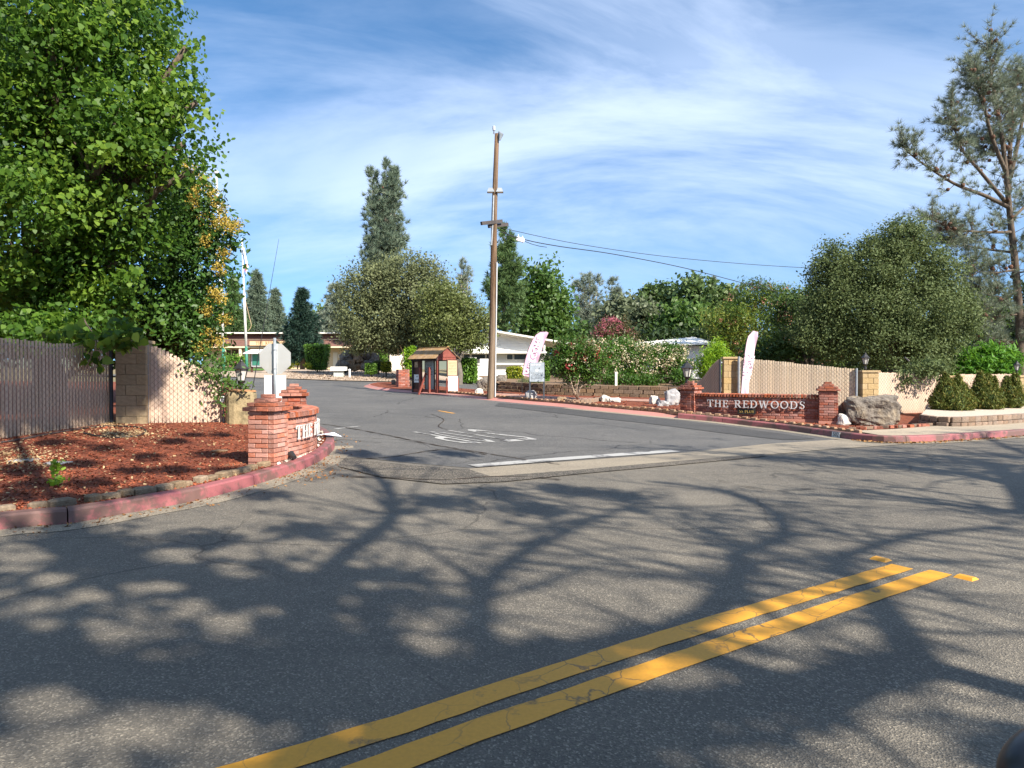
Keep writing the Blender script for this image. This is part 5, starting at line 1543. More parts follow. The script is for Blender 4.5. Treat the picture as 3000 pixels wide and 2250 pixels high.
# ------------------------------------------------------------------ bulletin case, utility box and small markers by the clubhouse
bc = at(738, 47.5, .05); kb = 47.5 / FPX
bco = empty('bulletin_case', bc, R(-10), 'glazed bulletin case with white awning beside the shorter flagpole', 'notice board')
zb_ = lambda py: zat(py, 47.5) - bc.z
for dx in (0, 50): MB().box((dx * kb, 0, zb_(1036) / 2), (.12, .12, zb_(1034))).build('post', 'wood_plank', bco)
MB().box((25 * kb, -.05, zb_(1054)), (46 * kb, .16, 40 * kb)).build('case', 'insulator', bco)
MB().box((24 * kb, -.145, zb_(1054)), (38 * kb, .02, 33 * kb)).build('glass', 'pole_green', bco)
MB().add([(-14 * kb, -.55, zb_(1035)), (64 * kb, -.55, zb_(1035)), (64 * kb, .25, zb_(1023)), (-8 * kb, .25, zb_(1023)), (-14 * kb, -.55, zb_(1037)), (64 * kb, -.55, zb_(1037)), (64 * kb, .25, zb_(1025)), (-8 * kb, .25, zb_(1025))], [(0, 1, 2, 3), (7, 6, 5, 4), (0, 4, 5, 1), (1, 5, 6, 2), (2, 6, 7, 3), (3, 7, 4, 0)]).build('awning', 'board_white', bco)
ub = at(993, 43, .05)
ubo = empty('utility_cabinet', ub, R(5), 'low white utility cabinet with flat lid on the far gravel', 'utility box')
ku = 43 / FPX
MB().box((0, 0, 9 * ku), (28 * ku, .4, 20 * ku)).build('body', 'board_grey', ubo)
MB().box((0, 0, 24 * ku), (43 * ku, .7, 11 * ku)).build('lid', 'board_white', ubo)
mk = at(1024, 42.8, .03)
mko = empty('marker_post', mk, label='short white marker post beside the utility cabinet', cat='post')
MB().lathe([(.06, -.05), (.06, 20 * ku), (.075, 20.2 * ku), (.075, 23 * ku), (.03, 25 * ku)], 10).build('post', 'board_white', mko)

# ------------------------------------------------------------------ lava rock waterfall
lv = at(1040, 49, .05)
lvo = empty('lava_rock_pile', lv, label='tall pile of brown lava rocks on the far gravel', cat='rock pile')
kl = 49 / FPX
rr = random.Random(8)
for i, (px, py, w, h, m) in enumerate([(1000, 1078, 34, 26, 'rock_lava'), (1016, 1060, 36, 34, 'rock_lava'), (1030, 1045, 30, 26, 'rock_rust'), (1042, 1030, 34, 20, 'rock_lava'), (1060, 1028, 34, 20, 'rock_lava'),
        (1075, 1042, 34, 26, 'rock_dark'), (1086, 1052, 32, 30, 'rock_lava'), (1080, 1074, 30, 22, 'rock_lava'), (1050, 1052, 30, 22, 'rock_rust'), (1064, 1076, 26, 18, 'rock_rust'), (1030, 1074, 28, 26, 'rock_rust'), (1046, 1078, 22, 14, 'rock_rust'), (1056, 1040, 24, 18, 'rock_dark'), (1010, 1040, 22, 18, 'rock_dark')]):
    p = V(px, py + h * .35, 49) - lv
    p.y = rr.uniform(-.3, .3) + (1078 - py) * .018
    o = rock('', 0, 0, w * 1.15, h * 1.2, m, 60 + i, .9, .42, 3, base=Vector((0, 49, 0)), parent=lvo, name='stone')
    o.location = p; o.rotation_euler = (0, rr.uniform(-.4, .4), rr.uniform(0, 3))

# ------------------------------------------------------------------ the car the view is taken from: only its mirror reaches the frame
pmat('car_black', (.012, .013, .016), None, rough=.35, spec=.5)
car = empty('car', (0, -.35, 0), label='black car at the lower right corner of which only the door mirror shows', cat='car')
b = MB(); secs = [(-2.1, .55, .78), (-1.9, .42, .92), (-.9, .35, .98), (.9, .35, 1.0), (1.5, .38, .95), (2.15, .42, .86), (2.3, .50, .70)]
vs = []; nsec = 8
for x, zl, zt_ in secs:
    for y, z in ((-.85, zl), (-.88, (zl + zt_) / 2), (-.78, zt_), (-.3, zt_ + .0), (.3, zt_), (.78, zt_), (.88, (zl + zt_) / 2), (.85, zl)): vs.append((x, y, z))
fs = [(i * 8 + k, i * 8 + (k + 1) % 8, (i + 1) * 8 + (k + 1) % 8, (i + 1) * 8 + k) for i in range(len(secs) - 1) for k in range(8)] + [tuple(range(8)), tuple(range(len(vs) - 1, len(vs) - 9, -1))]
b.add(vs, fs).build('body', 'car_black', car)
mir = rock('', 0, 0, 10, 10, 'car_black', 77, 1, .0, 4, base=Vector((0, 2000, 0)), parent=car, name='door_mirror')
bm = bmesh.new(); bmesh.ops.create_icosphere(bm, subdivisions=4, radius=1.0)
for v in bm.verts: v.co = Vector((math.copysign(abs(v.co.x) ** .6, v.co.x) * .13, math.copysign(abs(v.co.y) ** .6, v.co.y) * .08, math.copysign(abs(v.co.z) ** .6, v.co.z) * .085))
bm.to_mesh(mir.data); bm.free(); mir.data.polygons.foreach_set('use_smooth', [True] * len(mir.data.polygons))
mir.location = (.685, .75 + .35, .930); mir.rotation_euler = (0, R(-12), R(12))
MB().box((.70, .98, .90), (.08, .26, .05)).build('mirror_arm', 'car_black', car)
for x in (-1.35, 1.4):
    for y in (-.80, .80):
        w = MB().tube([(x, y - .1, .32), (x, y + .1, .32)], .32, 20).build('wheel', 'rubber_black', car)

# ------------------------------------------------------------------ foliage tools
pmat('bark', (.13, .10, .075), (.07, .052, .04), 6, .95, .6, 20, stretch=(3, 3, .6))
pmat('bark_grey', (.16, .14, .12), (.09, .078, .066), 6, .95, .6, 20, stretch=(3, 3, .6))
pmat('bark_pale', (.42, .33, .25), (.30, .22, .16), 6, .9, .3, 20, stretch=(3, 3, .6))
pmat('cone_brown', (.15, .075, .05), (.09, .045, .03), 6, .9)
TEMPL = {'rhomb': [(-.5, 0, 0), (0, -.30, .06), (.5, 0, 0), (0, .30, .06)],
         'heart': [(-.38, 0, 0), (-.22, -.36, .07), (.12, -.32, .06), (.56, 0, -.05), (.12, .32, .06), (-.22, .36, .07)],
         'long': [(-.5, 0, 0), (0, -.13, .03), (.5, 0, -.05), (0, .13, .03)],
         'oval': [(-.5, 0, 0), (-.1, -.24, .05), (.35, -.16, .03), (.5, 0, 0), (.35, .16, .03), (-.1, .24, .05)]}
def unit(a): return a / np.maximum(1e-6, np.linalg.norm(a, axis=1, keepdims=True))
def leaf_obj(name, P, size, mat, parent, rng, shape='rhomb', bias=None, up=.35, rndness=1.0, axis=None, jit=.5, rnd=None, droop=0.0):
    n = len(P)
    N = rng.normal(0, 1, (n, 3)) * rndness
    N[:, 2] += up
    if bias is not None: N += bias
    N = unit(N)
    T = rng.normal(0, 1, (n, 3)) if axis is None else axis + rng.normal(0, .35, (n, 3))
    T[:, 2] -= droop
    T = unit(T - N * np.sum(T * N, 1, keepdims=True)); B = np.cross(N, T)
    s = size * (1 + rng.uniform(-jit, jit, n))
    t = np.array(TEMPL[shape], np.float32)
    q = P[:, None, :] + s[:, None, None] * (T[:, None, :] * t[None, :, 0:1] + B[:, None, :] * t[None, :, 1:2] + N[:, None, :] * t[None, :, 2:3])
    return fast_polys(name, q, len(t), mat, parent, rng.random(n) if rnd is None else rnd)
def blobs_world(blobs, d):
    out = []
    for bl in blobs:
        px, py, rx, ry = bl[:4]; dd = d + (bl[4] if len(bl) > 4 else 0.0)
        k = dd / FPX; c = V(px, py, dd); rd = bl[5] if len(bl) > 5 else (rx + ry) * .5 * k
        out.append((np.array(c), np.array([rx * k, rd, ry * k])))
    return out
def blob_points(W, n, rng, shell=.55, lump=.18):
    w = np.array([np.prod(r) ** (2 / 3) for c, r in W]); w = w / w.sum()
    idx = rng.choice(len(W), n, p=w); D = unit(rng.normal(0, 1, (n, 3)))
    r = (shell + (1 - shell) * rng.random(n) ** .6) * (1 + rng.normal(0, lump, n) * .6)
    C = np.array([c for c, _ in W])[idx]; Rr = np.array([q for _, q in W])[idx]
    return C + D * Rr * r[:, None], D
def clumped(W, nclump, per, csig, rng, shell=.55, lump=.18, zmin=None, flat=.8):
    C, D = blob_points(W, nclump, rng, shell, lump)
    sc = csig * rng.uniform(.6, 1.4, nclump)
    P = np.repeat(C, per, 0) + np.clip(rng.normal(0, 1, (nclump * per, 3)), -1.7, 1.7) * np.repeat(sc, per)[:, None] * np.array([1, 1, flat])
    Dn = np.repeat(D, per, 0); cl = np.repeat(rng.random(nclump), per)
    if zmin is not None:
        k = P[:, 2] > zmin; P, Dn, cl = P[k], Dn[k], cl[k]
    return P, Dn, cl, C
def limbs(root, base, W, C, r0, mat, rng, nsub=20, name='trunk', fork=.35, wig=.12):
    b = MB(); base = Vector(base); off = Vector(root.location)
    cen = sum((Vector(c) for c, _ in W), Vector()) / len(W)
    f = base.lerp(Vector((cen.x, cen.y, cen.z)), fork); f.x = base.x + (f.x - base.x) * .6
    def curve(a, e, ra, rb_, n=5):
        pts = []; L = (e - a).length
        for i in range(n + 1):
            u = i / n; p = a.lerp(e, u); p.z += L * .10 * math.sin(u * math.pi)
            if 0 < i < n: p += Vector(rng.normal(0, wig * L * .12, 3))
            pts.append(p - off)
        b.tube(pts, [ra + (rb_ - ra) * (i / n) ** .8 for i in range(n + 1)], 7)
    b.tube([base - off - Vector((0, 0, .3)), base - off, base.lerp(f, .5) - off + Vector((r0 * .4, 0, 0)), f - off], [r0 * 1.25, r0 * 1.08, r0 * .9, r0 * .8], 10)
    ends = []
    for c, r in W:
        e = Vector(c); curve(f, e, r0 * .55, r0 * .18); ends.append(e)
    if len(C):
        for i in rng.choice(len(C), min(nsub, len(C)), replace=False):
            e = Vector(C[i]); s = min(ends, key=lambda q: (q - e).length); curve(s.lerp(f, .25), e, r0 * .16, r0 * .03, 4)
    return b.build(name, mat, root, True)
def tree(name, label, base, d, blobs, mat, n, per, csig, leaf, seed, shape='rhomb', r0=.2, barkm='bark', group=None, shell=.5, lump=.2, nsub=20, up=.35, out=.5, zmin=None, extra=None, cat='tree', fork=.35, droop=0.0, flat=.8):
    rng = np.random.default_rng(seed); base = Vector(base)
    root = empty(name, base, label=label, cat=cat, group=group)
    W = blobs_world(blobs, d)
    P, D, cl, C = clumped(W, n, per, csig, rng, shell, lump, zmin, flat)
    off = np.array(base)
    rnd = np.clip(.65 * cl + .35 * rng.random(len(P)), 0, 1)
    leaf_obj('crown', P - off, leaf, mat, root, rng, shape, D * out, up, rnd=rnd, droop=droop)
    if r0 > 0: limbs(root, base, W, C, r0, barkm, rng, nsub, fork=fork)
    if extra: extra(root, W, C, rng, off)
    return root
def blossoms(W_or_pts, n, per, sig, leaf, mat, name='blossom', sel=None):
    def fn(root, W, C, rng, off):
        if callable(W_or_pts): pts = W_or_pts(W, C, rng, n)
        elif W_or_pts is None:
            pts, D = blob_points(W, n, rng, .95, .12)
        else: pts = np.array([np.array(p) for p in W_or_pts])
        P = np.repeat(pts, per, 0) + rng.normal(0, 1, (len(pts) * per, 3)) * sig
        leaf_obj(name, P - off, leaf, mat, root, rng, 'rhomb', None, .3)
    return fn
def needles(name, C, A, nper, ln, w, mat, parent, rng, spread=.9, fwd=.8):
    n = len(C) * nper
    c = np.repeat(C, nper, 0); a = np.repeat(A, nper, 0)
    d = unit(a * fwd + rng.normal(0, 1, (n, 3)) * spread * .6)
    L = ln * rng.uniform(.7, 1.15, n)[:, None]
    s = unit(np.cross(d, rng.normal(0, 1, (n, 3))))
    st = c + d * L * .08
    q = np.stack([st - s * w, st + s * w, st + d * L], 1)
    return fast_polys(name, q, 3, mat, parent, rng.random(n))
NEED = 1.9
def pine(name, label, px, base_d, top_py, bot_py, hw, mat, seed, nbr=150, tsp=.35, nper=14, ln=.3, w=.02, upsw=.45, r0=.22, barkm='bark', group=None, lean=0.0, cones=0, inner=.25, droop=0.0, stems=1, base_off=0.0, fwd=.8, spread=.9, jag=.35):
    rng = np.random.default_rng(seed); base = at(px + base_off, base_d); d = base_d; k = d / FPX
    root = empty(name, base, label=label, cat='tree', group=group)
    top = V(px + lean, top_py, d) - base; zb = zat(bot_py, d) - base.z
    tr = MB()
    tr.tube([Vector((0, 0, -.3)), top * .25 + Vector((.1, 0, 0)) * r0, top * .6, top], [r0 * 1.1, r0 * .9, r0 * .5, r0 * .06], 8)
    tops = [(top, 0.0)]
    for s in range(1, stems):
        u0 = rng.uniform(.35, .55); p0 = top * u0; off = Vector((rng.uniform(-1, 1) * hw(.5) * k * .8, rng.uniform(-.6, .6), 0)); t2 = top * rng.uniform(.86, .97) + off
        tr.tube([p0, p0.lerp(t2, .4) + off * .35, t2], [r0 * .45, r0 * .3, r0 * .05], 6); tops.append((t2, u0))
    TC, TA = [], []
    for i in range(nbr):
        ti, u0 = tops[i % len(tops)]
        u = rng.random() ** .85
        z = top.z + (zb - top.z) * u
        half = hw(u) * k * (1 - jag + jag * 1.5 * rng.random()) / (1 if stems == 1 else 1.5)
        fr_ = max(u0 + .02, min(.995, z / top.z)) if stems > 1 else min(.995, z / top.z)
        a = ti * fr_ if (stems == 1 or u0 == 0) else (top * u0).lerp(ti, min(1, max(0, (fr_ - u0) / (1 - u0))))
        th = rng.uniform(0, 2 * math.pi)
        L = max(.25, half); dirh = Vector((math.cos(th), math.sin(th), 0))
        m = a + dirh * L * .55 + Vector((0, 0, L * (upsw * .25 - droop * .3)))
        e = a + dirh * L + Vector((0, 0, L * (upsw - droop) * rng.uniform(.6, 1.3)))
        tr.tube([a, m, e], [max(.012, r0 * .16 * (L / (hw(1) * k + .01))), .012, .006], 4, False)
        nt = max(1, int(L / tsp)); 
        for j in range(nt + 1):
            v = inner + (1 - inner) * (j + rng.random() * .5) / (nt + .5); v = min(1.0, v)
            p = a.lerp(m, v / .55) if v < .55 else m.lerp(e, (v - .55) / .45)
            ax = (e - m).normalized()
            jit = Vector(rng.normal(0, .10 + .06 * L, 3))
            TC.append(np.array(p + jit)); TA.append(np.array(ax + Vector((0, 0, upsw * .6 - droop)) + jit * .8))
    for ti, _ in tops:
        for j in range(6): TC.append(np.array(ti + Vector((0, 0, -.18 * j)))); TA.append(np.array([0, 0, 1.0]))
    TC = np.array(TC); TA = unit(np.array(TA))
    tr.build('trunk', barkm, root, True)
    needles('crown', TC, TA, int(nper * NEED), ln, w * 1.15, mat, root, rng, spread, fwd)
    if cones:
        idx = rng.choice(len(TC), cones)
        for c in idx:
            p = Vector(TC[c]) + Vector((0, 0, -.06))
            o = piece('cone', CONE, root, Matrix.Translation(p) @ Matrix.Rotation(rng.uniform(0, 3), 4, 'X') @ Matrix.Scale(rng.uniform(.8, 1.3), 4))
    return root
CONE = MB().lathe([(.02, -.10), (.085, -.06), (.10, 0), (.07, .07), (.01, .11)], 9).mesh('cone'); CONE.materials.append(MATS['cone_brown'])

# ------------------------------------------------------------------ leaf colours
leafmat('leaf_tallow', [(.03, .08, .010), (.052, .125, .016), (.105, .205, .026), (.21, .32, .04)], .52)
leafmat('leaf_privet', [(.022, .06, .010), (.04, .10, .016), (.06, .13, .02)], .25)
leafmat('bloom_ochre', [(.30, .22, .03), (.40, .29, .05), (.48, .38, .09)], .3, .8)
leafmat('leaf_oak', [(.08, .10, .042), (.11, .132, .056), (.14, .16, .072), (.165, .185, .09)], .22, .75)
leafmat('leaf_oak_light', [(.08, .105, .03), (.115, .145, .042), (.165, .19, .06)], .25)
leafmat('leaf_oak_right', [(.06, .09, .03), (.085, .12, .04), (.10, .135, .045), (.125, .16, .06)], .25, .7)
leafmat('leaf_bright', [(.036, .085, .016), (.062, .125, .024), (.105, .18, .036)], .35)
leafmat('leaf_far', [(.05, .09, .028), (.075, .125, .035), (.11, .165, .05)], .25)
leafmat('leaf_far_grey', [(.07, .095, .05), (.10, .125, .065), (.14, .165, .09)], .25)
leafmat('leaf_hedge', [(.055, .135, .016), (.09, .19, .022), (.14, .26, .03)], .3)
leafmat('leaf_hedge_gold', [(.10, .17, .012), (.22, .26, .016), (.38, .36, .025)], .3)
leafmat('leaf_lime', [(.12, .24, .015), (.18, .32, .02), (.26, .40, .03)], .4)
leafmat('leaf_myrtle', [(.03, .075, .012), (.05, .12, .016), (.09, .17, .022)], .3)
leafmat('leaf_bronze', [(.05, .06, .018), (.09, .065, .025), (.05, .085, .02)], .3)
leafmat('bloom_white', [(.62, .55, .38), (.72, .66, .50), (.60, .46, .26)], .3, .8)
leafmat('bloom_red', [(.34, .03, .04), (.44, .06, .07), (.28, .05, .04)], .3, .8)
leafmat('bloom_pink', [(.36, .09, .13), (.44, .14, .18), (.28, .10, .09)], .3, .8)
leafmat('bloom_salmon', [(.55, .24, .17), (.62, .32, .22), (.45, .22, .12)], .3, .8)
leafmat('leaf_mimosa', [(.05, .11, .02), (.085, .155, .025), (.16, .22, .04), (.30, .28, .04)], .35)
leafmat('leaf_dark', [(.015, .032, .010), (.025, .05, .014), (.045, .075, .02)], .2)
leafmat('leaf_shade', [(.03, .065, .016), (.05, .095, .022), (.085, .14, .03), (.15, .19, .035)], .3)
leafmat('leaf_cypress', [(.04, .065, .012), (.075, .105, .016), (.115, .14, .02), (.17, .13, .024)], .15, .7)
leafmat('leaf_oleander', [(.05, .15, .016), (.08, .21, .02), (.12, .28, .03)], .35)
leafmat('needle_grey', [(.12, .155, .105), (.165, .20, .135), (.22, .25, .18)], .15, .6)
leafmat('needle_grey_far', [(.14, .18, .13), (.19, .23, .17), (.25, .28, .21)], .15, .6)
leafmat('needle_blue', [(.09, .135, .095), (.13, .18, .125), (.185, .225, .155)], .15, .6)
leafmat('needle_green', [(.05, .105, .036), (.085, .145, .046), (.125, .19, .065)], .15, .6)
leafmat('needle_dark', [(.012, .034, .026), (.02, .05, .036), (.035, .07, .046)], .1, .6)
leafmat('grass_green', [(.07, .16, .02), (.11, .23, .03), (.16, .28, .04)], .3)

# ------------------------------------------------------------------ the big trees on the left
base = at(120, 17.5, .05)
tree('broadleaf_tree', 'huge leafy tree with large glossy leaves overhanging the tan fence', base, 15.8,
     [(40, -90, 330, 260, 0, 2.2), (380, 40, 130, 190, -.3, 1.4), (240, 250, 270, 250, 0, 2.2), (500, 290, 70, 70, -.4, .6), (440, 330, 90, 120, -.4, 1.0), (20, 420, 300, 320, .3, 2.2), (290, 540, 200, 210, .2, 1.8), (60, 760, 270, 220, .3, 2.0), (340, 770, 150, 190, .4, 1.5), (240, 930, 180, 100, .2, 1.2), (545, 140, 40, 50, -.4, .4), (575, 300, 35, 45, -.5, .4), (540, 420, 50, 45, -.4, .5), (560, 500, 40, 40, -.3, .5), (430, 500, 70, 60, -.2, .7), (190, 1000, 150, 45, -1.3, .6), (60, 970, 140, 60, -1.0, .6), (150, 130, 180, 150, -1.6, .8), (120, 600, 170, 130, -1.6, .8), (330, 360, 120, 110, -1.5, .6)],
     'leaf_tallow', 620, 120, .29, .115, 101, 'heart', .32, 'bark', shell=.35, lump=.16, nsub=60, up=.25, out=.7, zmin=zat(1050, 15.8), droop=.5)
rng0 = np.random.default_rng(4)
br = empty('overhanging_branch', V(250, 960, 13.2), label='leafy branch of the big tree hanging over the top of the tan fence', cat='branch')
Wb = blobs_world([(300, 1035, 55, 32, 0, .3), (215, 990, 80, 25, 0, .3), (345, 985, 60, 40, 0, .3)], 13.0)
P_, D_, c_, C_ = clumped(Wb, 22, 12, .12, rng0, .2)
leaf_obj('leaves', P_ - np.array(br.location), .17, 'leaf_tallow', br, rng0, 'heart', None, .2, droop=.6)
MB().tube([(-.25, .35, .2), (-.1, .2, .08), (.1, .1, -.12), (.35, -.1, -.45)], [.02, .016, .012, .005], 6).build('stem', 'bark', br, True)
base = at(455, 19.5, .05)
oc = [(625, 570), (600, 520), (640, 600), (655, 640), (690, 655), (680, 668), (640, 660), (600, 700), (655, 745), (560, 590), (585, 640), (640, 785), (630, 860), (650, 885), (600, 905), (660, 930), (615, 980), (590, 1010), (640, 1000), (570, 560), (560, 500), (540, 480)]
tree('flowering_tree', 'dark glossy tree with ochre flower clusters behind the taller flagpole', base, 18.6,
     [(560, 640, 85, 120, 0, 1.2), (620, 670, 70, 75, 0, .9), (560, 800, 100, 120, 0, 1.3), (600, 900, 55, 90, 0, .8), (470, 900, 140, 140, 0, 1.5), (560, 990, 70, 70, -.3, .8), (520, 560, 70, 70, 0, 1.0), (400, 1000, 120, 50, 0, .8)],
     'leaf_privet', 420, 42, .26, .13, 102, 'oval', .2, 'bark', shell=.4, nsub=30, out=.6, droop=.4, zmin=zat(1085, 18.6),
     extra=lambda root, W, C, rng, off: blossoms([V(px + rng.normal(0, 6), py + rng.normal(0, 5), 18.6 + rng.uniform(-1.2, .2)) for px, py in oc for _ in range(3)], 0, 70, .085, .05, 'bloom_ochre')(root, W, C, rng, off))
# dim thicket inside, behind the fence
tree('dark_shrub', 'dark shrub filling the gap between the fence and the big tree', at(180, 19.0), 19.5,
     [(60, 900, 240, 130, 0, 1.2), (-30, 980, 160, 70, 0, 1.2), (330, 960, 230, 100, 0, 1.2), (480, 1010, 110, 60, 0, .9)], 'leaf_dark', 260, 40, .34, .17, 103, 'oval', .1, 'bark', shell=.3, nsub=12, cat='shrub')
# climbing vine on the sloping fence panel
vn = empty('climbing_vine', fr1, label='climbing vine sprawling over the pinkish sloping fence panel', cat='vine')
rv = np.random.default_rng(9); pts = []; vb = MB(); o_ = Vector(vn.location)
def vine(path, spread, n):
    Pw = catmull([V(px, py, dd) for px, py, dd in path], 5)
    vb.tube([p - o_ for p in Pw], .008, 4, False)
    for _ in range(n):
        p = Pw[rv.integers(len(Pw))] + Vector(rv.normal(0, spread, 3)); pts.append(np.array(p))
dv = fr1.y - .12
vine([(560, 1050, dv), (590, 1075, dv), (620, 1100, dv), (655, 1140, dv)], .16, 420)
vine([(640, 1060, dv), (655, 1100, dv), (670, 1150, dv), (660, 1200, dv)], .14, 380)
vine([(600, 1100, dv), (550, 1120, dv), (500, 1125, dv), (490, 1140, dv)], .05, 110)
vine([(560, 1115, dv), (540, 1160, dv), (530, 1205, dv)], .05, 90)
vine([(660, 1120, dv - .2), (690, 1130, dv - .3), (735, 1132, dv - .4)], .045, 100)
vine([(600, 1095, dv), (570, 1130, dv), (545, 1160, dv)], .05, 60)
vine([(440, 1040, dv), (470, 1060, dv), (500, 1075, dv), (560, 1080, dv)], .10, 200)
vb.build('stem', 'bark', vn)
leaf_obj('leaves', np.array(pts) - np.array(o_), .075, 'leaf_bright', vn, rv, 'oval', np.array([[-.2, -.8, .2]]), .3)
# sprout on the left bed
sp = empty('leafy_sprout', G(160, 1422, .11), label='small bright green sprout growing on the left mulch bed', cat='plant')
ps = [V(px, py, sp.location.y) - sp.location for px, py in ((160, 1425), (163, 1400), (172, 1375), (168, 1352), (180, 1342), (150, 1360))]
MB().tube([(0, 0, -.02), ps[1], ps[2], ps[3]], .005, 5).build('stem', 'leaf_bright', sp)
pl_ = np.array([np.array(V(rv.normal(165, 12), rv.uniform(1345, 1425), sp.location.y + rv.normal(0, .06)) - sp.location) for _ in range(60)])
leaf_obj('leaves', pl_, .065, 'leaf_lime', sp, rv, 'heart', None, .4)

# ------------------------------------------------------------------ conifers and trees behind the clubhouse
cone_w = lambda m, p=1.0: (lambda u: 4 + m * u ** p)
pine('conifer', 'dark green conifer behind the clubhouse just right of the taller flagpole', 684, 110, 812, 1010, cone_w(48), 'needle_green', 201, 260, .5, 12, .8, .055, .0, .25, droop=.15, group='conifers behind the clubhouse', inner=.1)
pine('conifer', 'tall conifer behind the clubhouse right of the flag', 752, 115, 797, 1010, cone_w(58), 'needle_blue', 202, 300, .5, 12, .85, .055, .05, .25, droop=.15, group='conifers behind the clubhouse', inner=.1)
pine('conifer', 'slim conifer behind the clubhouse above the stop sign', 808, 118, 850, 1010, cone_w(44), 'needle_blue', 203, 220, .5, 12, .8, .055, .0, .22, droop=.12, group='conifers behind the clubhouse', inner=.1)
tree('background_tree', 'leafy tree behind the left end of the clubhouse', at(620, 118), 120, [(600, 950, 60, 60), (650, 960, 45, 50), (560, 900, 60, 90)], 'leaf_far', 110, 30, .9, .75, 204, 'rhomb', .3, shell=.3, group='trees beyond the clubhouse')
pine('spruce_tree', 'dark bluish spruce in front of the clubhouse between two roof spans', 886, 62, 850, 1046, lambda u: 5 + 52 * min(1, u * 1.25), 'needle_dark', 205, 420, .30, 14, .42, .035, .05, .22, droop=.12, inner=.05, jag=.45)
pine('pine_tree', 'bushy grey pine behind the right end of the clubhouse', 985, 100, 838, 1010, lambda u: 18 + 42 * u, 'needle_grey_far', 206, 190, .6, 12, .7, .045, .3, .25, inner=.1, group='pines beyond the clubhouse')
tree('background_tree', 'dark tree just behind the spruce and the clubhouse roof', at(945, 105), 105, [(950, 950, 40, 50), (1000, 960, 60, 50)], 'leaf_far', 80, 30, .8, .7, 207, r0=.25, shell=.3, group='trees beyond the clubhouse')
def hwp(u): return [6, 40, 62, 76, 84, 88, 80][min(6, int(u * 6.99))]
pine('pine_tree', 'tallest grey-green pine rising behind the big oak', 1128, 78, 470, 850, lambda u: np.interp(u, [0, .1, .3, .6, .85, 1], [6, 30, 55, 80, 86, 70]), 'needle_blue', 208, 420, .5, 16, .62, .032, .75, .34, 'bark_grey', cones=30, stems=5, inner=.3, group='pines beyond the clubhouse', fwd=1.0)
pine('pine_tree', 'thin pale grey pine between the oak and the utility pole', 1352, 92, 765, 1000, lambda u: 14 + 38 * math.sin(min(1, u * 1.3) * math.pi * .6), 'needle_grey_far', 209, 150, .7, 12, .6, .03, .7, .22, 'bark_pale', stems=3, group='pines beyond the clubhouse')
pine('pine_tree', 'green pine directly behind the utility pole', 1478, 72, 662, 985, lambda u: np.interp(u, [0, .15, .4, .7, 1], [8, 30, 60, 72, 78]), 'needle_green', 210, 260, .5, 16, .62, .036, .6, .32, 'bark', stems=2, inner=.35, jag=.5)
tree('leafy_tree', 'bright green broadleaf tree behind the white mobile home', at(1600, 76), 76, [(1585, 830, 48, 62), (1560, 890, 62, 62), (1625, 880, 50, 60), (1570, 960, 85, 60), (1650, 960, 48, 48), (1610, 990, 70, 40)], 'leaf_bright', 330, 34, .62, .46, 211, 'rhomb', .35, shell=.45, lump=.25, nsub=30)
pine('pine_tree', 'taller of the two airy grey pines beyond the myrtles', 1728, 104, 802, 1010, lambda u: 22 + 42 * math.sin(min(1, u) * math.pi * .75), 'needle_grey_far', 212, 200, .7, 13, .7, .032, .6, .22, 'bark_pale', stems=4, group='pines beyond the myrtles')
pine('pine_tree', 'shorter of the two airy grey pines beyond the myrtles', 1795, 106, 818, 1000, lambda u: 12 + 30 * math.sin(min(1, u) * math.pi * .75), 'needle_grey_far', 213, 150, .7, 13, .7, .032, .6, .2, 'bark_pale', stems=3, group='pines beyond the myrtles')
bg = [('grey green oak far beyond the pink myrtle', 1840, 92, [(1850, 920, 75, 60), (1800, 940, 60, 60), (1890, 960, 70, 55), (1760, 980, 60, 40)], 'leaf_far_grey', 231),
      ('light green round tree far beyond the white roof', 1930, 100, [(1890, 890, 50, 40), (1940, 885, 55, 50), (1960, 930, 60, 60)], 'leaf_far', 232),
      ('dark green tree right of the light round one beyond the white roof', 1985, 90, [(1985, 950, 55, 75), (1940, 985, 60, 40), (2040, 960, 60, 70)], 'leaf_bright', 233),
      ('distant tree behind the bamboo and the mimosa', 2080, 95, [(2030, 850, 42, 60), (2070, 880, 50, 60), (2110, 930, 70, 60), (2140, 880, 45, 45)], 'leaf_far', 234)]
for lab, px, d, bl, m, sd in bg:
    tree('background_tree', lab, at(px, d), d, bl, m, 170, 30, .75, .62, sd, 'rhomb', .3, 'bark_grey', 'trees beyond the myrtles', .35, .22, 16)
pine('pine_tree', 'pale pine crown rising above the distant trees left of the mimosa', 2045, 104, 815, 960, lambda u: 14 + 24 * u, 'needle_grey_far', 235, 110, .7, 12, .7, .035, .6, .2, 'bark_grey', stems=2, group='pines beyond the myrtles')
pine('pine_tree', 'slim pale pine tip nearest the mimosa', 2092, 104, 818, 940, lambda u: 6 + 18 * u, 'needle_grey_far', 236, 80, .7, 12, .65, .035, .6, .18, 'bark_grey', group='pines beyond the myrtles')

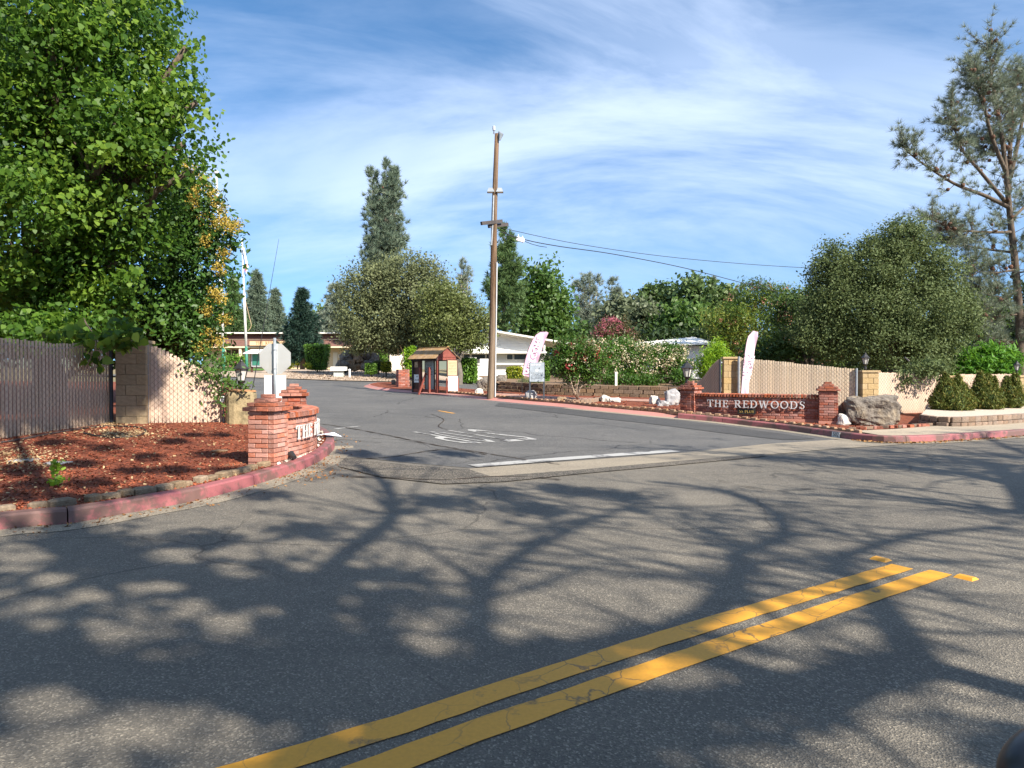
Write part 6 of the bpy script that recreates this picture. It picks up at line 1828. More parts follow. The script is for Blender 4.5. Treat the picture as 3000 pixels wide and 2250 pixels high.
# ------------------------------------------------------------------ oaks in the middle
tree('oak_tree', 'large dense grey-green oak behind the notice shelter', at(1215, 44), 44.5,
     [(1190, 800, 110, 52), (1085, 850, 90, 70), (1200, 870, 130, 90), (1060, 930, 80, 70), (1150, 950, 140, 75), (1260, 930, 100, 90), (1080, 990, 90, 45), (1200, 1000, 110, 42)],
     'leaf_oak', 1300, 56, .34, .145, 301, 'rhomb', .32, 'bark_grey', shell=.55, lump=.14, nsub=80, up=.5, zmin=zat(1042, 44.5))
tree('oak_tree', 'lighter smaller oak in front of the white mobile home, touching the utility pole', at(1345, 40), 41,
     [(1300, 880, 70, 50), (1340, 940, 85, 65), (1290, 960, 70, 60), (1395, 970, 55, 48), (1340, 1000, 80, 32)],
     'leaf_oak_light', 650, 52, .30, .125, 302, 'rhomb', .2, 'bark_grey', shell=.5, lump=.16, nsub=50, up=.5, zmin=zat(1035, 41))

# ------------------------------------------------------------------ hedges and shrubs
def hedge(name, label, px0, px1, py0, py1, d, mat, leaf, n, seed, taper=0.0, rounded=.15, depth=None, cat='hedge', group=None, topmat=None, sag=0):
    rng = np.random.default_rng(seed); k = d / FPX; c = at((px0 + px1) / 2, d); w = (px1 - px0) * k; z0 = max(zat(py1, d), c.z) - c.z; z1 = zat(py0, d) - c.z; dp = depth or w
    root = empty(name, c, label=label, cat=cat, group=group)
    u = rng.uniform(-1, 1, (n, 3)); ax = rng.integers(0, 3, n); sgn = np.where(rng.random(n) < .5, -1, 1)
    for a in range(3):
        m = ax == a; u[m, a] = sgn[m] * (1 - np.abs(rng.normal(0, .06, m.sum())))
    r = np.linalg.norm(u, axis=1, keepdims=True); u2 = u * (1 - rounded) + rounded * u / r * 1.1
    h = (u2[:, 2] + 1) / 2
    wx = w / 2 * (1 - taper * (1 - h))
    P = np.stack([u2[:, 0] * wx, u2[:, 1] * dp / 2 * (1 - taper * (1 - h)), z0 + h * (z1 - z0)], 1)
    P += rng.normal(0, leaf * .35, P.shape)
    leaf_obj('foliage', P, leaf, mat, root, rng, 'oval', u2 * .8, .3)
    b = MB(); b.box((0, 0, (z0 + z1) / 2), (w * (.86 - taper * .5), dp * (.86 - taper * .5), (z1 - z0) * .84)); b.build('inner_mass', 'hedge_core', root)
    MB().tube([(0, 0, -.1), (0, 0, z0 + .2)], .06, 6).build('stem', 'bark', root)
    return root
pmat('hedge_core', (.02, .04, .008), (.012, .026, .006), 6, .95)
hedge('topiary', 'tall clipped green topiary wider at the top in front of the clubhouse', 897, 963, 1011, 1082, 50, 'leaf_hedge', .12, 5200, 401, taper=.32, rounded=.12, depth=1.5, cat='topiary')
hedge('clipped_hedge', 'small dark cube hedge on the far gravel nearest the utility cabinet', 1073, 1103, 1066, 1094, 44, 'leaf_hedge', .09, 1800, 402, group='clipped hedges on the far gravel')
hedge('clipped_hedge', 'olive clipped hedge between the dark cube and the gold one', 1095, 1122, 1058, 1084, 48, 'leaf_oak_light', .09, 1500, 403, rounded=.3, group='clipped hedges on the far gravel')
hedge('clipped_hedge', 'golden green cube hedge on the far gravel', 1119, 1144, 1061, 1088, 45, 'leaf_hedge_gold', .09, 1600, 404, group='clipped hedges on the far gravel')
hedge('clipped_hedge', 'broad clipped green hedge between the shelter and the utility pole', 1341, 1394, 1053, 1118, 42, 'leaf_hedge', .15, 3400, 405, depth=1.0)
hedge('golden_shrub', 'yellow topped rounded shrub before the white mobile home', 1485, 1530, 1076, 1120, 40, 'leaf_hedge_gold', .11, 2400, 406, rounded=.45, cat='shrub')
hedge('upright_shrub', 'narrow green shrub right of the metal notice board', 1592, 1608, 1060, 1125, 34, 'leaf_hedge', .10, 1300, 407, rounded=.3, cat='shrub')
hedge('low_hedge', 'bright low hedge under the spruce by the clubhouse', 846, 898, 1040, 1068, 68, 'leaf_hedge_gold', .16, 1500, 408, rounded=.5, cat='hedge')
def shrub(name, label, d, blobs, mat, n, per, sig, leaf, seed, shape='rhomb', base_px=None, cat='shrub', r0=.04, **kw):
    bpx = base_px if base_px is not None else blobs[0][0]
    return tree(name, label, at(bpx, d), d, blobs, mat, n, per, sig, leaf, seed, shape, r0, cat=cat, **kw)
shrub('round_bush', 'dark green bush behind the small cube hedges', 52, [(1110, 1045, 32, 24), (1090, 1055, 22, 16)], 'leaf_hedge', 70, 36, .16, .14, 411, shell=.3, nsub=6)
shrub('lime_bush', 'tall lime green bush left of the notice shelter', 33, [(1204, 1040, 15, 22), (1200, 1070, 16, 28), (1212, 1092, 14, 14)], 'leaf_lime', 90, 30, .10, .12, 412, 'oval', shell=.3, nsub=8, base_px=1203)
shrub('rose_bush', 'pink flowered bush at the foot of the taller flagpole', 56, [(682, 1056, 26, 20), (705, 1062, 18, 18), (655, 1060, 18, 16)], 'leaf_hedge', 60, 34, .18, .15, 413, shell=.3, nsub=6, extra=blossoms(None, 26, 10, .07, .10, 'bloom_pink'))
shrub('gold_bush', 'small yellow bush left of the clipped topiary', 50, [(846, 1072, 10, 8)], 'leaf_hedge_gold', 14, 40, .09, .10, 414, shell=.3, nsub=2, r0=.02)
shrub('gold_bush', 'small yellow bush at the foot of the clipped topiary', 49, [(902, 1074, 9, 8)], 'leaf_hedge_gold', 14, 40, .09, .10, 415, shell=.3, nsub=2, r0=.02)
shrub('dry_juniper', 'dry brownish low shrub behind the block wall by the notice board', 30, [(1548, 1122, 30, 12), (1580, 1126, 26, 10)], 'leaf_oak', 70, 30, .10, .08, 416, 'long', shell=.2, nsub=6, r0=.02)
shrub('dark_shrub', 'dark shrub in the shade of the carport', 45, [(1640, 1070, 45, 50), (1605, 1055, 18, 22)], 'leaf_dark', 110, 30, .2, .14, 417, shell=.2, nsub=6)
# crape myrtles
def stems(root, base, pts, r=.035, mat='bark_pale'):
    for i, (a, m, e) in enumerate(pts):
        MB().tube([Vector(a) - base, Vector(m) - base, Vector(e) - base], [r, r * .75, r * .4], 7).build('stem', mat, root, True)
gmy = G(1692, 1172, .12); dm = gmy.y
my = tree('crape_myrtle', 'red flowered crape myrtle with pale multiple stems in the stone ring', gmy, dm,
     [(1690, 1045, 62, 50, .2), (1655, 1060, 35, 40, 0), (1730, 1055, 45, 50, .2), (1700, 1090, 60, 32, .2), (1650, 1030, 30, 25, 0)],
     'leaf_myrtle', 330, 34, .15, .08, 421, 'oval', 0, cat='tree', shell=.35, lump=.2, extra=lambda *a: (blossoms(None, 34, 22, .06, .06, 'bloom_red')(*a), blossoms(None, 34, 18, .06, .06, 'bloom_white')(*a), blossoms(None, 90, 20, .10, .07, 'leaf_bronze', 'new_growth')(*a)))
stems(my, gmy, [(V(1692, 1170, dm), V(1686 + a * .5, 1140, dm + b), V(1690 + a * 1.6, 1095, dm + b * 2)) for a, b in ((-22, .1), (-14, -.1), (-4, .1), (6, -.12), (14, .1), (24, 0))], .028)
dw = 30.0
for i, (lab, bpx, bl, fl_n) in enumerate([
    ('white flowered crape myrtle just right of the red one', 1765, [(1760, 1045, 48, 42), (1790, 1020, 40, 30), (1770, 1085, 50, 34), (1730, 1020, 30, 22)], 80),
    ('white flowered crape myrtle in the middle of the yard row', 1860, [(1850, 1040, 55, 40), (1880, 1075, 45, 40), (1840, 1085, 45, 30), (1830, 1015, 40, 22), (1900, 1030, 40, 26)], 100),
    ('white flowered crape myrtle nearest the bright bamboo', 1955, [(1945, 1050, 50, 40), (1975, 1035, 40, 30), (1990, 1075, 45, 30), (1930, 1095, 40, 28)], 70)]):
    bb = at(bpx, dw + i * .8, .4)
    t_ = tree('crape_myrtle', lab, bb, dw + i * .8, bl, 'leaf_myrtle', 230, 30, .17, .10, 430 + i, 'oval', 0, cat='tree', shell=.4, lump=.2, group='white crape myrtles', extra=blossoms(None, int(fl_n * 1.4), 20, .09, .08, 'bloom_white'))
    stems(t_, bb, [(bb + Vector((0, 0, -.1)), bb + Vector((a * .4, 0, .5)), bb + Vector((a, .1, 1.1))) for a in (-.35, -.1, .15, .4)], .03, 'bark')
shrub('crape_myrtle', 'pink flowered crape myrtle rising behind the white ones', 38, [(1790, 965, 36, 36), (1765, 985, 30, 26), (1830, 985, 32, 34), (1750, 1010, 40, 20), (1800, 1010, 50, 22)], 'leaf_bronze', 200, 30, .2, .11, 441, 'oval', base_px=1795, cat='tree', r0=.06, shell=.4, extra=blossoms(lambda W, C, rng, n: np.concatenate([blob_points(W[:2], 90, rng, .8, .1)[0], blob_points(W, 40, rng, .9, .1)[0]]), 0, 18, .09, .08, 'bloom_pink'))
shrub('dark_bush', 'low dark bush under the white myrtles behind the block wall', 29, [(1850, 1112, 40, 18), (1900, 1115, 35, 16), (1990, 1105, 36, 24), (1800, 1115, 30, 14)], 'leaf_myrtle', 130, 30, .13, .09, 442, shell=.2, nsub=5, base_px=1870)
wp_ = at(1805, 28.5, .4); MB_ = tag(MB().box((0, 0, .28), (.09, .09, .62)).build('white_post', 'trim_white'), 'short white wooden post between the myrtles', 'post'); MB_.location = wp_
# bamboo
bmb = at(2085, 26.5, .1)
bmo = empty('bamboo_clump', bmb, label='bright yellow-green bamboo clump behind the curved fence wing', cat='plant')
rbm = np.random.default_rng(77); pts = []; axs = []; st = MB()
for i in range(70):
    px = rbm.normal(2092, 26); tp = 985 + abs(px - 2105) * .9 + rbm.uniform(0, 45); dd = 26.5 + rbm.uniform(-.6, .6)
    a = V(2085 + (px - 2085) * .35, 1125, dd); e = V(px, tp, dd); m = a.lerp(e, .6) + Vector((0, 0, .1))
    st.tube([a - bmb, m - bmb, e - bmb], [.012, .009, .003], 4, False)
    for j in range(70):
        u = .25 + .75 * rbm.random(); p = (a.lerp(m, u / .6) if u < .6 else m.lerp(e, (u - .6) / .4)) + Vector(rbm.normal(0, .10, 3)); pts.append(np.array(p - bmb))
        axs.append(np.array([rbm.normal(0, .6), rbm.normal(0, .6), .55]))
st.build('canes', 'leaf_lime', bmo)['kind'] = 'stuff'
leaf_obj('foliage', np.array(pts), .14, 'leaf_lime', bmo, rbm, 'long', None, .2, axis=np.array(axs))
# mimosa and the dark mass behind the fence
def mim(root, W, C, rng, off):
    blossoms(None, 70, 14, .10, .09, 'bloom_salmon')(root, W, C, rng, off)
tree('mimosa_tree', 'silk tree with salmon pink flower puffs behind the cream fence', at(2220, 38), 38,
     [(2210, 865, 70, 40), (2150, 925, 80, 45), (2260, 910, 90, 55), (2200, 960, 110, 50), (2290, 870, 40, 35), (2120, 960, 60, 35), (2180, 1000, 80, 40)],
     'leaf_mimosa', 620, 34, .24, .17, 451, 'long', .16, 'bark', shell=.5, lump=.22, nsub=40, droop=.6, extra=mim)
tree('shade_tree', 'dark green tree directly behind the cream fence', at(2380, 30), 31,
     [(2360, 950, 90, 90), (2300, 1010, 80, 50), (2410, 1000, 90, 65), (2330, 900, 60, 50), (2440, 920, 70, 80), (2230, 1035, 60, 30)], 'leaf_shade', 480, 36, .26, .15, 452, 'oval', .16, shell=.4, nsub=24, extra=blossoms(None, 60, 12, .08, .08, 'bloom_salmon'))
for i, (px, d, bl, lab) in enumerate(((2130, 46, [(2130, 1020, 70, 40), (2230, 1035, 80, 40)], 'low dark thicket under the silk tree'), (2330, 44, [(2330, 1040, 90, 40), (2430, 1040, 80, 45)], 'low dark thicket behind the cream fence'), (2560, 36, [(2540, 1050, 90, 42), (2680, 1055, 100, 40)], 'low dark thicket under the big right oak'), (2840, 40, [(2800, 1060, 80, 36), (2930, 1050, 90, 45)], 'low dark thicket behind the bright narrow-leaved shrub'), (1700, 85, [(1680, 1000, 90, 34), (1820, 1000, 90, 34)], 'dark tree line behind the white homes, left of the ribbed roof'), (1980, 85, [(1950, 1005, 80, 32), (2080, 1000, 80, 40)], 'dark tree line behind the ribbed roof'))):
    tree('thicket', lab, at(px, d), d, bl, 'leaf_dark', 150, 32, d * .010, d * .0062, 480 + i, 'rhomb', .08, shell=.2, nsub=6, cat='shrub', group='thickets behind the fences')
# big oak at right
tree('oak_tree', 'big dense evergreen oak leaning over the pale fence above the boulder', at(2620, 27, .05), 26.2,
     [(2470, 830, 85, 70), (2440, 760, 40, 45), (2560, 800, 100, 95), (2640, 720, 70, 70), (2680, 800, 90, 90), (2760, 830, 60, 80), (2530, 910, 140, 90), (2680, 920, 140, 95), (2600, 1000, 170, 75), (2720, 1000, 90, 70), (2450, 1000, 70, 55), (2400, 900, 55, 60), (2385, 975, 60, 55), (2800, 930, 60, 80), (2660, 680, 40, 40), (2570, 730, 45, 40), (2410, 800, 35, 40)],
     'leaf_oak_right', 2500, 56, .20, .085, 461, 'rhomb', .3, 'bark_grey', shell=.5, lump=.2, nsub=90, up=.4, zmin=zat(1085, 26.2))
ob = empty('overhanging_branch', V(2680, 1075, 21.0), label='drooping oak branch spilling over the top of the pale fence', cat='branch')
Wb = blobs_world([(2680, 1085, 75, 30, 0, .5), (2740, 1080, 50, 25, 0, .5), (2655, 1110, 35, 28, -.2, .3), (2720, 1065, 70, 25, .4, .6)], 20.8)
P_, D_, c_, C_ = clumped(Wb, 110, 26, .12, rng0, .2)
leaf_obj('leaves', P_ - np.array(ob.location), .085, 'leaf_oak_right', ob, rng0, 'rhomb', None, .3)
MB().tube([(.1, .7, .3), (.05, .4, .2), (0, .2, .05), (-.1, -.1, -.2)], [.03, .025, .018, .006], 6).build('stem', 'bark_grey', ob, True)
shrub('oleander', 'bright green narrow-leaved shrub above the fence near the last lantern', 25.5, [(2880, 1065, 70, 40), (2830, 1080, 45, 25), (2940, 1065, 45, 42), (2900, 1035, 40, 25)], 'leaf_oleander', 230, 34, .16, .20, 462, 'long', shell=.3, nsub=12, r0=.05, droop=-.6)
tree('leafy_tree', 'bright green tree behind the oak and the tall grey pine', at(2900, 42), 42, [(2860, 900, 70, 70), (2920, 950, 80, 80), (2830, 990, 80, 60), (2960, 1000, 70, 70)], 'leaf_bright', 260, 32, .35, .24, 463, r0=.2, shell=.35, nsub=16)
tree('background_tree', 'dark background tree at the right edge behind the pine', at(3040, 40), 41, [(3000, 1000, 90, 90), (3060, 900, 80, 120), (2960, 1050, 70, 50)], 'leaf_dark', 200, 32, .35, .24, 464, r0=.2, shell=.35, nsub=10)
# cypress shrubs
def cypress(label, px0, px1, py0, py1, d, seed, peaks):
    rng = np.random.default_rng(seed); c = at((px0 + px1) / 2, d, .3); k = d / FPX; w = (px1 - px0) * k; h = zat(py0, d) - c.z
    root = empty('cypress_shrub', c, label=label, cat='shrub', group='cypress shrubs in the planter')
    C, A = [], []
    for pk, hp, wd in peaks:
        n = 420
        u = rng.random(n) ** .8; th = rng.uniform(0, 6.283, n)
        prof = np.interp(u, [0, .12, .4, .7, .88, 1], [.5, .85, 1, .58, .26, .03]) * wd * w / 2
        r = prof * (.72 + .28 * rng.random(n) ** .5)
        C.append(np.stack([pk * w / 2 + r * np.cos(th), r * np.sin(th) * .9, u * h * hp], 1)); A.append(np.stack([np.cos(th) * .35, np.sin(th) * .35, np.ones(n)], 1))
    C = np.concatenate(C); A = unit(np.concatenate(A))
    m = 9; n = len(C) * m
    P = np.repeat(C, m, 0) + rng.normal(0, .035, (n, 3)); ax = np.repeat(A, m, 0) + rng.normal(0, .25, (n, 3))
    leaf_obj('foliage', P, .085, 'leaf_cypress', root, rng, 'long', ax * .0 + np.repeat(unit(C * [1, 1, .2]), m, 0) * .8, .1, axis=ax)
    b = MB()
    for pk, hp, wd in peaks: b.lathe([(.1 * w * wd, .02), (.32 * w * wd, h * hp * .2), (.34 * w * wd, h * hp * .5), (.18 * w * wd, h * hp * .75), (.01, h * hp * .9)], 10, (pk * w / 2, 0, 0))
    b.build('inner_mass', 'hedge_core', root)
    MB().tube([(0, 0, -.1), (0, 0, h * .3)], .05, 6).build('trunk', 'bark', root)
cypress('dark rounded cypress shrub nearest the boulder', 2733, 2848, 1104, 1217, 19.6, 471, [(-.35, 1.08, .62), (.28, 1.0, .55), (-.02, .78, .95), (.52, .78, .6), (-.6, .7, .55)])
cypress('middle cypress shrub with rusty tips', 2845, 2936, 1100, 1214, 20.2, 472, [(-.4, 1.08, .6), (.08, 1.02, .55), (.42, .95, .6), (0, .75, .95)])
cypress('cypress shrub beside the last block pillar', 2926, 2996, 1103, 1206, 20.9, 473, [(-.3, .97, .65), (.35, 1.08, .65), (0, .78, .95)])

# ------------------------------------------------------------------ the tall grey pine at the right edge
gpn_ = at(2990, 33.5)
gp_ = empty('grey_pine', gpn_, label='tall airy grey pine with dark cones at the right edge', cat='tree')
dG = 33.5; tr = MB(); rg_ = np.random.default_rng(88); TC, TA, CN = [], [], []
def gl_(pts, r0, r1, tw=0, tl=.8, dens=1.0, tipd=1.0):
    tw = int(tw * 1.5); tl *= 1.2; r0 *= .8
    Pw = catmull([V(px, py, dG + dy) - gpn_ for px, py, dy in pts], 6); n = len(Pw)
    tr.tube(Pw, [r0 + (r1 - r0) * i / (n - 1) for i in range(n)], 7)
    for i in range(tw):
        u = (.2 + .8 * rg_.random() ** .7) * (n - 1.01); j = int(u); p = Pw[j].lerp(Pw[j + 1], u - j); ax = (Pw[j + 1] - Pw[j]).normalized()
        dr = (ax * .5 + Vector(rg_.normal(0, .75, 3)) + Vector((0, 0, .35))).normalized(); L = tl * rg_.uniform(.4, 1.2)
        e = p + dr * L; m = p.lerp(e, .5) + Vector((0, 0, -.06 * L)); tr.tube([p, m, e], [.02, .012, .006], 4, False)
        for q in (.55, .8, 1.0):
            TC.append(np.array(p.lerp(e, q) + Vector(rg_.normal(0, .06, 3)))); TA.append(np.array(dr + Vector((0, 0, .3))))
        if rg_.random() < .22: CN.append(p.lerp(e, rg_.uniform(.1, .6)))
    for q in range(5): TC.append(np.array(Pw[-1].lerp(Pw[-3], q * .3))); TA.append(np.array((Pw[-1] - Pw[-3]).normalized()))
gl_([(2990, 1120, 0), (2988, 950, 0), (2975, 780, 0), (2960, 640, 0), (2945, 480, 0), (2925, 330, 0), (2905, 230, 0), (2898, 130, 0)], .27, .03, 110, 1.15)
gl_([(2955, 560, 0), (2960, 420, .3), (2966, 310, .5), (2968, 225, .6)], .16, .02, 60, .95)
gl_([(2960, 520, .2), (2990, 380, .6), (3005, 290, .8), (3012, 220, .9)], .14, .02, 50, .95)
gl_([(2945, 500, 0), (2905, 400, -.5), (2880, 300, -.8), (2862, 260, -.9), (2850, 215, -.9)], .13, .02, 60, .95)
gl_([(2960, 610, 0), (2890, 575, -.5), (2800, 540, -1), (2720, 490, -1.3), (2665, 450, -1.5), (2640, 425, -1.5)], .13, .015, 36, .75)
gl_([(2945, 590, 0), (2870, 500, -.4), (2820, 440, -.7), (2795, 370, -.9), (2785, 300, -1)], .12, .015, 50, .85)
gl_([(2965, 680, 0), (2880, 680, -.6), (2790, 670, -1), (2720, 635, -1.2)], .10, .015, 46, .9)
gl_([(2970, 740, 0), (2890, 730, .6), (2800, 715, .9), (2740, 700, 1.1)], .09, .015, 46, .95)
gl_([(2965, 640, .2), (3030, 580, .8), (3080, 540, 1.2)], .10, .015, 36, .95)
gl_([(2975, 790, 0), (2900, 800, -.4), (2830, 790, -.6)], .08, .01, 36, .9)
gl_([(2980, 860, 0), (2920, 870, .3), (2860, 850, .4)], .07, .01, 30, .8)
gl_([(2985, 920, 0), (2930, 930, -.3), (2880, 945, -.4)], .06, .01, 22, .7)
gl_([(2950, 460, .3), (2900, 450, 1.0), (2850, 420, 1.4)], .07, .01, 30, .8)
gl_([(2985, 960, 0), (3030, 940, -.3), (3070, 950, -.4)], .05, .01, 26, .9)
gl_([(2986, 1000, 0), (2940, 1010, .2), (2900, 1000, .3)], .04, .01, 20, .8)
gl_([(2975, 800, .1), (3040, 790, -.3), (3080, 780, -.4)], .06, .01, 30, .9)
gl_([(2980, 850, -.1), (2900, 900, -.7), (2860, 930, -.8)], .06, .01, 26, .9)
tr.build('trunk', 'bark', gp_, True)
needles('crown', np.array(TC), unit(np.array(TA)), 30, .33, .0085, 'needle_grey', gp_, rg_, .95, .9)
for p in CN: piece('cone', CONE, gp_, Matrix.Translation(p) @ Matrix.Rotation(rg_.uniform(0, 3), 4, 'X') @ Matrix.Scale(rg_.uniform(.7, 1.1), 4))

# ------------------------------------------------------------------ hills far away
hm = MB(); vs = []; fs = []
pmat('hill', (.10, .13, .10), (.14, .15, .11), .002, .95)
NX = 60
for i in range(NX + 1):
    x = -2600 + 5200 * i / NX
    h = 60 + 45 * mnoise.noise(Vector((x * .0016, 3.3, 0))) + 22 * mnoise.noise(Vector((x * .006, 9.3, 0)))
    vs += [(x, 3000, -5), (x, 3150, h), (x, 3700, -5)]
for i in range(NX):
    a = i * 3; fs += [(a, a + 3, a + 4, a + 1), (a + 1, a + 4, a + 5, a + 2)]
tag(hm.add(vs, fs).build('hills', 'hill', None, True), kind='structure')

# ------------------------------------------------------------------ roadside trees behind the viewer, whose shade lies on the road
def SH(px, py, h): return G(px, py) + SUN * (h / SUN.z)
st_ = G(2690, 1945) + SUN * (5.2 / SUN.z)
rt = np.random.default_rng(55)
tb = Vector((st_.x + .25, st_.y - .2, 0)); tb.z = gz(tb.x, tb.y)
shd = empty('roadside_tree', tb, label='spreading roadside tree behind the viewer that shades the near road', cat='tree')
tr = MB(); LP = []; SUBS = []
def limb(pts, r0, r1, tw=0, tl=1.6, leafp=.5):
    Pw = catmull(pts, 6); n = len(Pw)
    tr.tube([p - tb for p in Pw], [r0 + (r1 - r0) * i / (n - 1) for i in range(n)], 8)
    for i in range(tw):
        u = (.1 + .9 * rt.random()) * (n - 1.01); j = int(u); p = Pw[j].lerp(Pw[j + 1], u - j); ax = (Pw[j + 1] - Pw[j]).normalized()
        dr = (ax * .5 + Vector(rt.normal(0, .8, 3)) + Vector((0, 0, .15))).normalized(); L = tl * rt.uniform(.4, 1.3)
        e = p + dr * L; m = p.lerp(e, .5) + Vector(rt.normal(0, .08, 3))
        tr.tube([p - tb, m - tb, e - tb], [.03, .02, .006], 5, False)
        for k in range(3):
            e2 = m.lerp(e, rt.random()) + Vector(rt.normal(0, .45, 3)); tr.tube([m - tb, e2 - tb], [.012, .004], 4, False)
            if rt.random() < leafp * .45: LP.append((e2, .12, 12))
        if rt.random() < leafp * .45: LP.append((e, .15, 16))
fork = st_
limb([tb - Vector((0, 0, .3)), tb + Vector((.1, 0, 1.5)), tb.lerp(fork, .6), fork], .22, .10)
LS = 1.0
limb([fork, SH(2620, 1830, 6), SH(2540, 1720, 6.6), SH(2450, 1650, 7.2), SH(2560, 1600, 7.8), SH(2740, 1560, 8.4), SH(2950, 1545, 9)], .085, .045, 26, 1.7)
limb([fork, SH(2350, 2000, 5.9), SH(1975, 1870, 6.4), SH(2090, 1785, 6.9), SH(2150, 1724, 7.2), SH(2165, 1663, 7.5), SH(2160, 1622, 7.7), SH(2290, 1570, 8.1), SH(2266, 1500, 8.5), SH(2130, 1440, 9), SH(1900, 1410, 9.4)], .095, .05, 34, 1.7, .35)
limb([fork, SH(2000, 2080, 6), SH(1500, 2060, 6.6), SH(1150, 1960, 7.2), SH(920, 1790, 7.6), SH(990, 1640, 8.1), SH(1150, 1510, 8.7), SH(1120, 1410, 9.3), SH(1050, 1365, 9.8)], .13, .07, 40, 1.8, .35)
limb([SH(920, 1790, 7.6), SH(650, 1720, 8.1), SH(350, 1660, 8.7), SH(170, 1560, 9.3), SH(150, 1480, 9.8)], .10, .04, 28, 1.8, .4)
limb([SH(1150, 1960, 7.2), SH(800, 1980, 7.7), SH(400, 1960, 8.2), SH(50, 1900, 8.8)], .08, .03, 30, 1.6, .6)
limb([fork, SH(2300, 2150, 5.9), SH(1800, 2190, 6.5), SH(1350, 2200, 7)], .05, .025, 16, 1.2, .5)
limb([SH(1500, 2060, 6.6), SH(1400, 1800, 7.4), SH(1500, 1640, 8.1), SH(1750, 1520, 8.8), SH(1900, 1470, 9.3)], .10, .02, 40, 1.9, .35)
mass = [(100, 1640, .45), (200, 1600, .45), (330, 1640, .5), (450, 1690, .45), (560, 1700, .45), (700, 1690, .45), (820, 1710, .45), (950, 1720, .45), (1050, 1690, .35), (780, 1780, .45), (900, 1830, .45), (1020, 1880, .45), (1100, 1960, .35), (800, 1920, .35), (650, 1950, .35), (480, 1950, .35), (330, 1950, .35), (150, 1920, .35), (0, 1900, .4), (60, 1780, .35), (700, 2030, .32), (560, 2010, .32), (860, 2060, .3), (1000, 2060, .32), (1250, 2010, .28), (1150, 2080, .28), (1400, 2000, .28), (1500, 1960, .24), (1330, 2070, .25), (1700, 1900, .16), (1850, 1870, .14), (1600, 1950, .2),
        (1350, 2200, .25), (1550, 2200, .25), (1700, 2170, .22), (1850, 2210, .25), (1470, 2140, .2), (1200, 2240, .25), (2000, 2100, .16), (2950, 2200, .2), (100, 1440, .25), (260, 1440, .22), (500, 1400, .22), (660, 1400, .18), (420, 1470, .2), (220, 1490, .2), (760, 1450, .25), (1180, 1345, .22), (1330, 1330, .25), (1050, 1330, .25), (1450, 1445, .3), (1650, 1435, .3), (1800, 1450, .3), (1300, 1470, .3), (1560, 1490, .3), (900, 1560, .3), (600, 1590, .3), (0, 2080, .15), (250, 2060, .12), (300, 1330, .22), (500, 1310, .22), (150, 1315, .22), (420, 1355, .18), (600, 1350, .2), (230, 1380, .2), (60, 1400, .25), (380, 1400, .2), (560, 1290, .18), (330, 1290, .2), (40, 1480, .22), (640, 1290, .15)]
for px, py, r in mass:
    p = SH(px, py, rt.uniform(7.4, 8.6)); LP.append((p, r * .55, int(1300 * r)))
    SUBS.append(p)
def SHP(px, py, d, h):
    p = V(px, py, d); return p + SUN * ((h - p.z) / SUN.z)
fence_shade = [(20, 1080, 12.0, .3), (70, 1040, 12.2, .3), (110, 1110, 12.6, .25), (150, 1060, 12.9, .3), (200, 1050, 13.4, .3), (215, 1130, 13.4, .25), (260, 1070, 14, .3), (300, 1100, 14.4, .25), (290, 1040, 14.3, .28), (370, 1040, 14.6, .35), (400, 1080, 14.6, .3), (350, 1100, 14.5, .28), (380, 1130, 14.5, .22), (120, 1200, 12.6, .2), (60, 1160, 12.2, .22), (240, 1190, 13.7, .16), (450, 1060, 14.6, .18), (40, 1020, 12, .35), (130, 1020, 12.7, .35), (230, 1010, 13.6, .35), (320, 1060, 14.4, .3), (40, 1130, 12, .3), (170, 1150, 13, .28), (90, 1090, 12.4, .3), (270, 1150, 14, .22), (10, 1220, 11.8, .25), (150, 1230, 12.8, .2), (345, 1050, 14.5, .35), (410, 1040, 14.6, .3), (370, 1090, 14.6, .3)]
for px, py, d, r in fence_shade:
    d = 11.15 + (px + 40) * .0064 if px < 328 else 13.35
    p = SHP(px, py, d, rt.uniform(9.6, 10.6)); LP.append((p, r * .8, int(2600 * r))); SUBS.append(p)
limb([SH(350, 1660, 8.7), SH(150, 1480, 9.4), SHP(60, 1160, 12.2, 9.9), SHP(200, 1080, 13.4, 10.3), SHP(380, 1060, 14.6, 10.5)], .10, .03, 10, 1.2, .3)
tips = [Vector(p) for p in SUBS]
nodes = [q for q in (SH(920, 1790, 7.6), SH(650, 1720, 8.1), SH(350, 1660, 8.7), SH(800, 1980, 7.7), SH(400, 1960, 8.2), SH(1150, 1960, 7.2), SH(1500, 2060, 6.6), SH(1800, 2190, 6.5), SH(1150, 1510, 8.7), SH(1400, 1800, 7.4), SH(1900, 1470, 9.3), SH(2160, 1622, 7.7), SHP(60, 1160, 12.2, 9.9), SHP(200, 1080, 13.4, 10.3), SHP(380, 1060, 14.6, 10.5))]
for p in tips:
    q = min(nodes, key=lambda s: (s - p).length); tr.tube([q - tb, q.lerp(p, .5) + Vector((0, 0, .1)) - tb, p - tb], [.03, .02, .008], 5, False)
tr.build('trunk', 'bark', shd, True)
PP = np.concatenate([np.array(p)[None] + rt.normal(0, 1, (n, 3)) * r for p, r, n in LP])
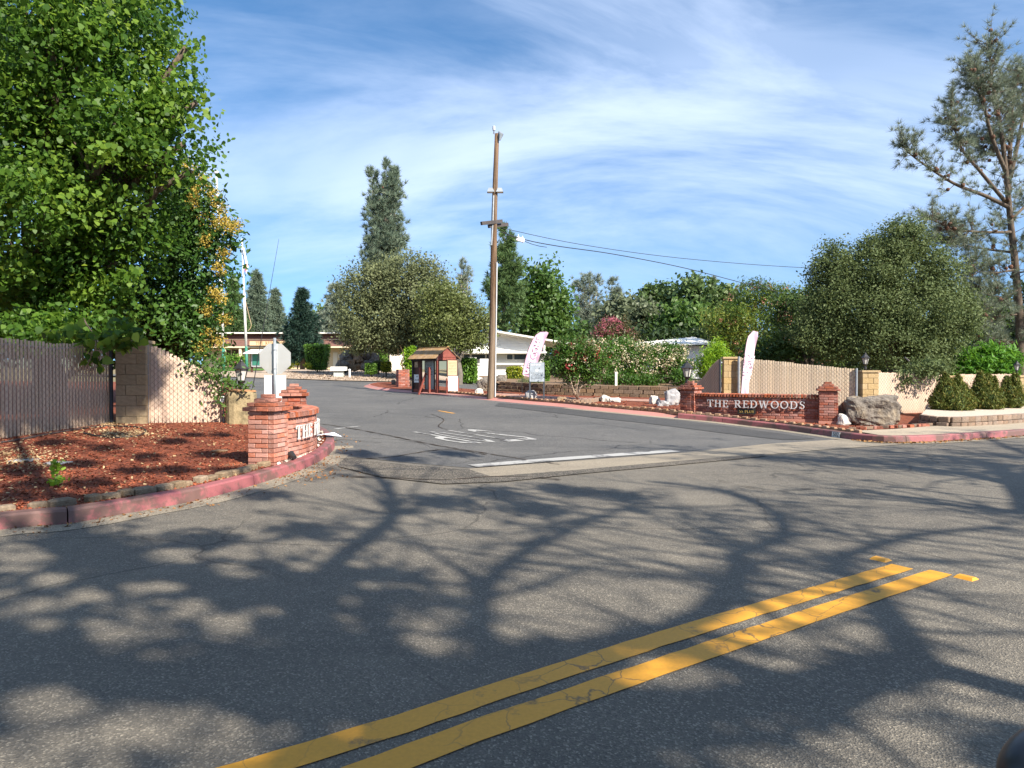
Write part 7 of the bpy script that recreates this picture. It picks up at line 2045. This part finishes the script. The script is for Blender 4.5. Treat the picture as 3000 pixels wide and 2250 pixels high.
# openings in the crown, where sun reaches the road
holes = [(1288, 1862, 165, 72), (1400, 1800, 150, 50), (350, 1865, 110, 34), (660, 1850, 85, 38), (560, 1790, 75, 22), (960, 1975, 85, 32), (840, 1962, 40, 18), (60, 1640, 95, 45), (520, 1632, 110, 25), (1030, 1752, 36, 30), (150, 1700, 70, 20), (120, 1775, 100, 22), (260, 1755, 60, 15), (400, 2130, 340, 66), (130, 2080, 160, 60), (650, 2200, 170, 60), (900, 2150, 170, 36), (1300, 1610, 200, 50), (1550, 1630, 150, 60), (1820, 1610, 200, 50), (1560, 1750, 150, 60), (1800, 1740, 180, 50), (1680, 1840, 110, 36), (2350, 1740, 140, 80), (1960, 1650, 100, 40), (2420, 1850, 140, 60), (2500, 2030, 200, 60), (2300, 2000, 150, 40), (2750, 1800, 130, 60), (2850, 1680, 130, 60), (2150, 2070, 240, 45), (750, 1620, 140, 22), (900, 1600, 100, 18), (2600, 2180, 200, 40), (2250, 2160, 180, 36), (2900, 2000, 120, 60), (2050, 2230, 120, 30)]
holes += [(rt.uniform(-50, 1500), rt.uniform(1600, 2150), rt.uniform(40, 95), rt.uniform(13, 26)) for _ in range(46)] + [(rt.uniform(1500, 2950), rt.uniform(1950, 2240), rt.uniform(50, 110), rt.uniform(16, 30)) for _ in range(16)]
gx = PP[:, 0] - SUN.x / SUN.z * PP[:, 2]; gy = np.maximum(.3, PP[:, 1] - SUN.y / SUN.z * PP[:, 2])
sx, sy = CX + FPX * gx / gy, HORIZON + FPX * CAMH / gy
keep = np.ones(len(PP), bool)
for hx_, hy_, ha, hb_ in holes: keep &= ((sx - hx_) / ha) ** 2 + ((sy - hy_) / hb_) ** 2 > 1
PP = PP[keep]
leaf_obj('crown', PP - np.array(tb), .12, 'leaf_tallow', shd, rt, 'oval', None, .4)

# second roadside tree, right of the viewer
g2 = SH(2900, 1420, 5.0); tb2 = Vector((g2.x + 1.6, g2.y - 1.2, 0))
sh2 = empty('roadside_tree', tb2, label='roadside tree right of the viewer that shades the far lane by the sidewalk', cat='tree')
tr = MB(); LP = []; tb_save = tb; tb = tb2
f2 = SH(2980, 1420, 5.2)
limb([tb2 - Vector((0, 0, .3)), tb2.lerp(f2, .6), f2], .26, .17)
limb([f2, SH(2800, 1385, 6.5), SH(2550, 1355, 7.6), SH(2350, 1345, 8.4), SH(2180, 1335, 9)], .13, .02, 46, 1.6, .8)
limb([f2, SH(2900, 1360, 6.8), SH(2750, 1335, 8.0), SH(2600, 1325, 9)], .11, .02, 36, 1.6, .8)
limb([f2, SH(3050, 1350, 6.8), SH(2950, 1310, 8.2), SH(2900, 1285, 9)], .11, .02, 30, 1.4, .7)
limb([f2, SH(3000, 1500, 5.8), SH(2800, 1470, 6.8), SH(2600, 1450, 7.6)], .11, .02, 30, 1.4, .5)
for px, py, r in [(2300, 1342, .3), (2450, 1347, .35), (2600, 1350, .4), (2750, 1352, .45), (2900, 1360, .5), (3000, 1340, .4), (2850, 1330, .35), (2950, 1385, .4), (2750, 1378, .3)]:
    LP.append((SH(px, py, rt.uniform(7.4, 8.4)), r * .7, int(700 * r)))
tr.build('trunk', 'bark', sh2, True)
PP = np.concatenate([np.array(p)[None] + rt.normal(0, 1, (n, 3)) * r for p, r, n in LP])
leaf_obj('crown', PP - np.array(tb2), .12, 'leaf_tallow', sh2, rt, 'oval', None, .4)

# unseen trees added behind the viewer to keep sky light off the road
for i, (x, y, h, lab) in enumerate(((-15, -5, 13, 'unseen leafy tree added behind the viewer to block sky light, farthest left'), (-9, -9, 14, 'unseen leafy tree added behind the viewer to block sky light, second from the left'), (-2.5, -11, 14, 'unseen leafy tree added straight behind the viewer to block sky light'), (3, -13, 13, 'unseen leafy tree added behind the viewer to block sky light, right of the middle'), (-20, 3, 13, 'unseen leafy tree added beyond the left edge of the bed to block sky light'), (9, -18, 13, 'unseen leafy tree added behind the viewer to block sky light, farthest right'))):
    rng = np.random.default_rng(600 + i); bs = Vector((x, y, gz(x, y)))
    root = empty('roadside_tree', bs, label=lab, cat='tree', group='added sky-blocking trees behind the viewer')
    W = [(np.array([x + rng.normal(0, 1.9), y + rng.normal(0, 1.3), h * rng.uniform(.22, .85)]), np.array([2.8, 2.4, 2.4])) for _ in range(8)]
    P, D, cl, C = clumped(W, 240, 26, .55, rng, .5)
    leaf_obj('crown', P - np.array(bs), .40, 'leaf_tallow', root, rng, 'oval', D * .5, .3)
    limbs(root, bs, W, C, .25, 'bark', rng, 16)
